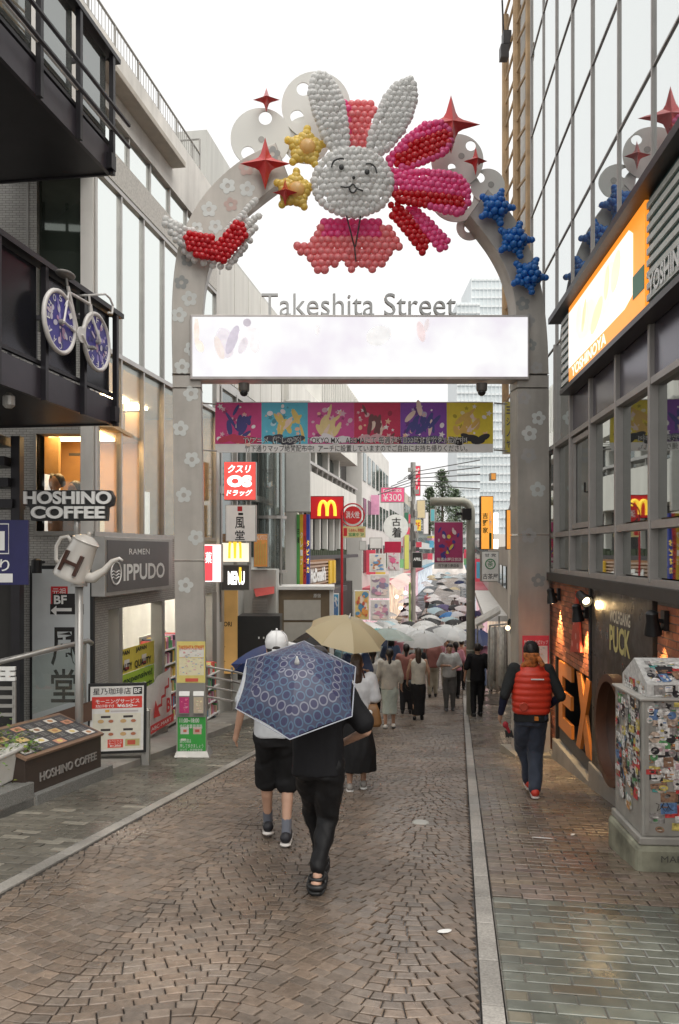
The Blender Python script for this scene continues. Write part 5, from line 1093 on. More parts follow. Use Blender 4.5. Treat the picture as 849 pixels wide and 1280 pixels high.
for px in (-40, 16): MB().box(f9, fx(px, 9.2), fx(px + 4, 9.2), fz(915, 9.2), fz(852, 9.2), -.01, .02).build('upright', GREYM, ce)
bs_ = empty('blue_notice', W(10, 731, 9.0), 'dark blue notice board with white writing at left edge', 'sign'); f8 = front(9.0)
MB().box(f8, fx(-70, 9), fx(35, 9), fz(731, 9), fz(650, 9), -.04, .0).build('board', M('navy_board', (.015, .015, .09), .4), bs_)
m = MB(); pts = [(fx(-50, 9), fz(692, 9)), (fx(11, 9), fz(692, 9)), (fx(11, 9), fz(655, 9)), (fx(-50, 9), fz(655, 9)), (fx(-50, 9), fz(692, 9))]
MB().tube([f8(a, b, .004) for a, b in pts], .008, 5).build('outline', WINK, bs_); text('B1', f8, fx(-30, 9), fx(6, 9), fz(688, 9), fz(664, 9), WINK, bs_, bold=.03); text('あり', f8, fx(-22, 9), fx(12, 9), fz(714, 9), fz(699, 9), WINK, bs_, bold=.03); MB().rect(f8, fx(-60, 9), fx(16, 9), fz(728, 9), fz(717, 9), .003).build('strip', WHITE, bs_)
# two diners behind the café window
for px, lb in ((62, 'diner with dark hair leaning at the café window'), (70, 'diner seen from behind with dark bun at café window'), (92, 'diner half hidden beside the dark panel in café window')):
    t = empty('person', (fx(px, 12.1), 12.1, 2.0), lb, 'person', 'diners in the café window'); p = Vector((fx(px, 12.1), 12.1, fz(603 if px < 90 else 612, 12.1))); m = MB()
    m.sph(p, .09, .1, .115); m.capsule(p + Vector((0, 0, -.1)), p + Vector((0, 0, -.2)), .045, .05); m.loft([(p.x, p.y, p.z - .75, .17, .12), (p.x, p.y, p.z - .4, .19, .12), (p.x, p.y, p.z - .26, .19, .1), (p.x, p.y, p.z - .18, .07, .06)])
    me = remesh(m, .02, 4); me.transform(WM[t.name].inverted()); o = link_mesh('body', me, M('diner_skin_cloth', (.35, .2, .13), .7), t); WM[o.name] = WM[t.name]
    m = MB(); m.sph(p + Vector((.02, .03, .03)), .105, .11, .115); m.sph(p + Vector((.06, .06, .0)), .07); me = remesh(m, .018, 3); me.transform(WM[t.name].inverted()); link_mesh('hair', me, M('hair_black', (.015, .011, .01), .45, var=.3, vs=40), t)
# ------------------------------------------------------------------ further down the street, left side
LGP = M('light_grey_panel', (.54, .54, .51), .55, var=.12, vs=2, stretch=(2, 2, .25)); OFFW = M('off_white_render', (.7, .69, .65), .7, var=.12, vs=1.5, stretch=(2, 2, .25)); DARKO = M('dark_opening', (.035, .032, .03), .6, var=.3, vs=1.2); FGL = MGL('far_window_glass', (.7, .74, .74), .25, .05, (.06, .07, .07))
def FB(name, mat, par, d, x0, y0, x1, y1, n0=0., n1=.1, bevel=0.):
    """box seen square on: pixel rectangle at depth d"""
    return MB().box(front(d), fx(x0, d), fx(x1, d), fz(y1, d), fz(y0, d), n0, n1).build(name, mat, par, bevel=bevel)
b2 = empty('grey_panel_building', LF(19, G(-2.5, 19)), 'light grey panelled building just beyond the lit shop', 'building')
def B2(name, mat, d0, d1, z0, z1, n0, n1): return MB().box(LF, d0, d1, z0, z1, n0, n1).build(name, mat, b2)
B2('body', LGP, 17.45, 23.5, -2.8, 8.6, -5, -.05); B2('tower', LGP, 17.5, 19.5, 8.6, 11.0, -3, -.3); B2('roof_box', OFFW, 20, 22, 8.6, 9.3, -2, -.6)
for k in range(5): B2('cladding_panel', OFFW, 17.5 + k * 1.2, 18.66 + k * 1.2, 5.6, 8.5, -.049, -.02)
for k in range(5):
    for z0, z1 in ((3.2, 5.3), (1.6, 3.0)): B2('window', FGL, 17.6 + k * 1.2, 18.5 + k * 1.2, z0, z1, -.049, -.03)
B2('beam', ALU, 17.45, 23.5, 3.02, 3.18, -.045, .02); B2('beam', ALU, 17.45, 23.5, 5.35, 5.55, -.045, .02)
for k in range(6): B2('pipe_duct', ALU, 17.5 + k * 1.2, 17.58 + k * 1.2, .2, 5.4, -.045, .03)
ow = empty('amber_shop_wall', W(285, 830, 18.2), 'amber lit wall panel with dark lettering beyond the arch leg', 'sign')
FB('panel', M('amber_panel', (.62, .36, .12), .5, var=.2, vs=1.2, em=.16), ow, 18.0, 256, 722, 297, 842, -.1, .02); text('SHITADORI', front(18.0), fx(258, 18), fx(290, 18), fz(783, 18), fz(777, 18), INK, ow, n=.025, bold=.02)
for k in range(6): MB().rect(front(18.0), fx(259, 18), fx(272 + 5 * (k % 3), 18), fz(797 + k * 6, 18), fz(796 + k * 6, 18), .024).build('small_print_line', M('faded_brown', (.3, .16, .06), .6), ow)
def litsign(name, label, d, x0, y0, x1, y1, c, em, depth=.22, edge=None, cat='sign', grp=None):
    t = empty(name, W((x0 + x1) / 2, y1, d), label, cat, grp); FB('casing', edge or STEEL, t, d, x0, y0, x1, y1, -depth, -.004); FB('face', M('face_%s_%d_%d' % (name, x0, y0), c, .4, var=.04, em=em), t, d, x0 + .8, y0 + .8, x1 - .8, y1 - .8, -.003, .01); return t
def ftext(s, t, d, x0, y0, x1, y1, mat, bold=.02, n=.014, **k): return text(s, front(d), fx(x0, d), fx(x1, d), fz(y1, d), fz(y0, d), mat, t, n=n, bold=bold, **k)
WLIT = M('lit_white_letter', (1, .97, .93), .4, var=0, em=1.0)
t = litsign('drugstore_sign', 'red lit drugstore sign box with white lettering', 17.2, 280, 577, 320, 625, (.85, .07, .06), .75); ftext('クスリ', t, 17.2, 285, 581, 313, 591, WLIT, .06, shear=.2); ftext('OS', t, 17.2, 284, 594, 315, 609, WLIT, .07); ftext('ドラッグ', t, 17.2, 284, 612, 315, 620, WLIT, .06, shear=.2)
t = litsign('calligraphy_sign', 'white sign box with black brush characters under the red one', 17.2, 282, 631, 320, 677, (.72, .7, .68), .12); ftext('一風堂', t, 17.2, 289, 0, 290, 1, INK) if False else None
for ch, a, b in (('一', 641, 644), ('風', 646, 661), ('堂', 663, 675)): ftext(ch, t, 17.2, 294 if ch != '一' else 298, a, 306 if ch != '一' else 304, b, INK, .03)
FB('seal', RINK, t, 17.2, 297, 633, 303, 639, .011, .013)
t = litsign('arches_light_box', 'small white light box with glowing yellow letter', 17.4, 277, 678, 312, 703, (.9, .85, .7), .55); 
def mlogo(t, d, x0, y0, x1, y1, r, mat, n=.03):
    cx = (x0 + x1) / 2; w = (x1 - x0) / 4
    for s in (-1, 1):
        pts = [(cx + s * w + w * math.cos(a), y1 - (y1 - y0) * max(0, math.sin(a)) ** .6) for a in [math.pi * i / 14 for i in range(15)]]
        MB().tube([front(d)(fx(px, d), fz(py, d), n) for px, py in pts], r, 6).build('arch_mark', mat, t)
YLIT = M('lit_yellow', (.95, .62, .05), .4, var=0, em=.6)
mlogo(t, 17.4, 287, 672, 301, 698, .03, YLIT)
t = litsign('grey_arrow_sign', 'grey sign box with bright white lettering below the light box', 17.4, 276, 706, 312, 738, (.1, .095, .09), 0.); ftext('MENU', t, 17.4, 285, 714, 306, 731, WLIT, .05)
FB('mark', YLIT, t, 17.4, 299, 709, 302, 728, .016, .03)
t = litsign('pink_red_light_box', 'glowing white and red light box beside the left arch leg', 15.6, 255, 680, 277, 728, (1, .8, .78), .9); FB('red_half', M('lit_red', (.85, .08, .1), .4, var=0, em=.6), t, 15.6, 256, 682, 266, 726, .011, .013); ftext('薬', t, 15.6, 257, 690, 265, 704, WLIT, .03, n=.02)
t = litsign('floor_plate', 'small white floor number plate at the first bend', 17.3, 256, 622, 270, 645, (.6, .6, .57), 0); ftext('F-66', t, 17.3, 257.5, 627, 268, 636, INK, .03)
t = litsign('toilet_plate', 'small white pictogram plate below the floor number', 17.3, 256, 648, 270, 672, (.55, .55, .52), 0)
for px in (259, 265): FB('pictogram', INK, t, 17.3, px, 654, px + 3, 666, .011, .013)
t = litsign('snack_poster', 'orange snack poster under the glass stair drum', 19.5, 317, 667, 335, 709, (.7, .3, .08), .15); ftext('LONG POTATO', t, 19.5, 318, 669, 334, 675, WINK)
for k in range(5): FB('stick_picture', M('chips_yellow', (.75, .5, .15), .5), t, 19.5, 319 + 3 * k, 680 - 2 * (k % 3), 321 + 3 * k, 706, .011, .014 + .002 * k)
# glass drum stair
gd = empty('glass_drum', W(338, 745, 21), 'tall round glass stair drum with steel rings', 'stair tower')
for y0, y1 in ((560, 645), (648, 712)): MB().lathe(W(337, y1, 21.2), [(.42, 0), (.42, (y1 - y0) * .0212)], 24).build('glass_wall', MGL('drum_glass', (.7, .76, .74), .3, .03, (.25, .28, .27), .6, (.7, .78, .75)), gd, smooth=True, auto=40)
for y in (560, 646, 713): MB().lathe(W(337, y + 3, 21.2), [(.46, 0), (.46, .08)], 24).build('ring', ALU, gd)
for px in (323, 331, 343, 351): MB().tube([W(px, 560, 20.9), W(px, 745, 20.9)], .03, 6).build('upright', ALU, gd)
for k in range(7): MB().box(front(21.2), fx(328, 21.2), fx(347, 21.2), fz(590 + k * 20, 21.2), fz(587 + k * 20, 21.2), -.2, .2).build('tread', GREYM, gd)
t = empty('shutter_kiosk', W(322, 800, 19.5), 'grey shutter kiosk with small red awning', 'kiosk'); FB('wall', LGP, t, 19.6, 296, 712, 345, 800, -1, 0); FB('shutter', M('shutter_slats', (.4, .39, .37), .4, .4), t, 19.6, 316, 748, 334, 775, .0, .03)
m = MB(); m.add([W(317, 736, 19.6), W(343, 733, 19.6), W(343, 742, 19.2), W(320, 746, 19.2)], [(0, 1, 2, 3)]); m.build('awning', M('red_awning', (.5, .08, .07), .6), t)
for k in range(7): FB('shutter_slat', ALU, t, 19.6, 316, 750 + 3.6 * k, 334, 751.6 + 3.6 * k, .031, .045)
t = empty('black_counter', W(323, 830, 17.9), 'black box counter with pale door spots behind the railing', 'counter'); FB('body', M('satin_black', (.02, .02, .02), .35), t, 17.9, 297, 770, 350, 850, -.8, 0, .01)
for px, py in ((323, 796), (329, 796), (323, 810)): FB('knob', WHITE, t, 17.9, px, py, px + 1.6, py + 2.4, 0, .03)
rl2 = empty('ramp_railing', W(280, 880, 15.5), 'curved silver railing beside the shop ramp', 'railing')
for k in range(4): MB().tube([W(257, 833 + 12.5 * k, 15.4), W(290, 839 + 12.5 * k, 15.4), W(312, 845 + 12 * k, 15.9), W(330, 850 + 12 * k, 17)], .022, 6).build('rail', STEEL, rl2)
for px in (259, 290, 312): MB().tube([W(px, 834, 15.45), W(px, 888, 15.45)], .022, 6).build('post', STEEL, rl2)
t = empty('roadside_kiosk', W(380, 810, 20), 'brown framed kiosk with two pale shutter panels', 'kiosk'); FB('body', M('kiosk_brown', (.2, .15, .095), .5), t, 20.5, 346, 736, 414, 840, -1.2, 0, .02); FB('roof', WHITE, t, 20.5, 344, 733, 418, 737, -1.3, .1)
FB('shutter_panel', M('kiosk_panel', (.52, .5, .45), .5, var=.06), t, 20.5, 355, 750, 401, 775, .001, .03); FB('shutter_panel', MATS['kiosk_panel'], t, 20.5, 355, 778, 401, 802, .001, .03); FB('side_rail', WHITE, t, 20.5, 412, 738, 417, 840, -1.2, .02); ftext('原宿', t, 20.5, 392, 742, 401, 747, WINK, .02)
# big blank sign back, rainbow wall
t = empty('blank_sign_slab', W(371, 640, 22), 'tall blank grey sign slab seen from behind', 'sign'); FB('slab', M('slab_grey', (.48, .48, .46), .5, var=.05), t, 22, 357, 500, 388, 640, -.25, 0, .02); FB('edge', ALU, t, 22, 354.5, 500, 357, 640, -.25, .03)
for y in (520, 600, 625): FB('bracket', ALU, t, 22, 348, y, 355, y + 3, -.15, -.05)
t = empty('rainbow_wall', W(370, 740, 22.6), 'rainbow striped painted wall panel with scribbled writing', 'wall'); FB('white_wall', OFFW, t, 22.6, 353, 640, 372, 745, -1, 0)
for k, c in enumerate(((.1, .38, .1), (.75, .5, .04), (.66, .06, .05), (.04, .07, .4))): FB('stripe', M('rainbow_%d' % k, c, .5, var=.1), t, 22.6, 371 + 4 * k, 643, 375 + 4 * k, 742, -.5, .02 + .002 * k)
for k, s in enumerate(('古着', 'クレープ', 'ハラジュク', 'タピオカ')):
    for j, ch in enumerate(s): ftext(ch, t, 22.6, 371.6 + 4 * k, 660 + 11 * j + 5 * k, 374.6 + 4 * k, 668 + 11 * j + 5 * k, (INK, WINK, INK, YLIT)[k], .03, n=.035)
t = litsign('burger_sign', 'red square sign with golden arches mark', 24, 388, 620, 430, 649, (.55, .015, .02), .15, .15, BLACK); mlogo(t, 24, 399, 627, 419, 645, .055, YLIT)
hy = empty('hydrant_sign', W(427, 800, 22), 'red pole with round red hydrant sign and yellow plate', 'sign'); RP = M('red_pole', (.5, .02, .03), .4)
MB().tube([W(427.5, 812, 22), W(427.5, 644, 22)], .035, 8).build('pole', RP, hy); MB().tube([W(441 + 14.5 * math.cos(a), 644 + 14.5 * math.sin(a), 22) for a in [2 * math.pi * i / 30 for i in range(31)]], .022, 6, False).build('ring', RP, hy)
f22 = front(22); m = MB(); m.flat(f22, [(fx(441 + 11.3 * math.cos(a), 22), fz(644 - 11.3 * math.sin(a), 22)) for a in [2 * math.pi * i / 28 for i in range(28)]], .02); m.build('disc', M('hydrant_red', (.66, .03, .035), .4), hy); ftext('消火栓', hy, 22, 432.5, 639, 449.5, 648, WINK, .03, n=.024)
FB('plate', M('plate_yellow', (.72, .62, .3), .5), hy, 22, 428, 658, 457, 672, 0, .02); ftext('らあめん 原宿店', hy, 22, 436, 660.5, 455, 665, RINK, n=.024); ftext('営業中 2F', hy, 22, 436, 666, 455, 670.5, M('green_ink', (.05, .3, .1), .5, var=0), n=.024); FB('picture', RINK, hy, 22, 429.5, 660, 434, 670, .021, .024)
# white terraced building
b3 = empty('white_terrace_building', LF(30, G(-1, 30)), 'white building with long slanting balcony bands down the street', 'building')
def B3(name, mat, d0, d1, z0, z1, n0, n1): return MB().box(LF, d0, d1, z0, z1, n0, n1).build(name, mat, b3)
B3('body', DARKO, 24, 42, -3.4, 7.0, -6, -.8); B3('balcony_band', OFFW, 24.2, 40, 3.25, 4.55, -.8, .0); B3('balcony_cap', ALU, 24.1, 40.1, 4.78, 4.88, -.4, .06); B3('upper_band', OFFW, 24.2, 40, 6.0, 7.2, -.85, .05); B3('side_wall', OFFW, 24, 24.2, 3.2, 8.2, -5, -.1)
for k in range(14): B3('balcony_post', ALU, 24.5 + k * 1.15, 24.56 + k * 1.15, 4.55, 4.8, -.1, .02)
for k in range(5): B3('column', OFFW, 25.5 + 3 * k, 25.9 + 3 * k, 4.55, 6.0, -.9, -.5)
for k in range(6): B3('terrace_window', FGL, 26.2 + 2.4 * k, 27.9 + 2.4 * k, 4.6, 5.9, -.79, -.75)
B3('ribbed_wall', OFFW, 30, 42, 7.2, 9.4, -5, .02)
for k in range(24): B3('rib', LGP, 30.1 + k * .5, 30.2 + k * .5, 7.21, 9.3, .021, .06)
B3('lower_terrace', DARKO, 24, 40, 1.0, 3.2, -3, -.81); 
for k in range(9): B3('lower_column', OFFW, 24.6 + 1.7 * k, 24.8 + 1.7 * k, 1.5, 3.25, -.5, -.3)
B3('terrace_floor', DGREY, 24, 40, 1.45, 1.6, -.8, .1)
for k in range(30): B3('plant_box', M('dark_planting', (.04, .055, .03), .8), 24.4 + .4 * k, 24.7 + .4 * k, 1.6, 1.75 + .1 * RN.random(), -.1, .06)
for k in range(3): MB().tube([LF(29 + k * .5, 5.6, -.2), LF(29 + k * .5, 5.6, .5)], .03, 6).build('floodlight_arm', WHITE, b3)
t = empty('wood_slat_sign', LF(27, -.3), 'brown timber slat sign board with white lettering', 'sign'); MB().box(LF, 24.0, 31.4, .45, 1.45, -.3, .3).build('timber_box', M('timber_brown', (.28, .14, .06), .5, var=.15), t)
for k in range(8): MB().box(LF, 24.6, 31.3, .5 + k * .118, .56 + k * .118, .302, .36).build('slat', M('slat_pale', (.46, .33, .25), .5), t)
text("McDonald's", LF, 26.0, 28.9, .7, 1.2, WINK, t, n=.38, bold=.07); MB().box(LF, 29.5, 30.1, .55, 1.4, .37, .42).build('yellow_block', M('yellow_block', (.75, .48, .04), .5), t); MB().box(LF, 29.0 + 1.4, 30.9, .55, 1.4, .37, .42).build('yellow_block', MATS['yellow_block'], t)
MB().box(LF, 24, 32, .2, .4, -.3, .7).build('dark_canopy', DGREY, t)
# shop fronts below, posters and the small signs beyond
sf = empty('poster_shop_front', LF(36, -3), 'shop front of stacked poster panels with pink awning', 'shop')
def SFb(name, mat, d0, d1, z0, z1, n0, n1): return MB().box(LF, d0, d1, z0, z1, n0, n1).build(name, mat, sf)
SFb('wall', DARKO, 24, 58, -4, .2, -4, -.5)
SFb('shop_glow_slab', M('shop_glow', (1, .85, .62), .5, em=1.1, var=.5, vs=3), 43, 58, -3.2, -.6, -.49, -.3)  # light of the shop interiors painted as one long glowing slab
def picture(t, d, x0, y0, x1, y1, base, cols, seed):
    FB('poster_board', WHITE, t, d, x0, y0, x1, y1, -.15, 0); rg = random.Random(seed); m = MB(); f = front(d); m.rect(f, fx(x0 + 1, d), fx(x1 - 1, d), fz(y1 - 1, d), fz(y0 + 1, d), .004, base)
    for k in range(26):
        w = (x1 - x0) * rg.uniform(.05, .22); h = (y1 - y0) * rg.uniform(.03, .13); px = rg.uniform(x0 + 1 + w, x1 - 1 - w); py = rg.uniform(y0 + 1 + h, y1 - 1 - h); blob(m, f, fx(px, d), fz(py, d), w * d / 1000, h * d / 1000, .006 + .001 * k, rg.choice(cols), rg.random() * .6 - .3, 10)
    m.build('poster_print', PRINT, t)['kind'] = 'stuff'
PA = [(.7, .65, .66), (.3, .22, .3), (.6, .3, .4), (.25, .28, .42), (.72, .6, .55)]
picture(sf, 31, 462, 692, 482, 715, (.68, .64, .6), [(.15, .3, .5), (.5, .2, .1), (.7, .65, .6)], 1); picture(sf, 30.5, 463, 718, 487, 748, (.62, .58, .56), PA, 2); picture(sf, 30.5, 463, 750, 487, 776, (.6, .57, .56), PA, 3); picture(sf, 28, 443, 738, 462, 775, (.66, .5, .2), [(.7, .3, .08), (.5, .1, .06), (.1, .25, .4), (.75, .6, .5)], 4); picture(sf, 34, 484, 690, 500, 714, (.72, .6, .62), [(.75, .15, .3), (.72, .65, .66)], 5); picture(sf, 24.5, 415, 742, 424, 790, (.1, .35, .55), [(.7, .7, .7), (.1, .2, .4)], 6)
m = MB(); m.add([W(486, 727, 38), W(505, 716, 46), W(518, 726, 44), W(498, 738, 37)], [(0, 1, 2, 3)]); m.build('pink_awning', M('pink_awning', (.72, .52, .48), .6), sf)
for px, py in ((496, 746), (507, 741), (501, 760)): MB().sph(W(px, py, 40), .09).build('lantern', M('lantern_glow', (1, .85, .6), .5, var=0, em=3), sf, smooth=True)
FB('green_pillar', M('lime_pillar', (.35, .55, .15), .5), sf, 42, 511, 728, 515, 780, 0, .2)
rs = empty('round_shop_sign', W(495, 674, 32), 'round white sign with two black characters above red plate', 'sign'); f32 = front(32); m = MB(); m.prism(f32, [(fx(495, 32) + .5 * math.cos(a), fz(658.5, 32) + .5 * math.sin(a)) for a in [2 * math.pi * i / 32 for i in range(32)]], -.12, 0); m.build('disc', M('sign_disc', (.66, .67, .64), .5, em=.08), rs)
ftext('古', rs, 32, 490, 647, 501, 657.5, INK, .03); ftext('着', rs, 32, 490, 659, 502, 672, INK, .03); FB('red_plate', M('crimson_plate', (.42, .01, .05), .5), rs, 32, 481, 677, 501.5, 691, -.05, .02)
t = litsign('price_sign', 'pink price sign with white ¥300 lettering', 34, 476, 609, 506, 628, (.72, .1, .22), .15); ftext('PARIS KIDS', t, 34, 479, 611.5, 502, 615, WINK); ftext('¥300', t, 34, 479, 617, 502, 626, WINK, .0)
t = litsign('vertical_red_sign', 'tall narrow red sign with white characters far down', 45, 515, 582, 526, 620, (.62, .04, .08), .15)
for k, ch in enumerate('ダイソー'[:3]): ftext(ch, t, 45, 516.5, 585 + 11.5 * k, 524.5, 594 + 11.5 * k, WINK, .04)
t = litsign('yellow_blade_sign', 'yellow blade sign on the cluttered utility pole', 42, 516, 649, 527, 664, (.75, .55, .06), .15); ftext('2F', t, 42, 519, 653, 525, 661, RINK)
t = litsign('tall_beige_blade', 'tall beige blade sign above the yellow one', 43, 521, 625, 532, 648, (.6, .5, .3), .1)
t = litsign('black_shop_sign', 'small black sign with white lettering beside lime pillar', 36, 515, 690, 528, 710, (.02, .02, .02), 0); ftext('APRIL', t, 36, 517, 697, 526.5, 701, WINK)
for lb, d, x0, y0, x1, y1, c in (('narrow lime and yellow banner sign left of the pole', 38, 505, 668, 512, 712, (.62, .6, .15)), ('pale pink shop sign under the red plate', 36, 484, 700, 497, 712, (.7, .35, .42)), ('white box sign on the terrace edge', 33, 462, 672, 478, 686, (.68, .67, .64)), ('dark green blade sign beside the round white one', 40, 505, 640, 511, 660, (.05, .2, .12)), ('grey meter box sign near the hydrant pole', 30, 449, 676, 458, 688, (.4, .4, .38)), ('white vertical blade sign above the pipe gate arm', 46, 529, 640, 536, 668, (.7, .68, .66)), ('teal blade sign behind the pipe gate arm', 50, 538, 636, 544, 652, (.1, .35, .38))):
    litsign('blade_sign', lb, d, x0, y0, x1, y1, c, .1, .1)
up = empty('utility_pole', W(518, 770, 40), 'grey utility pole hung with boxes and cables', 'pole'); MB().tube([W(516.5, 775, 40), W(516.5, 578, 40)], .13, 10).build('pole', GREYM, up)
for k in range(14): px = 512 + RN.uniform(-2, 8); py = 585 + k * 9; FB('pole_box', RN.choice([GREYM, DGREY, LGP]), up, 39.8, px, py, px + RN.uniform(2, 6), py + RN.uniform(3, 8), -.1, .15)
for k in range(5): MB().tube([W(505 - 8 * k, 598 + 5 * k, 34 - k), W(517, 590 + 4 * k, 40), W(600, 575 + 9 * k, 30)], .02, 4).build('cable', BLACK, up)
# receding fronts beyond, both sides
def farbuilding(label, d0, d1, side, z1, col, floors, k):
    p, dr = (5.3, .1535) if side < 0 else (-1.45, .15)
    f = Fr((-p, 0, 0), (dr, 1, 0)); sg = 1 if side < 0 else -1; t = empty('street_building', f((d0 + d1) / 2, G(-p + dr * d0, d0)), label, 'building', 'buildings further down the street')
    def bx(nm, mt, a, b, z0, z1_, n0, n1): return MB().box(f, a, b, z0, z1_, min(n0 * sg, n1 * sg), max(n0 * sg, n1 * sg)).build(nm, mt, t)
    g = G(0, d0); bx('wall', M('far_render_%d' % k, col, .7, var=.12, vs=.5), d0, d1 - .05, -5, z1, -7, 0); h = (z1 - .8) / floors
    for i in range(floors):
        n = max(2, int((d1 - d0) / 2.2))
        for j in range(n): a = d0 + .4 + (d1 - d0 - .6) * j / n; bx('window', FGL, a, a + (d1 - d0) / n * .6, .6 + h * i, .6 + h * i + h * .62, .001, .04)
    bx('shop_front', M('far_glow_%d' % k, [(.8, .62, .45), (.75, .5, .55), (.6, .65, .7)][k % 3], .5, var=.6, vs=1.5, em=.35), d0 + .3, d1 - .3, -3.6, -.4, .001, .06); bx('canopy', M('far_canopy_%d' % k, [(.6, .58, .55), (.5, .12, .15), (.15, .3, .4)][k % 3], .6), d0 + .2, d1 - .2, -.38, -.2, .0, .7)
    rg = random.Random(k)
    for j in range(4 if k != 3 else 0): d = rg.uniform(d0 + .5, d1 - .5); z = rg.uniform(-.1, max(.6, z1 - 2)); bx('blade_sign', M('far_sign_%d' % (rg.randint(0, 6)), [(.65, .08, .12), (.7, .55, .1), (.75, .72, .7), (.1, .35, .5), (.65, .3, .45), (.08, .08, .09), (.2, .45, .2)][rg.randint(0, 6)], .5, em=.1), d, d + .15, z, z + rg.uniform(.6, 1.5), .05, rg.uniform(.5, .9))
farbuilding('white ribbed front between poster shop and the next, left', 42.2, 57.9, -1, 8.2, (.62, .61, .58), 3, 7); farbuilding('pale grey terraced front beyond the poster shop, left of street', 58, 72, -1, 6.0, (.5, .5, .49), 2, 0); farbuilding('cream front further down on the left of the street', 72, 95, -1, 7.2, (.55, .5, .42), 3, 1); farbuilding('distant white front at the left end of the crowd', 95, 140, -1, 5.5, (.6, .6, .58), 2, 2); farbuilding('low tan shop front beyond the orange sign on the right', 24, 40, 1, 1.9, (.45, .4, .34), 1, 3); farbuilding('white two-storey front behind the pipe gate, right side', 40, 66, 1, 2.6, (.58, .57, .55), 2, 4); farbuilding('distant grey front at the right end of the crowd', 66, 140, 1, 2.8, (.48, .48, .48), 2, 5)
eb = empty('end_building', (fx(575, 150), 150, -3.4), 'pale building closing the view at the street end', 'building'); FB('wall', M('end_wall', (.55, .55, .54), .7, var=.1, vs=.3), eb, 150, 528, 655, 612, 712, -8, 0); FB('storefront', M('end_glow', (.75, .7, .66), .6, var=.5, vs=.4, em=.15), eb, 150, 532, 700, 608, 718, .01, .3)
for j in range(9):
    for i in range(3): FB('window', FGL, eb, 150, 531 + j * 9, 660 + i * 12, 537 + j * 9, 667 + i * 12, .01, .2)
# glass towers on the skyline; distance haze is painted into their pale colours
for lb, d, x0, y0, x1, y1, st in (('tall pale blue glass tower rising behind the arch', 310, 589, 347, 648, 720, 11), ('lower pale blue glass block beside the taller tower', 300, 571, 378, 600, 720, 10)):
    t = empty('glass_tower', W((x0 + x1) / 2, y1, d), lb, 'tower', 'glass towers on the skyline'); FB('curtain_wall', M('tower_glass_hazed', (.66, .71, .73), .4, 0., var=.12, vs=.03), t, d, x0, y0, x1, y1, -25, 0); k = 0
    for y in range(y0 + 2, y1, st): FB('floor_band', M('tower_band_hazed', (.73, .76, .77), .5), t, d, x0 - .1, y, x1 + .1, y + 2.2, .01, .5)
    for x in range(x0, x1 + 1, 5): FB('mullion', MATS['tower_band_hazed'], t, d, x, y0, x + .5, y1, .5, .8)
# conifer above the crowd, its green lightened to paint in haze
def conifer(label, px, ytop, d, h, wpx):
    t = empty('conifer_tree', W(px, ytop, d) - Vector((0, 0, h)), label, 'tree', 'trees beyond the street'); top = W(px, ytop, d); r_ = wpx * d / 1000; MB().tube([top - Vector((0, 0, h)), top], [.16, .03], 6).build('trunk', M('bark', (.12, .09, .07), .8), t); m = MB()
    for k in range(16):
        zz = h * (.03 + .9 * (k / 16) ** 1.1); L = r_ * (zz / h) ** .7
        for j in range(7):
            a = RN.uniform(0, 6.28); b0 = top - Vector((0, 0, zz)); tip = b0 + Vector((math.cos(a), math.sin(a), -.12)) * L * RN.uniform(.6, 1.1)
            for i in range(26):
                s = RN.uniform(.15, 1); p = b0.lerp(tip, s) + Vector((RN.gauss(0, .2), RN.gauss(0, .2), RN.gauss(0, .12))); v = Vector((RN.uniform(-1, 1), RN.uniform(-1, 1), RN.uniform(-.4, .6))).normalized() * RN.uniform(.15, .4); w = v.cross(Vector((0, 0, 1))).normalized() * .09; q = RN.uniform(.6, 1.5); m.add([p, p + v * .5 + w, p + v, p + v * .5 - w], [(0, 1, 2, 3)], (q, q, q * .9))
    m.build('crown', M('conifer_green_hazed', (.15, .2, .14), .7, attr='col', var=.2), t)['kind'] = 'stuff'
conifer('dark conifer with tiered branches above the pipe gate', 553, 588, 80, 6, 30); conifer('lower green conifer beside the taller one, half hidden', 537, 610, 85, 5, 26); conifer('rounded green tree top behind the pipe gate', 570, 612, 88, 5, 24)
# pipe gate over the street with its hanging banner
pg = empty('pipe_gate', W(588.5, 895, 19.5), 'grey-green pipe gate spanning the street beyond the arch', 'gate'); GP_ = M('pipe_grey_green', (.44, .44, .38), .5, .2, var=.2, vs=2)
gz = G(fx(588.5, 19.5), 19.5); el = [W(588.5, 640, 19.5)] + [W(576.5 + 12 * math.cos(a), 639 - 12 * math.sin(a), 19.5) for a in [math.pi / 2 * i / 8 for i in range(9)]] + [W(538, 627, 19.5)]
pb = W(588.5, 640, 19.5); MB().tube([(pb.x, pb.y, gz - .1)] + el, .105, 14).build('pipe', GP_, pg, smooth=True)
for py in (690, 750, 812, 850): MB().tube([W(588.5, py, 19.5), W(588.5, py + 1.5, 19.5)], .112, 14).build('joint_ring', GP_, pg)
MB().box(front(19.4), fx(577, 19.4), fx(588, 19.4), fz(650, 19.4), fz(636, 19.4), 0, .2).build('speaker_box', BLACK, pg); MB().box(front(19.4), fx(570, 19.4), fx(577, 19.4), fz(644, 19.4), fz(641, 19.4), 0, .1).build('speaker_arm', BLACK, pg)
hb_ = empty('hanging_banner', W(561, 712, 19.3), 'crimson and purple picture banner hung from the pipe gate', 'banner'); FB('cloth', M('banner_pale', (.6, .58, .58), .6), hb_, 19.3, 543, 652, 579, 711, -.02, 0)
m = MB(); f = front(19.3); Q = lambda px, py: (fx(px, 19.3), fz(py, 19.3)); m.rect(f, *[fx(543.5, 19.3), fx(578.5, 19.3), fz(703, 19.3), fz(653, 19.3)], .003, (.42, .05, .16))
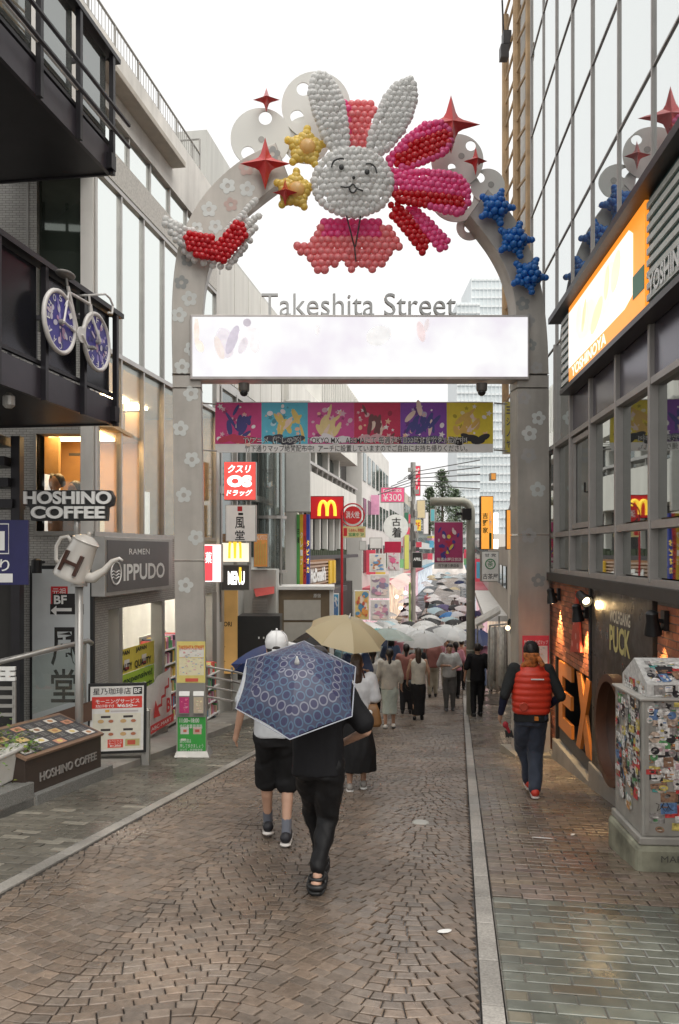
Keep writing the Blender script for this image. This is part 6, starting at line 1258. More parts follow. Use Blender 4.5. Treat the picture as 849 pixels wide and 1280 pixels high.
for k in range(34):
    px, py = RN.gauss(560, 8), RN.gauss(676, 11); w = RN.uniform(1.5, 5) * .0193; h = RN.uniform(1, 3) * .0193
    if 548 < px < 574 and 658 < py < 698: blob(m, f, fx(px, 19.3), fz(py, 19.3), w, h, .004 + .0003 * k, RN.choice([(.07, .05, .26)] * 4 + [(.72, .6, .6), (.5, .03, .08), (.7, .55, .1), (.2, .05, .2)]), RN.uniform(.6, 2.4), 12)
m.build('banner_print', PRINT, hb_)['kind'] = 'stuff'; ftext('毎週水曜日放送', hb_, 19.3, 546, 697, 577, 701.5, WINK, n=.02); ftext('竹下通り商店会', hb_, 19.3, 548, 705, 574, 709, INK, n=.004)
for px in (545, 577): MB().tube([W(px, 652, 19.3), W(px, 632, 19.45)], .012, 5).build('hanger', STEEL, hb_)
# ------------------------------------------------------------------ further down the street, right side
r3 = empty('awning_corner_building', RF(-16, G(3.6, 16)), 'corner building with grey rounded awning and brick band', 'building')
R3F = Fr((1.36, 0, 0), (-.15, -1, 0))
def R3(name, mat, d0, d1, z0, z1, n0, n1, par=None): return MB().box(R3F, -d1, -d0, z0, z1, n0, n1).build(name, mat, par or r3)
R3('wall', M('corner_wall', (.4, .38, .35), .7), 16.7, 21.5, -2.9, 3.1, -3, -.3); R3('roof_slab', GREYM, 16.6, 21.6, 3.0, 3.2, -3, .0)
R3('window', FGL, 16.9, 18.2, 1.45, 2.9, -.299, -.25); R3('window', FGL, 18.4, 19.8, 1.45, 2.9, -.299, -.25)
for d in (16.85, 18.3, 19.9): R3('window_post', BLACK, d - .05, d + .05, 1.3, 3.0, -.29, -.2)
R3('sill', M('window_ledge', (.3, .27, .22), .6), 16.6, 20, 1.2, 1.44, -.29, -.1); R3('brick_band', BRK, 16.6, 20.4, .75, 1.18, -.29, -.02)
m = MB(); seg = [(math.cos(a), math.sin(a)) for a in [math.pi / 2 * i / 8 for i in range(9)]]
for d in (16.6, 19.2):
    for c, s in seg: m.v.append(R3F(-d, 2.35 + .9 * s, -.3 + .55 * c))
    m.v.append(R3F(-d, 2.35, -.3))
m.f = [(i, i + 1, 11 + i - 0, 10 + i) for i in range(8)] + [tuple(range(10))[::-1], tuple(range(10, 20))]; m.c = [None] * len(m.f); m.build('rounded_awning', M('awning_grey', (.2, .19, .175), .6, var=.12), r3)
R3('grey_fascia_sign', M('fascia_grey', (.24, .23, .21), .5), 16.8, 20.6, -.35, .62, -.29, .06); R3('orange_end', M('salmon_end', (.6, .28, .17), .5), 16.45, 16.78, -.4, .66, -.29, .07); text('WOLFGANG PUCK', R3F, -20.3, -17.1, .0, .28, M('pale_brown_letter', (.4, .38, .32), .5), r3, n=.064, bold=.02)
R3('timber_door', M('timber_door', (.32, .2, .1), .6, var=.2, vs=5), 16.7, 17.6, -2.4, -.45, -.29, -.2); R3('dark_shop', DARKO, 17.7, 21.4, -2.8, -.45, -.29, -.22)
R3('green_post', M('green_post', (.02, .16, .06), .5), 19.0, 19.1, -1.9, -.5, .0, .1)
walll = empty('wall_spotlight', R3F(-17.6, -.7), 'small lit spotlight under the grey fascia sign', 'lamp'); MB().lathe(W(637.5, 786, 17.2), [(.05, 0), (.11, .14), (.1, .2)], 12, (.4, 0, 1)).build('shade', LMP, walll); MB().sph(W(635, 785, 17.1), .05).build('bulb', MATS['warm_bulb'], walll); MB().tube([W(638, 783, 17.2), W(641, 774, 17.3)], .02, 6).build('arm', LMP, walll)
t = litsign('vertical_orange_sign', 'tall backlit orange sign with dark green characters', 18.5, 601, 620, 617, 687, (.9, .38, .06), .5, .2, BLACK)
GCH = M('dark_green_character', (.01, .09, .04), .5, var=0)
for k, ch in enumerate('吉野家'): ftext(ch, t, 18.5, 603.3, 641 + 9 * k, 610, 648.5 + 9 * k, GCH, .05)
FB('green_strip', GCH, t, 18.5, 611.5, 666, 614.5, 686, .011, .014); ftext('YOSHINOYA', t, 18.5, 611.3, 640, 614.7, 664, WINK, .02) if False else None
for k, ch in enumerate('YOSHINOYA'): ftext(ch, t, 18.5, 611.6, 640 + 2.8 * k, 614.3, 642.2 + 2.8 * k, WINK, .03)
FB('side_light', M('side_glow', (1, 1, 1), .5, var=0, em=1), t, 18.6, 617.5, 641, 623, 667, -.1, 0); FB('side_light', MATS['side_glow'], t, 18.6, 617.5, 674, 623, 686, -.1, 0)
t = litsign('tea_house_sign', 'white sign with green round mark and black characters', 19.2, 602, 689, 624, 727, (.72, .7, .66), .1); ftext('古茶屋', t, 19.2, 603.5, 717, 622.5, 724, INK, .02); ftext('甘 党', t, 19.2, 606, 692, 620, 696, INK, .02)
MB().tube([front(19.2)(fx(613 + 6 * math.cos(a), 19.2), fz(705 + 6 * math.sin(a), 19.2), .02) for a in [2 * math.pi * i / 24 for i in range(25)]], .014, 5).build('round_mark', M('mark_green', (.05, .3, .1), .5), t); ftext('茶', t, 19.2, 609.5, 701, 616.5, 708.5, MATS['mark_green'], .02)
t = litsign('amber_blade_sign', 'second narrow orange sign between windows under awning', 17.0, 633, 637, 640.5, 687, (.9, .36, .06), .45, .1, BLACK)
t = litsign('yellow_vertical_sign', 'yellow vertical sign with blue characters beside right arch leg', 15.2, 631, 502, 640, 566, (.55, .48, .12), .05)
for k, ch in enumerate('ヨシノヤ'): ftext(ch, t, 15.2, 633, 508 + 14 * k, 638.5, 518 + 14 * k, M('navy_ink', (.04, .05, .2), .5, var=0), .04)
t = litsign('small_orange_lamp_sign', 'little orange lantern sign hanging by the awning', 18, 613.5, 591, 620.5, 600, (.8, .35, .08), .3)
t = empty('canvas_awning', W(610, 778, 21), 'white canvas awning edge over the right-hand stall', 'awning'); m = MB(); m.add([W(593, 774, 21), W(623, 757, 20), W(626, 763, 19.6), W(595, 781, 20.6), W(596, 784, 20.6), W(626, 767, 19.6)], [(0, 1, 2, 3), (3, 2, 5, 4)]); m.build('canvas', M('canvas_white', (.7, .68, .64), .7), t)
for px, y1, d in ((597, 880, 21), (624, 850, 19.8)): MB().tube([W(px, 770, d), W(px, y1, d)], .02, 6).build('pole', STEEL, t)
t = empty('clothes_rack', W(622, 872, 18.6), 'rack of hanging white garments outside right-hand shop', 'clothes rack')
MB().tube([W(612, 782, 18.8), W(633, 780, 18.2)], .02, 6).build('rail', STEEL, t)
for k in range(7):
    px = 613 + k * 3; d = 18.8 - .09 * k; p = W(px, 783 + (k % 2), d); m = MB(); m.loft([(p.x, p.y, p.z - 1.45 + .1 * (k % 3), .07, .22), (p.x, p.y, p.z - .6, .05, .2), (p.x, p.y, p.z - .12, .04, .2), (p.x, p.y, p.z, .02, .05)], 12); m.build('garment', M('garment_%d' % (k % 4), [(.66, .65, .62), (.55, .54, .5), (.3, .28, .26), (.6, .55, .5)][k % 4], .8, var=.2, vs=10), t, smooth=True)
for px in (612, 633): MB().tube([W(px, 782, 18.5), W(px, 872, 18.5)], .018, 6).build('rack_post', STEEL, t)
# ------------------------------------------------------------------ umbrellas
def umat(n, c, clear=0., r=.45):
    nm = 'umbrella_' + n
    if nm in MATS: return MATS[nm]
    mt = bpy.data.materials.new(nm); mt.use_nodes = True; nn = mt.node_tree.nodes; l = mt.node_tree.links; nn.clear(); MATS[nm] = mt
    o = nn.new('ShaderNodeOutputMaterial'); p = nn.new('ShaderNodeBsdfPrincipled'); p.inputs['Base Color'].default_value = (*c, 1); p.inputs['Roughness'].default_value = r
    t = nn.new('ShaderNodeBsdfTranslucent'); t.inputs['Color'].default_value = (*c, 1); m1 = nn.new('ShaderNodeMixShader'); m1.inputs[0].default_value = .35; l.new(p.outputs[0], m1.inputs[1]); l.new(t.outputs[0], m1.inputs[2])
    tr = nn.new('ShaderNodeBsdfTransparent'); m2 = nn.new('ShaderNodeMixShader'); m2.inputs[0].default_value = clear; l.new(m1.outputs[0], m2.inputs[1]); l.new(tr.outputs[0], m2.inputs[2]); l.new(m2.outputs[0], o.inputs[0]); return mt
UM = {'clear': umat('clear', (.8, .82, .82), .22, .2), 'white': umat('white', (.74, .75, .75), .08), 'cream': umat('cream', (.66, .56, .36)), 'black': umat('black', (.025, .025, .027)), 'grey': umat('grey', (.16, .165, .17)), 'blue': umat('blue', (.04, .2, .5)), 'teal': umat('teal', (.1, .48, .5), .15), 'navy': umat('navy', (.03, .045, .13)), 'purple': umat('purple', (.1, .08, .2)), 'paleblue': umat('paleblue', (.45, .62, .68), .1), 'lilac': umat('lilac', (.4, .34, .52)), 'palegreen': umat('palegreen', (.55, .66, .6), .3, .25)}
def canopy_mesh(R, h, ribs, sag=.05, nr=7, nl=5):
    m = MB(); uvs = []
    def pos(a, s): return Vector((R * s * math.cos(a), R * s * math.sin(a), -h * (s ** 1.9)))
    for k in range(ribs):
        a0, a1 = 2 * math.pi * k / ribs, 2 * math.pi * (k + 1) / ribs; base = len(m.v)
        for i in range(nr + 1):
            s = i / nr; p0, p1 = pos(a0, s), pos(a1, s)
            for j in range(nl + 1):
                t = j / nl; q = p0.lerp(p1, t); bl = 4 * t * (1 - t); q.z -= -sag * .0 * bl; q.z += -.02 * bl * s * R; 
                if i == nr: q = q + (Vector((0, 0, q.z)) - q) * .05 * bl
                m.v.append(q); uvs.append(((t - .5) * (p1 - p0).length, math.hypot(R * s, h * s) * math.cos(math.pi / ribs)))
        for i in range(nr):
            for j in range(nl): b = base + i * (nl + 1) + j; m.f.append((b, b + nl + 1, b + nl + 2, b + 1)); m.c.append(None)
    me = m.mesh('canopy', smooth=True); uv = me.uv_layers.new(name='UVMap')
    for lp in me.loops: uv.data[lp.index].uv = uvs[lp.vertex_index]
    me.set_sharp_from_angle(angle=rad(25)); return me
def umbrella_parts(t, R, h, ribs, mat, hook=True, L=.78):
    me = canopy_mesh(R, h, ribs); o = link_mesh('canopy', me, None, t); me.materials.append(mat); WM[t.name] = Matrix.Identity(4)
    m = MB(); m.tube([(0, 0, .05), (0, 0, -L)], .006, 6); m.build('shaft', STEEL, t); m = MB(); m.lathe((0, 0, -.01), [(.02, 0), (.014, .03), (.006, .06), (.004, .07)], 8); m.build('ferrule', WHITE, t, smooth=True)
    for k in range(ribs):
        a = 2 * math.pi * k / ribs; m = MB(); m.tube([(R * s * math.cos(a), R * s * math.sin(a), -h * s ** 1.9 - .006) for s in (0, .25, .5, .75, 1)], .003, 4); r_ = m.build('rib', STEEL, t)
    m = MB(); m.tube([(0, 0, -L + .02), (0, 0, -L - .12)] + [(.03 - .03 * math.cos(a), 0, -L - .12 - .03 * math.sin(a)) for a in [math.pi * i / 6 for i in range(1, 7)]], .011, 8); m.build('handle', M('umbrella_handle', (.6, .6, .58), .4), t, smooth=True)
def pose_umbrella(t, apex, normal, spin=0.):
    n = Vector(normal).normalized(); q = n.to_track_quat('Z', 'Y'); t.rotation_mode = 'QUATERNION'; t.rotation_quaternion = q @ Matrix.Rotation(spin, 3, 'Z').to_quaternion(); t.location = apex
up0 = empty('umbrella', (0, 0, 0)); umbrella_parts(up0, .56, .23, 8, UM['clear'])
UFIRST = [True]
def put_umbrella(px, d, color, label, hgt=2.05, tilt=(0, 0), R=.56, group='umbrellas over the crowd', spin=None, x=None):
    t = up0 if UFIRST[0] else copy_tree(up0); UFIRST[0] = False; x = fx(px, d) if x is None else x; s = R / .56
    pose_umbrella(t, (x, d, G(x, d) + hgt), (tilt[0], tilt[1], 1), RN.uniform(0, .8) if spin is None else spin); t.scale = (s, s, 1 if s < 1.1 else s)
    c = [o for o in t.children if o.name.startswith('canopy')][0]; c.material_slots[0].link = 'OBJECT'; c.material_slots[0].material = UM[color]
    tag(t, label, 'umbrella', group); return t
# ------------------------------------------------------------------ people
SKIN = M('skin', (.5, .3, .21), .5, var=.08, vs=12, spec=.4); HAIR = M('hair_black', (.015, .011, .01), .45, var=.3, vs=40); HAIRB = M('hair_brown', (.05, .028, .018), .45, var=.3, vs=40)
def cloth(n, c, r=.75): return M('cloth_' + n, c, r, var=.16, vs=9, bump=.12, bs=220, spec=.25 if max(c) < .06 else .4, sheen=0 if max(c) < .06 else .12)
def V(*a): return Vector(a)
def hand(m, w, dr, side, curl=.5, s=1.):
    """palm, four unequal fingers and a thumb at the wrist w, pointing along dr; side is the thumb side"""
    dr = dr.normalized(); sd = (side - dr * side.dot(dr)).normalized(); bk_ = dr.cross(sd)
    m.capsule(w, w + dr * .05 * s, .026 * s, .03 * s, 10)
    for i, (o, L) in enumerate(((.027, .072), (.009, .08), (-.009, .075), (-.026, .06))):
        b = w + dr * .065 * s + sd * o * s; a1 = dr * math.cos(curl * .5) + bk_ * math.sin(curl * .5); a2 = dr * math.cos(curl * 1.3) + bk_ * math.sin(curl * 1.3)
        k = b + a1 * L * .5 * s; m.capsule(w + dr * .03 * s + sd * o * .8 * s, b, .0105 * s, .0095 * s, 8); m.capsule(b, k, .0092 * s, .0085 * s, 8); m.capsule(k, k + a2 * L * .5 * s, .0085 * s, .007 * s, 8)
    tb = w + dr * .02 * s + sd * .028 * s; t1 = tb + (dr * .6 + sd * .7).normalized() * .04 * s; m.capsule(tb, t1, .013 * s, .011 * s, 8); m.capsule(t1, t1 + (dr * .9 + sd * .2 + bk_ * .3).normalized() * .032 * s, .0105 * s, .008 * s, 8)
DEFLEG = [((-.09, .03, .49), (-.09, -.02, .09), 0), ((.09, .06, .49), (.09, .1, .09), 0)]
DEFARM = [((-.25, -.03, 1.14), (-.26, .06, .89)), ((.25, -.03, 1.14), (.26, .06, .89))]
def person(label, loc, rz, H, sp, vox=.016, group=None, name='person'):
    t = empty(name, loc, label, 'person', group, rz); S_ = H / 1.72; t.scale = (S_, S_, S_); WM[t.name] = Matrix.Identity(4); legs = sp.get('legs', DEFLEG); arms = sp.get('arms', DEFARM); W_ = sp.get('w', 1.); seed = len(label) * 1.7
    lean = sp.get('lean', 0.); fine = vox < .014
    def put(nm, me, mat): me.materials.append(mat); o = link_mesh(nm, me, None, t); return o
    # body: head, neck, trunk, arms with hands, legs - one surface
    m = MB(); hy = lean; hz = 1.595
    m.loft([(0, hy, hz - .118, .032, .04), (0, hy + .012, hz - .1, .05, .062), (0, hy + .01, hz - .06, .064, .08), (0, hy, hz, .074, .094), (0, hy - .006, hz + .05, .074, .095), (0, hy - .006, hz + .09, .06, .076), (0, hy - .006, hz + .118, .03, .04)], 20)
    m.capsule((0, hy + .088, hz - .01), (0, hy + .104, hz - .038), .011, .015, 8)
    for s in (-1, 1): m.sph((s * .077, hy - .005, hz - .012), .013, .024, .034, 8, 6)
    m.capsule((0, hy * .6 - .01, 1.4), (0, hy - .008, hz - .07), .057, .05)
    m.loft([(0, 0, .86, .15 * W_, .1), (0, 0, 1.0, .135 * W_, .095), (0, 0, 1.1, .13 * W_, .092), (0, lean * .5, 1.28, .158 * W_, .105), (0, lean * .7, 1.4, .165 * W_, .085), (0, lean * .8, 1.46, .06, .055)], 22)
    for (e, w), s in zip(arms, (-1, 1)):
        sh = V(s * .175 * W_, lean * .7, 1.405); e = V(*e); w = V(*w); m.capsule(sh, e, .052, .04); m.capsule(e, w, .041, .028); hand(m, w, (w - e), V(0, 1, 0) if abs((w - e).normalized().y) < .8 else V(-s, 0, .3), sp.get('curl', .6))
    for (k, a, yw), s in zip(legs, (-1, 1)):
        hp = V(s * .085 * W_, 0, .9); k = V(*k); a = V(*a); m.capsule(hp, k, .082, .056); mid = k.lerp(a, .35) + V(0, -.015, 0); m.capsule(k, mid, .054, .053); m.capsule(mid, a, .052, .036)
        ft = V(math.sin(yw), math.cos(yw), 0); m.capsule(a + V(0, 0, -.05) - ft * .03, a + V(0, 0, -.065) + ft * .13, .035, .03)
    put('body', remesh(m, vox, 3), sp.get('skin', SKIN))
    # top
    tp = sp.get('top')
    if tp:
        g = tp.get('fit', .022); hem = tp.get('hem', .86); m = MB(); fl = tp.get('flare', .0)
        m.loft([(0, 0, hem, (.152 + g + fl) * W_, .105 + g + fl), (0, 0, hem + .12, (.145 + g + fl * .5) * W_, .1 + g), (0, lean * .3, 1.1, (.14 + g) * W_, .098 + g), (0, lean * .5, 1.28, (.162 + g) * W_, .108 + g), (0, lean * .7, 1.39, (.172 + g * .7) * W_, .09 + g), (0, lean * .75, 1.445, .11, .075), (0, lean * .8, 1.475, .068, .062)], 26)
        sl = tp.get('sleeve', .8)
        for (e, w), s in zip(arms, (-1, 1)):
            sh = V(s * .175 * W_, lean * .7, 1.405); e = V(*e); w = V(*w)
            if sl > 0: m.capsule(sh, sh.lerp(e, min(sl, 1)), .058 + g, .046 + g * (1.1 if sl < 1 else .5))
            if sl > 1: m.capsule(e, e.lerp(w, min(sl - 1, .96)), .046 + g * .5, .033 + g * .5)
        put('top', remesh(m, vox, 4, tp.get('wr', .008), 11, seed=seed), tp['mat'])
    bt = sp.get('bottom')
    if bt:
        g = bt.get('fit', .022); m = MB(); kind = bt.get('kind', 'trousers'); top = bt.get('top', 1.0)
        if kind == 'skirt':
            hem = bt.get('hem', .2); fl = bt.get('flare', .22); cx = sum(l[1][0] for l in legs) / 2; cy = sum(l[1][1] for l in legs) / 2
            m.loft([(cx * .9, cy * .9, hem, fl, fl * .85), (cx * .6, cy * .6, hem + (top - hem) * .3, fl * .93, fl * .8), (cx * .2, cy * .2, .78, .19 * W_, .15), (0, 0, .9, .17 * W_, .125), (0, 0, top, .145 * W_, .11)], 30)
        else:
            m.loft([(0, 0, .8, .17 * W_, .115), (0, 0, .9, .158 * W_ + g * .6, .108 + g * .6), (0, 0, top, .142 * W_ + g * .4, .1 + g * .4)], 26)
            for (k, a, yw), s in zip(legs, (-1, 1)):
                hp = V(s * .085 * W_, 0, .88); k = V(*k); a = V(*a); m.capsule(hp, k, .086 + g * .7, .062 + g)
                if kind == 'trousers': e = k.lerp(a, bt.get('len', .94)); m.capsule(k, e, .062 + g, bt.get('cuff', .05) + g * .6)
                else: m.capsule(k.lerp(hp, .1), k.lerp(a, .02), .066 + g, .07 + g)
        put('skirt' if kind == 'skirt' else kind, remesh(m, vox, 4, bt.get('wr', .009), bt.get('wf', 11), (1.3, 1.3, .35) if kind == 'skirt' else (1, 1, .7), seed + 3), bt['mat'])
    sh_ = sp.get('shoe', {}); 
    for (k, a, yw), s in zip(legs, (-1, 1)):
        a = V(*a); k = V(*k); ft = V(math.sin(yw), math.cos(yw), 0); tipz = sh_.get('pitch', {}).get(s, 0); m = MB(); d_ = (ft + V(0, 0, -tipz)).normalized()
        m.capsule(a + V(0, 0, -.03) - d_ * .05, a + V(0, 0, -.045) + d_ * .06, .05, .046); m.capsule(a + V(0, 0, -.045) + d_ * .05, a + V(0, 0, -.058) + d_ * .17, .05, .036); (m.v.__setitem__(slice(None), [a + V(0, 0, -.05) + (v - a - V(0, 0, -.05)) * .84 for v in m.v]) if sh_.get('sandal') else None); put('foot' if sh_.get('sandal') else 'shoe', remesh(m, max(vox * .8, .01), 2), sh_.get('mat', BLACK))
        if sh_.get('sandal'):
            for q0, rr_ in ((.1, .05), (.05, .056), (-.02, .062)):
                c_ = a + V(0, 0, -.045) + d_ * q0; MB().tube([c_ + V(math.cos(w) * rr_, 0, math.sin(w) * rr_ * 1.02) + (V(0, 0, .0) if q0 > 0 else ft * .035 * math.sin(w)) for w in [2 * math.pi * i / 16 for i in range(17)]], .012, 6, False, flat=.5).build('strap', BLACK, t, smooth=True)
            c_ = a + V(0, -.0, -.045); MB().tube([c_ + V(math.cos(w) * .05, math.sin(w) * .055 - .03, 0) for w in [2 * math.pi * i / 16 for i in range(17)]], .022, 6, False).build('heel_cup', BLACK, t, smooth=True)
            c_ = a + V(0, 0, .0); MB().tube([c_ + V(math.cos(w) * .052, math.sin(w) * .052 - .006, 0) for w in [2 * math.pi * i / 16 for i in range(17)]], .014, 6, False).build('strap', BLACK, t, smooth=True)
        m = MB(); m.capsule(a + V(0, 0, -.078) - d_ * .055, a + V(0, 0, -.082) + d_ * .175, .052, .044)
        for v in m.v: v.z = a.z - .08 - tipz * (v - a).dot(ft) + (v.z - (a.z - .08)) * .36
        put('shoe_sole', remesh(m, max(vox * .8, .01), 1), sh_.get('sole', BLACK))
        if sp.get('sock'): m = MB(); u_ = (k - a).normalized(); m.capsule(a - u_ * .02, a + u_ * .09, .043, .046); put('sock', remesh(m, max(vox * .7, .008), 2), sp['sock'])
    hs_ = sp.get('hair', 'short'); hm = sp.get('hairmat', HAIR); m = MB()
    if hs_ != 'none':
        m.loft([(0, hy - .03, hz - .05, .06, .055), (0, hy - .022, hz, .084, .088), (0, hy - .014, hz + .05, .087, .1), (0, hy - .01, hz + .1, .072, .086), (0, hy - .01, hz + .132, .035, .045)], 22)
        if hs_ in ('long', 'pony'):
            m.capsule((0, hy - .05, hz + .02), (0, hy - .075, hz - .2), .08 if hs_ == 'long' else .04, .07 if hs_ == 'long' else .045); m.capsule((0, hy - .075, hz - .15), (0, hy - .08, hz - .38), .07 if hs_ == 'long' else .045, .03, 10)
        if hs_ == 'bob': m.loft([(0, hy - .02, hz - .13, .09, .07), (0, hy - .02, hz - .05, .1, .095), (0, hy - .015, hz + .05, .09, .1)], 20)
        put('hair', remesh(m, vox, 2, .008, 25, (1, 1, .4), seed), hm)
    if sp.get('face'):
        for s in (-1, 1): MB().sph((s * .028, hy + .082, hz + .005), .009, .006, .007, 8, 6).build('eye', FACE, t)
        MB().box(Fr((0, hy + .089, hz - .068), (1, 0, 0)), -.02, .02, -.004, .004, -.01, .004).build('mouth', M('lip', (.35, .12, .1), .5), t)
    return t
# 1 man in black under the ringed umbrella
p = gp(398, 1112)
BLT = cloth('black_tee', (.01, .01, .012)); BLP = cloth('black_satin', (.01, .01, .011), .55)
pm = person('person in black T-shirt and trousers with sandals under the ringed umbrella', p, rad(-4), 1.70, dict(arms=[((-.24, .16, 1.15), (-.13, .3, 1.22)), ((.34, .0, 1.13), (.16, .17, 1.0))], legs=[((-.05, .27, .5), (-.01, .3, .1), 0), ((.06, .12, .49), (.0, -.08, .12), .1)],
    top=dict(mat=BLT, sleeve=.75, fit=.04, hem=.82, wr=.014), bottom=dict(mat=BLP, fit=.034, wr=.013, wf=17, cuff=.042, len=.84), shoe=dict(sandal=True, mat=SKIN, sole=M('sandal_sole', (.012, .012, .012), .6)), hair='short'), .013)
ru = empty('umbrella', (0, 0, 0)); RING = bpy.data.materials.new('navy_ring_print'); RING.use_nodes = True; n = RING.node_tree.nodes; l = RING.node_tree.links; b = n['Principled BSDF']
uvn = n.new('ShaderNodeTexCoord'); sx = n.new('ShaderNodeSeparateXYZ'); l.new(uvn.outputs['UV'], sx.inputs[0])
def mth(op, a, b_=None, c=None):
    k = n.new('ShaderNodeMath'); k.operation = op
    for i, q in enumerate((a, b_, c)):
        if q is None: continue
        if isinstance(q, (int, float)): k.inputs[i].default_value = q
        else: l.new(q, k.inputs[i])
    return k.outputs[0]
cell = .066; uu = mth('DIVIDE', sx.outputs[0], cell); vv_ = mth('DIVIDE', sx.outputs[1], cell); du = mth('SUBTRACT', mth('FRACT', mth('ADD', uu, .5)), .5); dv = mth('SUBTRACT', mth('FRACT', vv_), .5)
ds_ = mth('SQRT', mth('ADD', mth('MULTIPLY', du, du), mth('MULTIPLY', dv, dv))); rg1 = mth('LESS_THAN', mth('ABSOLUTE', mth('SUBTRACT', ds_, .4)), .065); row = mth('MODULO', mth('FLOOR', vv_), 3.); pale = mth('LESS_THAN', mth('ABSOLUTE', mth('SUBTRACT', row, 1.)), .5)
mxa = n.new('ShaderNodeMixRGB'); mxa.inputs[1].default_value = (.07, .12, .19, 1); mxa.inputs[2].default_value = (.17, .18, .23, 1); l.new(pale, mxa.inputs[0]); fillc = n.new('ShaderNodeMixRGB'); fillc.inputs[1].default_value = (.05, .056, .1, 1); fillc.inputs[2].default_value = (.035, .035, .085, 1); l.new(mth('LESS_THAN', ds_, .4), fillc.inputs[0])
mxb = n.new('ShaderNodeMixRGB'); l.new(rg1, mxb.inputs[0]); l.new(fillc.outputs[0], mxb.inputs[1]); l.new(mxa.outputs[0], mxb.inputs[2]); l.new(mxb.outputs[0], b.inputs['Base Color']); b.inputs['Roughness'].default_value = .5
umbrella_parts(ru, .435, .23, 6, RING, L=.7); tag(ru, 'navy umbrella printed with rows of pale and blue rings', 'umbrella')
me = MB(); 
nrm = Vector((.02, -.62, .78)).normalized(); rc = W(372, 860, 5.35); pose_umbrella(ru, rc + nrm * .24, nrm, 0)
ru.rotation_quaternion = Matrix((Vector((1, 0, 0)) - nrm * nrm.x, (nrm.cross(Vector((1, 0, 0)) - nrm * nrm.x)), nrm)).transposed().to_quaternion() @ Matrix.Rotation(rad(30 - 4), 3, 'Z').to_quaternion()
MBe = MB(); edge = [Vector((.435 * math.cos(2 * math.pi * k / 6), .435 * math.sin(2 * math.pi * k / 6), -.232)) for k in range(7)]; MBe.tube(edge, .0045, 5, False); MBe.build('hem_piping', M('piping_grey', (.35, .37, .42), .5), ru)
# 2 boy in white cap
p = gp(346, 1054); CAPW = cloth('white_cap', (.66, .66, .66))
pb_ = person('person in white cap, pale grey T-shirt, black shorts and running shoes', p, rad(3), 1.80, dict(arms=[((-.28, -.04, 1.13), (-.33, .04, .9)), ((.23, .1, 1.15), (.12, .3, 1.2))], legs=[((-.09, .16, .49), (-.08, .24, .1), -.05), ((.09, .12, .48), (.08, -.06, .11), .1)], top=dict(mat=cloth('pale_grey_tee', (.5, .52, .54)), sleeve=.8, fit=.035, hem=.88), bottom=dict(mat=cloth('black_shorts', (.012, .012, .013)), kind='shorts', fit=.04, wr=.014, wf=13), shoe=dict(mat=M('sneaker_black', (.02, .02, .025), .6), sole=M('sneaker_sole', (.7, .66, .62), .5)), sock=cloth('grey_sock', (.13, .14, .17)), hair='short'), .013)
m = MB(); m.loft([(0, -.01, 1.6, .09, .105), (0, -.01, 1.66, .097, .11), (0, -.008, 1.71, .083, .095), (0, -.008, 1.745, .04, .045)], 22); m.capsule((.07, .06, 1.625), (.19, .11, 1.6), .035, .022); o = link_mesh('cap', remesh(m, .012, 3), CAPW, pb_); MB().sph((0, -.108, 1.612), .032, .012, .026).build('cap_opening', HAIR, pb_, smooth=True); MB().tube([(-.035, -.117, 1.6), (0, -.122, 1.598), (.035, -.117, 1.6)], .007, 6).build('cap_strap', CAPW, pb_); MB().sph((0, -.008, 1.757), .009).build('cap_button', CAPW, pb_)
for k in range(6): MB().tube([(.099 * math.cos(a) * s_, -.01 + .112 * math.sin(a) * s_, z_) for a in [k * math.pi / 3 + .5] for s_, z_ in ((.98, 1.64), (.97, 1.67), (.86, 1.712), (.45, 1.748))], .002, 4).build('cap_seam', cloth('cap_seam', (.5, .5, .5)), pb_)
b_ = empty('umbrella', (0, 0, 0)); umbrella_parts(b_, .5, .22, 8, umat('royal', (.04, .07, .2))); tag(b_, 'royal blue umbrella held low in front of the capped boy', 'umbrella'); pose_umbrella(b_, (fx(352, 7.5), 7.5, fz(803, 7.5)), (-.05, .3, 1), .3)
# 3 woman with cream umbrella
p = gp(446, 988)
pw = person('person in white shirt and long black skirt carrying a tan bag', p, rad(2), 1.60, dict(top=dict(mat=cloth('white_shirt', (.62, .63, .65)), sleeve=.9, fit=.035, hem=.86), bottom=dict(mat=cloth('black_skirt', (.015, .015, .016)), kind='skirt', hem=.24, flare=.25, wr=.014), shoe=dict(mat=M('grey_sneaker', (.3, .28, .26), .6), sole=WHITE), hair='long', hairmat=HAIRB, arms=[((-.24, .14, 1.15), (-.1, .3, 1.22)), ((.24, .0, 1.14), (.22, .16, 1.0))]), .014)
put_umbrella(437, 9.5, 'cream', 'cream umbrella tilted over the person in the long black skirt', 2.02, (.2, -.3), .5, spin=.4)
q = W(466, 893, 9.35); bg_ = empty('shoulder_bag', q - Vector((0, 0, .15)), 'tan leather shoulder bag hanging at a white shirt', 'bag'); m = MB(); m.loft([(q.x, q.y, q.z - .14, .09, .05), (q.x, q.y, q.z - .1, .11, .06), (q.x, q.y, q.z + .05, .08, .05), (q.x, q.y, q.z + .12, .05, .03)], 20, 3.); m.build('pouch', M('tan_leather', (.24, .12, .045), .5, var=.2), bg_, smooth=True); MB().tube([q + V(-.05, 0, .1), q + V(-.1, -.03, .45), q + V(-.13, -.02, .55)], .01, 6).build('strap', BRN, bg_); MB().sph(q + V(-.04, -.06, .03), .035, .01, .035).build('charm', WHITE, bg_, smooth=True)
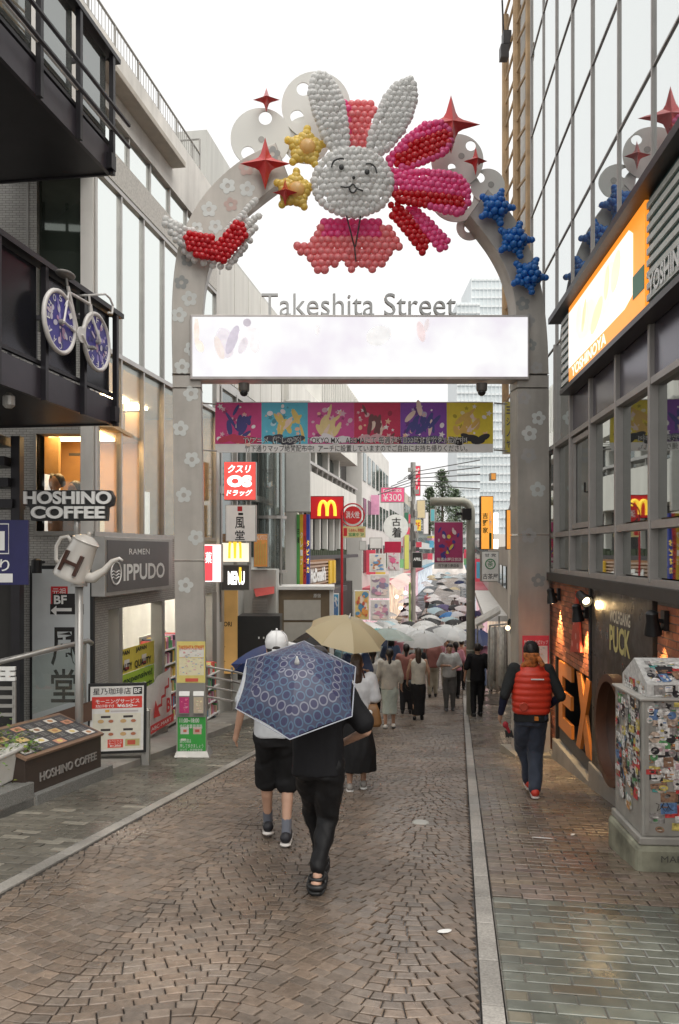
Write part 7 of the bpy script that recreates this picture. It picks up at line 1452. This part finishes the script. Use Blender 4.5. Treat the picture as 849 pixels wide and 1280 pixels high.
# the next row of walkers
def at(px, py): return gp(px, py)
person('person in white top and black trousers left of the pale green dress', at(466, 908), 0, 1.6, dict(top=dict(mat=cloth('white_top', (.6, .59, .56)), sleeve=.9, fit=.04), bottom=dict(mat=BLP, fit=.03), hair='pony', arms=DEFARM), .018)
person('person in sheer pale green dress over white trousers', at(487, 911), 0, 1.6, dict(top=dict(mat=cloth('beige_sheer', (.5, .47, .41)), sleeve=1.5, fit=.03), bottom=dict(mat=cloth('pale_green', (.46, .52, .47)), kind='skirt', hem=.32, flare=.17, wr=.014), hair='pony', shoe=dict(mat=WHITE, sole=BLACK)), .018)
pc = person('person in sleeveless cream top with black bag across the back', at(523, 900), rad(-3), 1.62, dict(top=dict(mat=cloth('cream_top', (.6, .57, .5)), sleeve=0, fit=.03), bottom=dict(mat=cloth('black_wide', (.018, .018, .02)), kind='skirt', hem=.12, flare=.16, wr=.01), hair='long', hairmat=HAIRB), .018)
bgb = empty('shoulder_bag', W(514, 858, 19.2), 'black shoulder bag on the sleeveless cream top', 'bag'); q = W(515, 857, 18.9); MB().sph(q, .17, .07, .14).build('pouch', BLACK, bgb, smooth=True); MB().tube([q + V(.05, 0, .12), q + V(.2, -.02, .45), q + V(.26, .02, .6)], .016, 6).build('strap', BLACK, bgb)
person('person in white T-shirt and grey trousers walking towards the camera', at(562, 888), rad(176), 1.70, dict(top=dict(mat=cloth('white_tee', (.58, .58, .57)), sleeve=.85, fit=.035), bottom=dict(mat=cloth('grey_trousers', (.12, .115, .11)), fit=.03), hair='short', face=True, arms=[((-.27, .02, 1.15), (-.1, .22, 1.1)), ((.27, .0, 1.15), (.05, .2, 1.18))], shoe=dict(mat=DGREY, sole=BLACK)), .017)
sb_ = empty('sling_strap', W(560, 850, 20.5), 'black sling strap across the white T-shirt', 'strap'); MB().tube([W(556, 829, 20.9), W(563, 838, 20.55), W(571, 846, 20.6)], .02, 6).build('strap', BLACK, sb_)
person('person all in black walking down the pavement beside the pipe gate', at(597, 896), rad(3), 1.74, dict(top=dict(mat=BLT, sleeve=.9, fit=.03, hem=.84), bottom=dict(mat=cloth('black_jeans', (.014, .014, .016)), fit=.02), hair='short', arms=[((-.27, -.02, 1.14), (-.29, .06, .9)), ((.27, -.05, 1.14), (.3, .02, .9))]), .017)
# the man in the red quilted vest
p = gp(664, 996); RV = M('red_quilted_nylon', (.62, .045, .02), .42, var=.1, vs=8, bump=.1, bs=80)
NAVY = cloth('navy_sleeve', (.02, .022, .05)); DEN = cloth('dark_denim', (.035, .045, .07))
rm = person('person in red quilted vest, dark jeans and red shoes by the arch leg', p, rad(-3), 1.77, dict(w=1.08, arms=[((-.3, -.06, 1.14), (-.33, .04, .9)), ((.31, -.05, 1.13), (.22, .14, .98))], legs=[((-.05, .2, .5), (.03, .28, .1), 0), ((.06, .1, .49), (.02, -.1, .12), .05)], top=dict(mat=cloth('charcoal_tee', (.022, .024, .025)), sleeve=1., fit=.03, hem=.84), bottom=dict(mat=DEN, fit=.034, wr=.015, wf=14, len=.97), shoe=dict(mat=M('red_shoe', (.6, .05, .03), .5), sole=M('pale_sole', (.6, .55, .52), .5)), hair='short'), .013)
m = MB()
for (e, w), s in zip([((-.3, -.06, 1.14), (-.33, .04, .9)), ((.31, -.05, 1.13), (.22, .14, .98))], (-1, 1)): m.capsule(V(*e), V(*e).lerp(V(*w), .9), .05, .037)
for part, pick in (('sleeve', -1), ('sleeve', 1)):
    mm = MB(); e, w = (((-.3, -.06, 1.14), (-.33, .04, .9)), ((.31, -.05, 1.13), (.22, .14, .98)))[0 if pick < 0 else 1]; mm.capsule(V(*e), V(*e).lerp(V(*w), .9), .052, .038); link_mesh('sleeve', remesh(mm, .012, 3, .008, 9), NAVY, rm)
m = MB(); rings = []
for k in range(45):
    f = k / 44; z = .93 + .52 * f; puff = .014 * abs(math.sin(f * math.pi * 7.5)) ** .6; rx = .178 + .02 * math.sin(math.pi * min(1, f * 1.15)) - (.06 * max(0, f - .86) / .14); ry = .128 + .012 * math.sin(math.pi * f) - (.045 * max(0, f - .86) / .14)
    rings.append((0, 0, z, (rx + puff) * 1.06, ry + puff))
rings.append((0, .0, 1.48, .075, .07)); m.loft(rings, 30, 2.4); vm = remesh(m, .011, 1, .006, 10); link_mesh('vest', vm, RV, rm)
MB().lathe((-.11, -.152, 1.03), [(.048, 0), (.048, .02), (.04, .026), (.036, .02)], 20, (0, -1, 0)).build('fan_ring', M('fan_ring', (.5, .06, .03), .5), rm, smooth=True, auto=40); MB().lathe((-.11, -.156, 1.03), [(.036, 0), (.03, .012), (.0, .014)], 16, (0, -1, 0)).build('fan_grille', M('fan_dark', (.2, .02, .015), .5), rm)
MB().box(Fr((.02, -.163, 1.33), (1, 0, 0)), -.05, .09, -.006, .006, -.01, .006).build('reflective_tape', WHITE, rm); MB().box(Fr((.03, -.155, .9), (1, 0, 0)), -.02, .02, -.02, .02, -.02, .012).build('patch', ORG, rm)
m = MB(); m.loft([(0, -.02, 1.46, .072, .076), (0, -.02, 1.51, .072, .084), (0, -.015, 1.56, .082, .098), (0, -.01, 1.60, .087, .104)], 22); m.capsule((-.02, -.085, 1.52), (-.09, -.05, 1.47), .03, .028); m.capsule((.06, -.09, 1.57), (.1, -.12, 1.49), .016, .024); link_mesh('bandana', remesh(m, .01, 2, .01, 14), M('orange_bandana', (.42, .13, .03), .7, var=.75, vs=26), rm)
m = MB(); m.loft([(0, -.012, 1.6, .088, .1), (0, -.01, 1.66, .088, .1), (0, -.01, 1.71, .065, .075), (0, -.01, 1.735, .03, .035)], 20); link_mesh('knit_cap', remesh(m, .012, 2), cloth('black_knit', (.015, .013, .013)), rm)
gl = empty('work_gloves', W(634, 912, 8.9), 'pair of red and black work gloves held in a hand', 'gloves'); q = W(632, 906, 8.92); m = MB(); m.sph(q, .035, .022, .04); m.capsule(q + V(.015, 0, -.02), q + V(.04, 0, -.08), .022, .02)
o = link_mesh('palm', remesh(m, .01, 2), M('glove_red', (.3, .015, .025), .7), gl); o.data.transform(Matrix.Translation(-gl.location)); m = MB()
for k in range(4): m.capsule(q + V(.0 + .022 * k, 0, -.07), q + V(.01 + .024 * k, -.005, -.13 - .01 * (k % 2)), .012, .01)
o = link_mesh('glove_fingers', remesh(m, .007, 1), BLACK, gl); o.data.transform(Matrix.Translation(-gl.location))
# ------------------------------------------------------------------ the crowd
protos = []
TOPS = [cloth('crowd_%d' % i, c) for i, c in enumerate([(.03, .03, .035), (.55, .54, .52), (.45, .42, .38), (.06, .08, .14), (.5, .2, .25), (.2, .2, .2), (.6, .6, .58), (.3, .12, .1), (.12, .2, .22)])]
BOTS = [BLP, cloth('crowd_denim', (.06, .08, .14)), cloth('crowd_beige', (.4, .35, .27)), cloth('crowd_dark', (.03, .03, .035))]
for k in range(4):
    pr = person('x', (0, 0, 0), 0, 1.66, dict(top=dict(mat=TOPS[k], sleeve=.9, fit=.04, wr=0), bottom=dict(mat=BOTS[k], kind='skirt' if k == 1 else 'trousers', fit=.03, wr=0, hem=.3), hair=('short', 'long', 'pony', 'bob')[k], hairmat=HAIR, arms=[((-.24, .12, 1.16), (-.1, .28, 1.22)), DEFARM[1]]), .03); protos.append(pr)
used = set()
def crowd(px, d, label, rz=0., x=None, group='walkers in the crowd'):
    k = RN.randrange(4); x = fx(px, d) if x is None else x
    if k not in used: t = protos[k]; used.add(k)
    else: t = copy_tree(protos[k])
    s = RN.uniform(.93, 1.03); t.location = (x, d, G(x, d)); t.rotation_euler = (0, 0, rz); t.scale = (s, s, s)
    for c in t.children:
        if c.name.startswith('top'): c.material_slots[0].link = 'OBJECT'; c.material_slots[0].material = RN.choice(TOPS)
        if c.name.startswith('trousers') or c.name.startswith('skirt'): c.material_slots[0].link = 'OBJECT'; c.material_slots[0].material = RN.choice(BOTS)
    tag(t, label, 'person', group); return t
NEAR = [(404, 14.2, 'black', 'black umbrella just left of the cream one', .54), (446, 15., 'blue', 'bright blue umbrella peeking over the cream one', .5), (486, 17.6, 'palegreen', 'pale see-through umbrella over the pale green dress', .58), (531, 20, 'white', 'white umbrella over the sleeveless cream top', .56), (566, 23, 'clear', 'clear dome umbrella behind the man facing the camera', .52), (438, 25.5, 'clear', 'clear dome umbrella left of the teal one', .56), (471, 24.5, 'teal', 'teal umbrella among the clear ones', .52), (490, 23.6, 'paleblue', 'pale blue umbrella touching the teal one', .48), (501, 28, 'white', 'broad white umbrella behind the teal one', .62), (526, 30, 'clear', 'clear umbrella right behind the broad white one', .62), (512, 22.2, 'white', 'white umbrella in front of the dark grey one', .56), (546, 25, 'grey', 'dark grey umbrella in the middle of the crowd', .58), (522, 21.5, 'clear', 'clear umbrella overlapping a white one near the middle', .56), (572, 30.5, 'white', 'white umbrella left of the gate pipe', .58), (599, 24, 'navy', 'navy umbrella showing behind the gate pipe', .58), (433, 27.5, 'white', 'small white umbrella beside the red hydrant pole', .5), (534, 37, 'black', 'black umbrella beyond the clear ones', .6), (547, 46, 'paleblue', 'pale blue umbrella far up the crowd', .55), (561, 42, 'blue', 'mid blue umbrella left of the gate pipe', .55), (556, 52, 'purple', 'dark purple umbrella above the mid blue one', .55), (606, 48, 'lilac', 'lilac umbrella right of the gate pipe', .55), (480, 31, 'clear', 'clear umbrella at the left side behind teal', .56), (460, 29.5, 'white', 'white umbrella by the poster shop front', .56), (556, 26.5, 'clear', 'clear umbrella right of the dark grey one', .5)]
for px, d, c, lb, R in NEAR:
    put_umbrella(px, d, c, lb, RN.uniform(1.95, 2.12), (RN.uniform(-.2, .2), RN.uniform(-.25, .1)), R * (1.12 if d > 20 else 1))
    if lb.split()[0] not in ('white',) or d > 21.9:
        if px not in (486, 531): crowd(px + RN.uniform(-4, 4), d + .1, 'walker beneath the ' + lb.split(' umbrella')[0] + ' umbrella' + (' ' + lb.split('umbrella ')[1] if 'umbrella ' in lb else ''), RN.uniform(-.2, .2) + (math.pi if RN.random() < .3 else 0))
FARC = ['clear', 'clear', 'clear', 'clear', 'white', 'white', 'white', 'white', 'white', 'grey', 'black', 'navy', 'paleblue', 'cream']
LBL = {'clear': 'clear umbrella far back among the packed crowd', 'white': 'white umbrella far back among the packed crowd', 'grey': 'dark grey umbrella far back in the packed crowd', 'black': 'black umbrella far back in the packed crowd', 'navy': 'navy umbrella far back in the packed crowd', 'purple': 'purple umbrella far back in the packed crowd', 'paleblue': 'pale blue umbrella far back in the packed crowd', 'cream': 'cream umbrella far back in the packed crowd'}
d = 33.
while d < 118:
    k = 3
    for j in range(k):
        v = -4.4 + 5.6 * (j + RN.uniform(.1, .9)) / k; x = .1483 * d * 1.011 + v * .989; c = RN.choice(FARC)
        put_umbrella(0, d + RN.uniform(-1, 1), c, LBL[c], RN.uniform(1.9, 2.15), (RN.uniform(-.15, .15), RN.uniform(-.2, .1)), RN.uniform(.5, .6), 'umbrellas far back in the crowd', x=x)
        if d < 75 and RN.random() < .8: crowd(0, d + .2, 'walker far back in the packed crowd', RN.choice([0, math.pi]), x=x, group='walkers far back in the crowd')
    d += 3.2 if d < 60 else 7.
for px, d, lb in ((458, 18.5, 'dark haired walker squeezed behind the white top'), (508, 19.4, 'walker in the shade between two umbrellas'), (541, 23.5, 'walker with dark hair left of the man facing camera'), (602, 24.6, 'walker beneath navy umbrella by the gate'), (618, 26, 'walker passing the clothes rack'), (577, 26, 'walker close to the gate pipe'), (452, 22, 'walker near the brown kiosk'), (430, 21.8, 'walker at the edge by the brown kiosk')): crowd(px, d, lb, RN.uniform(-.3, .3))
bpy.data.scenes.remove(TMP)
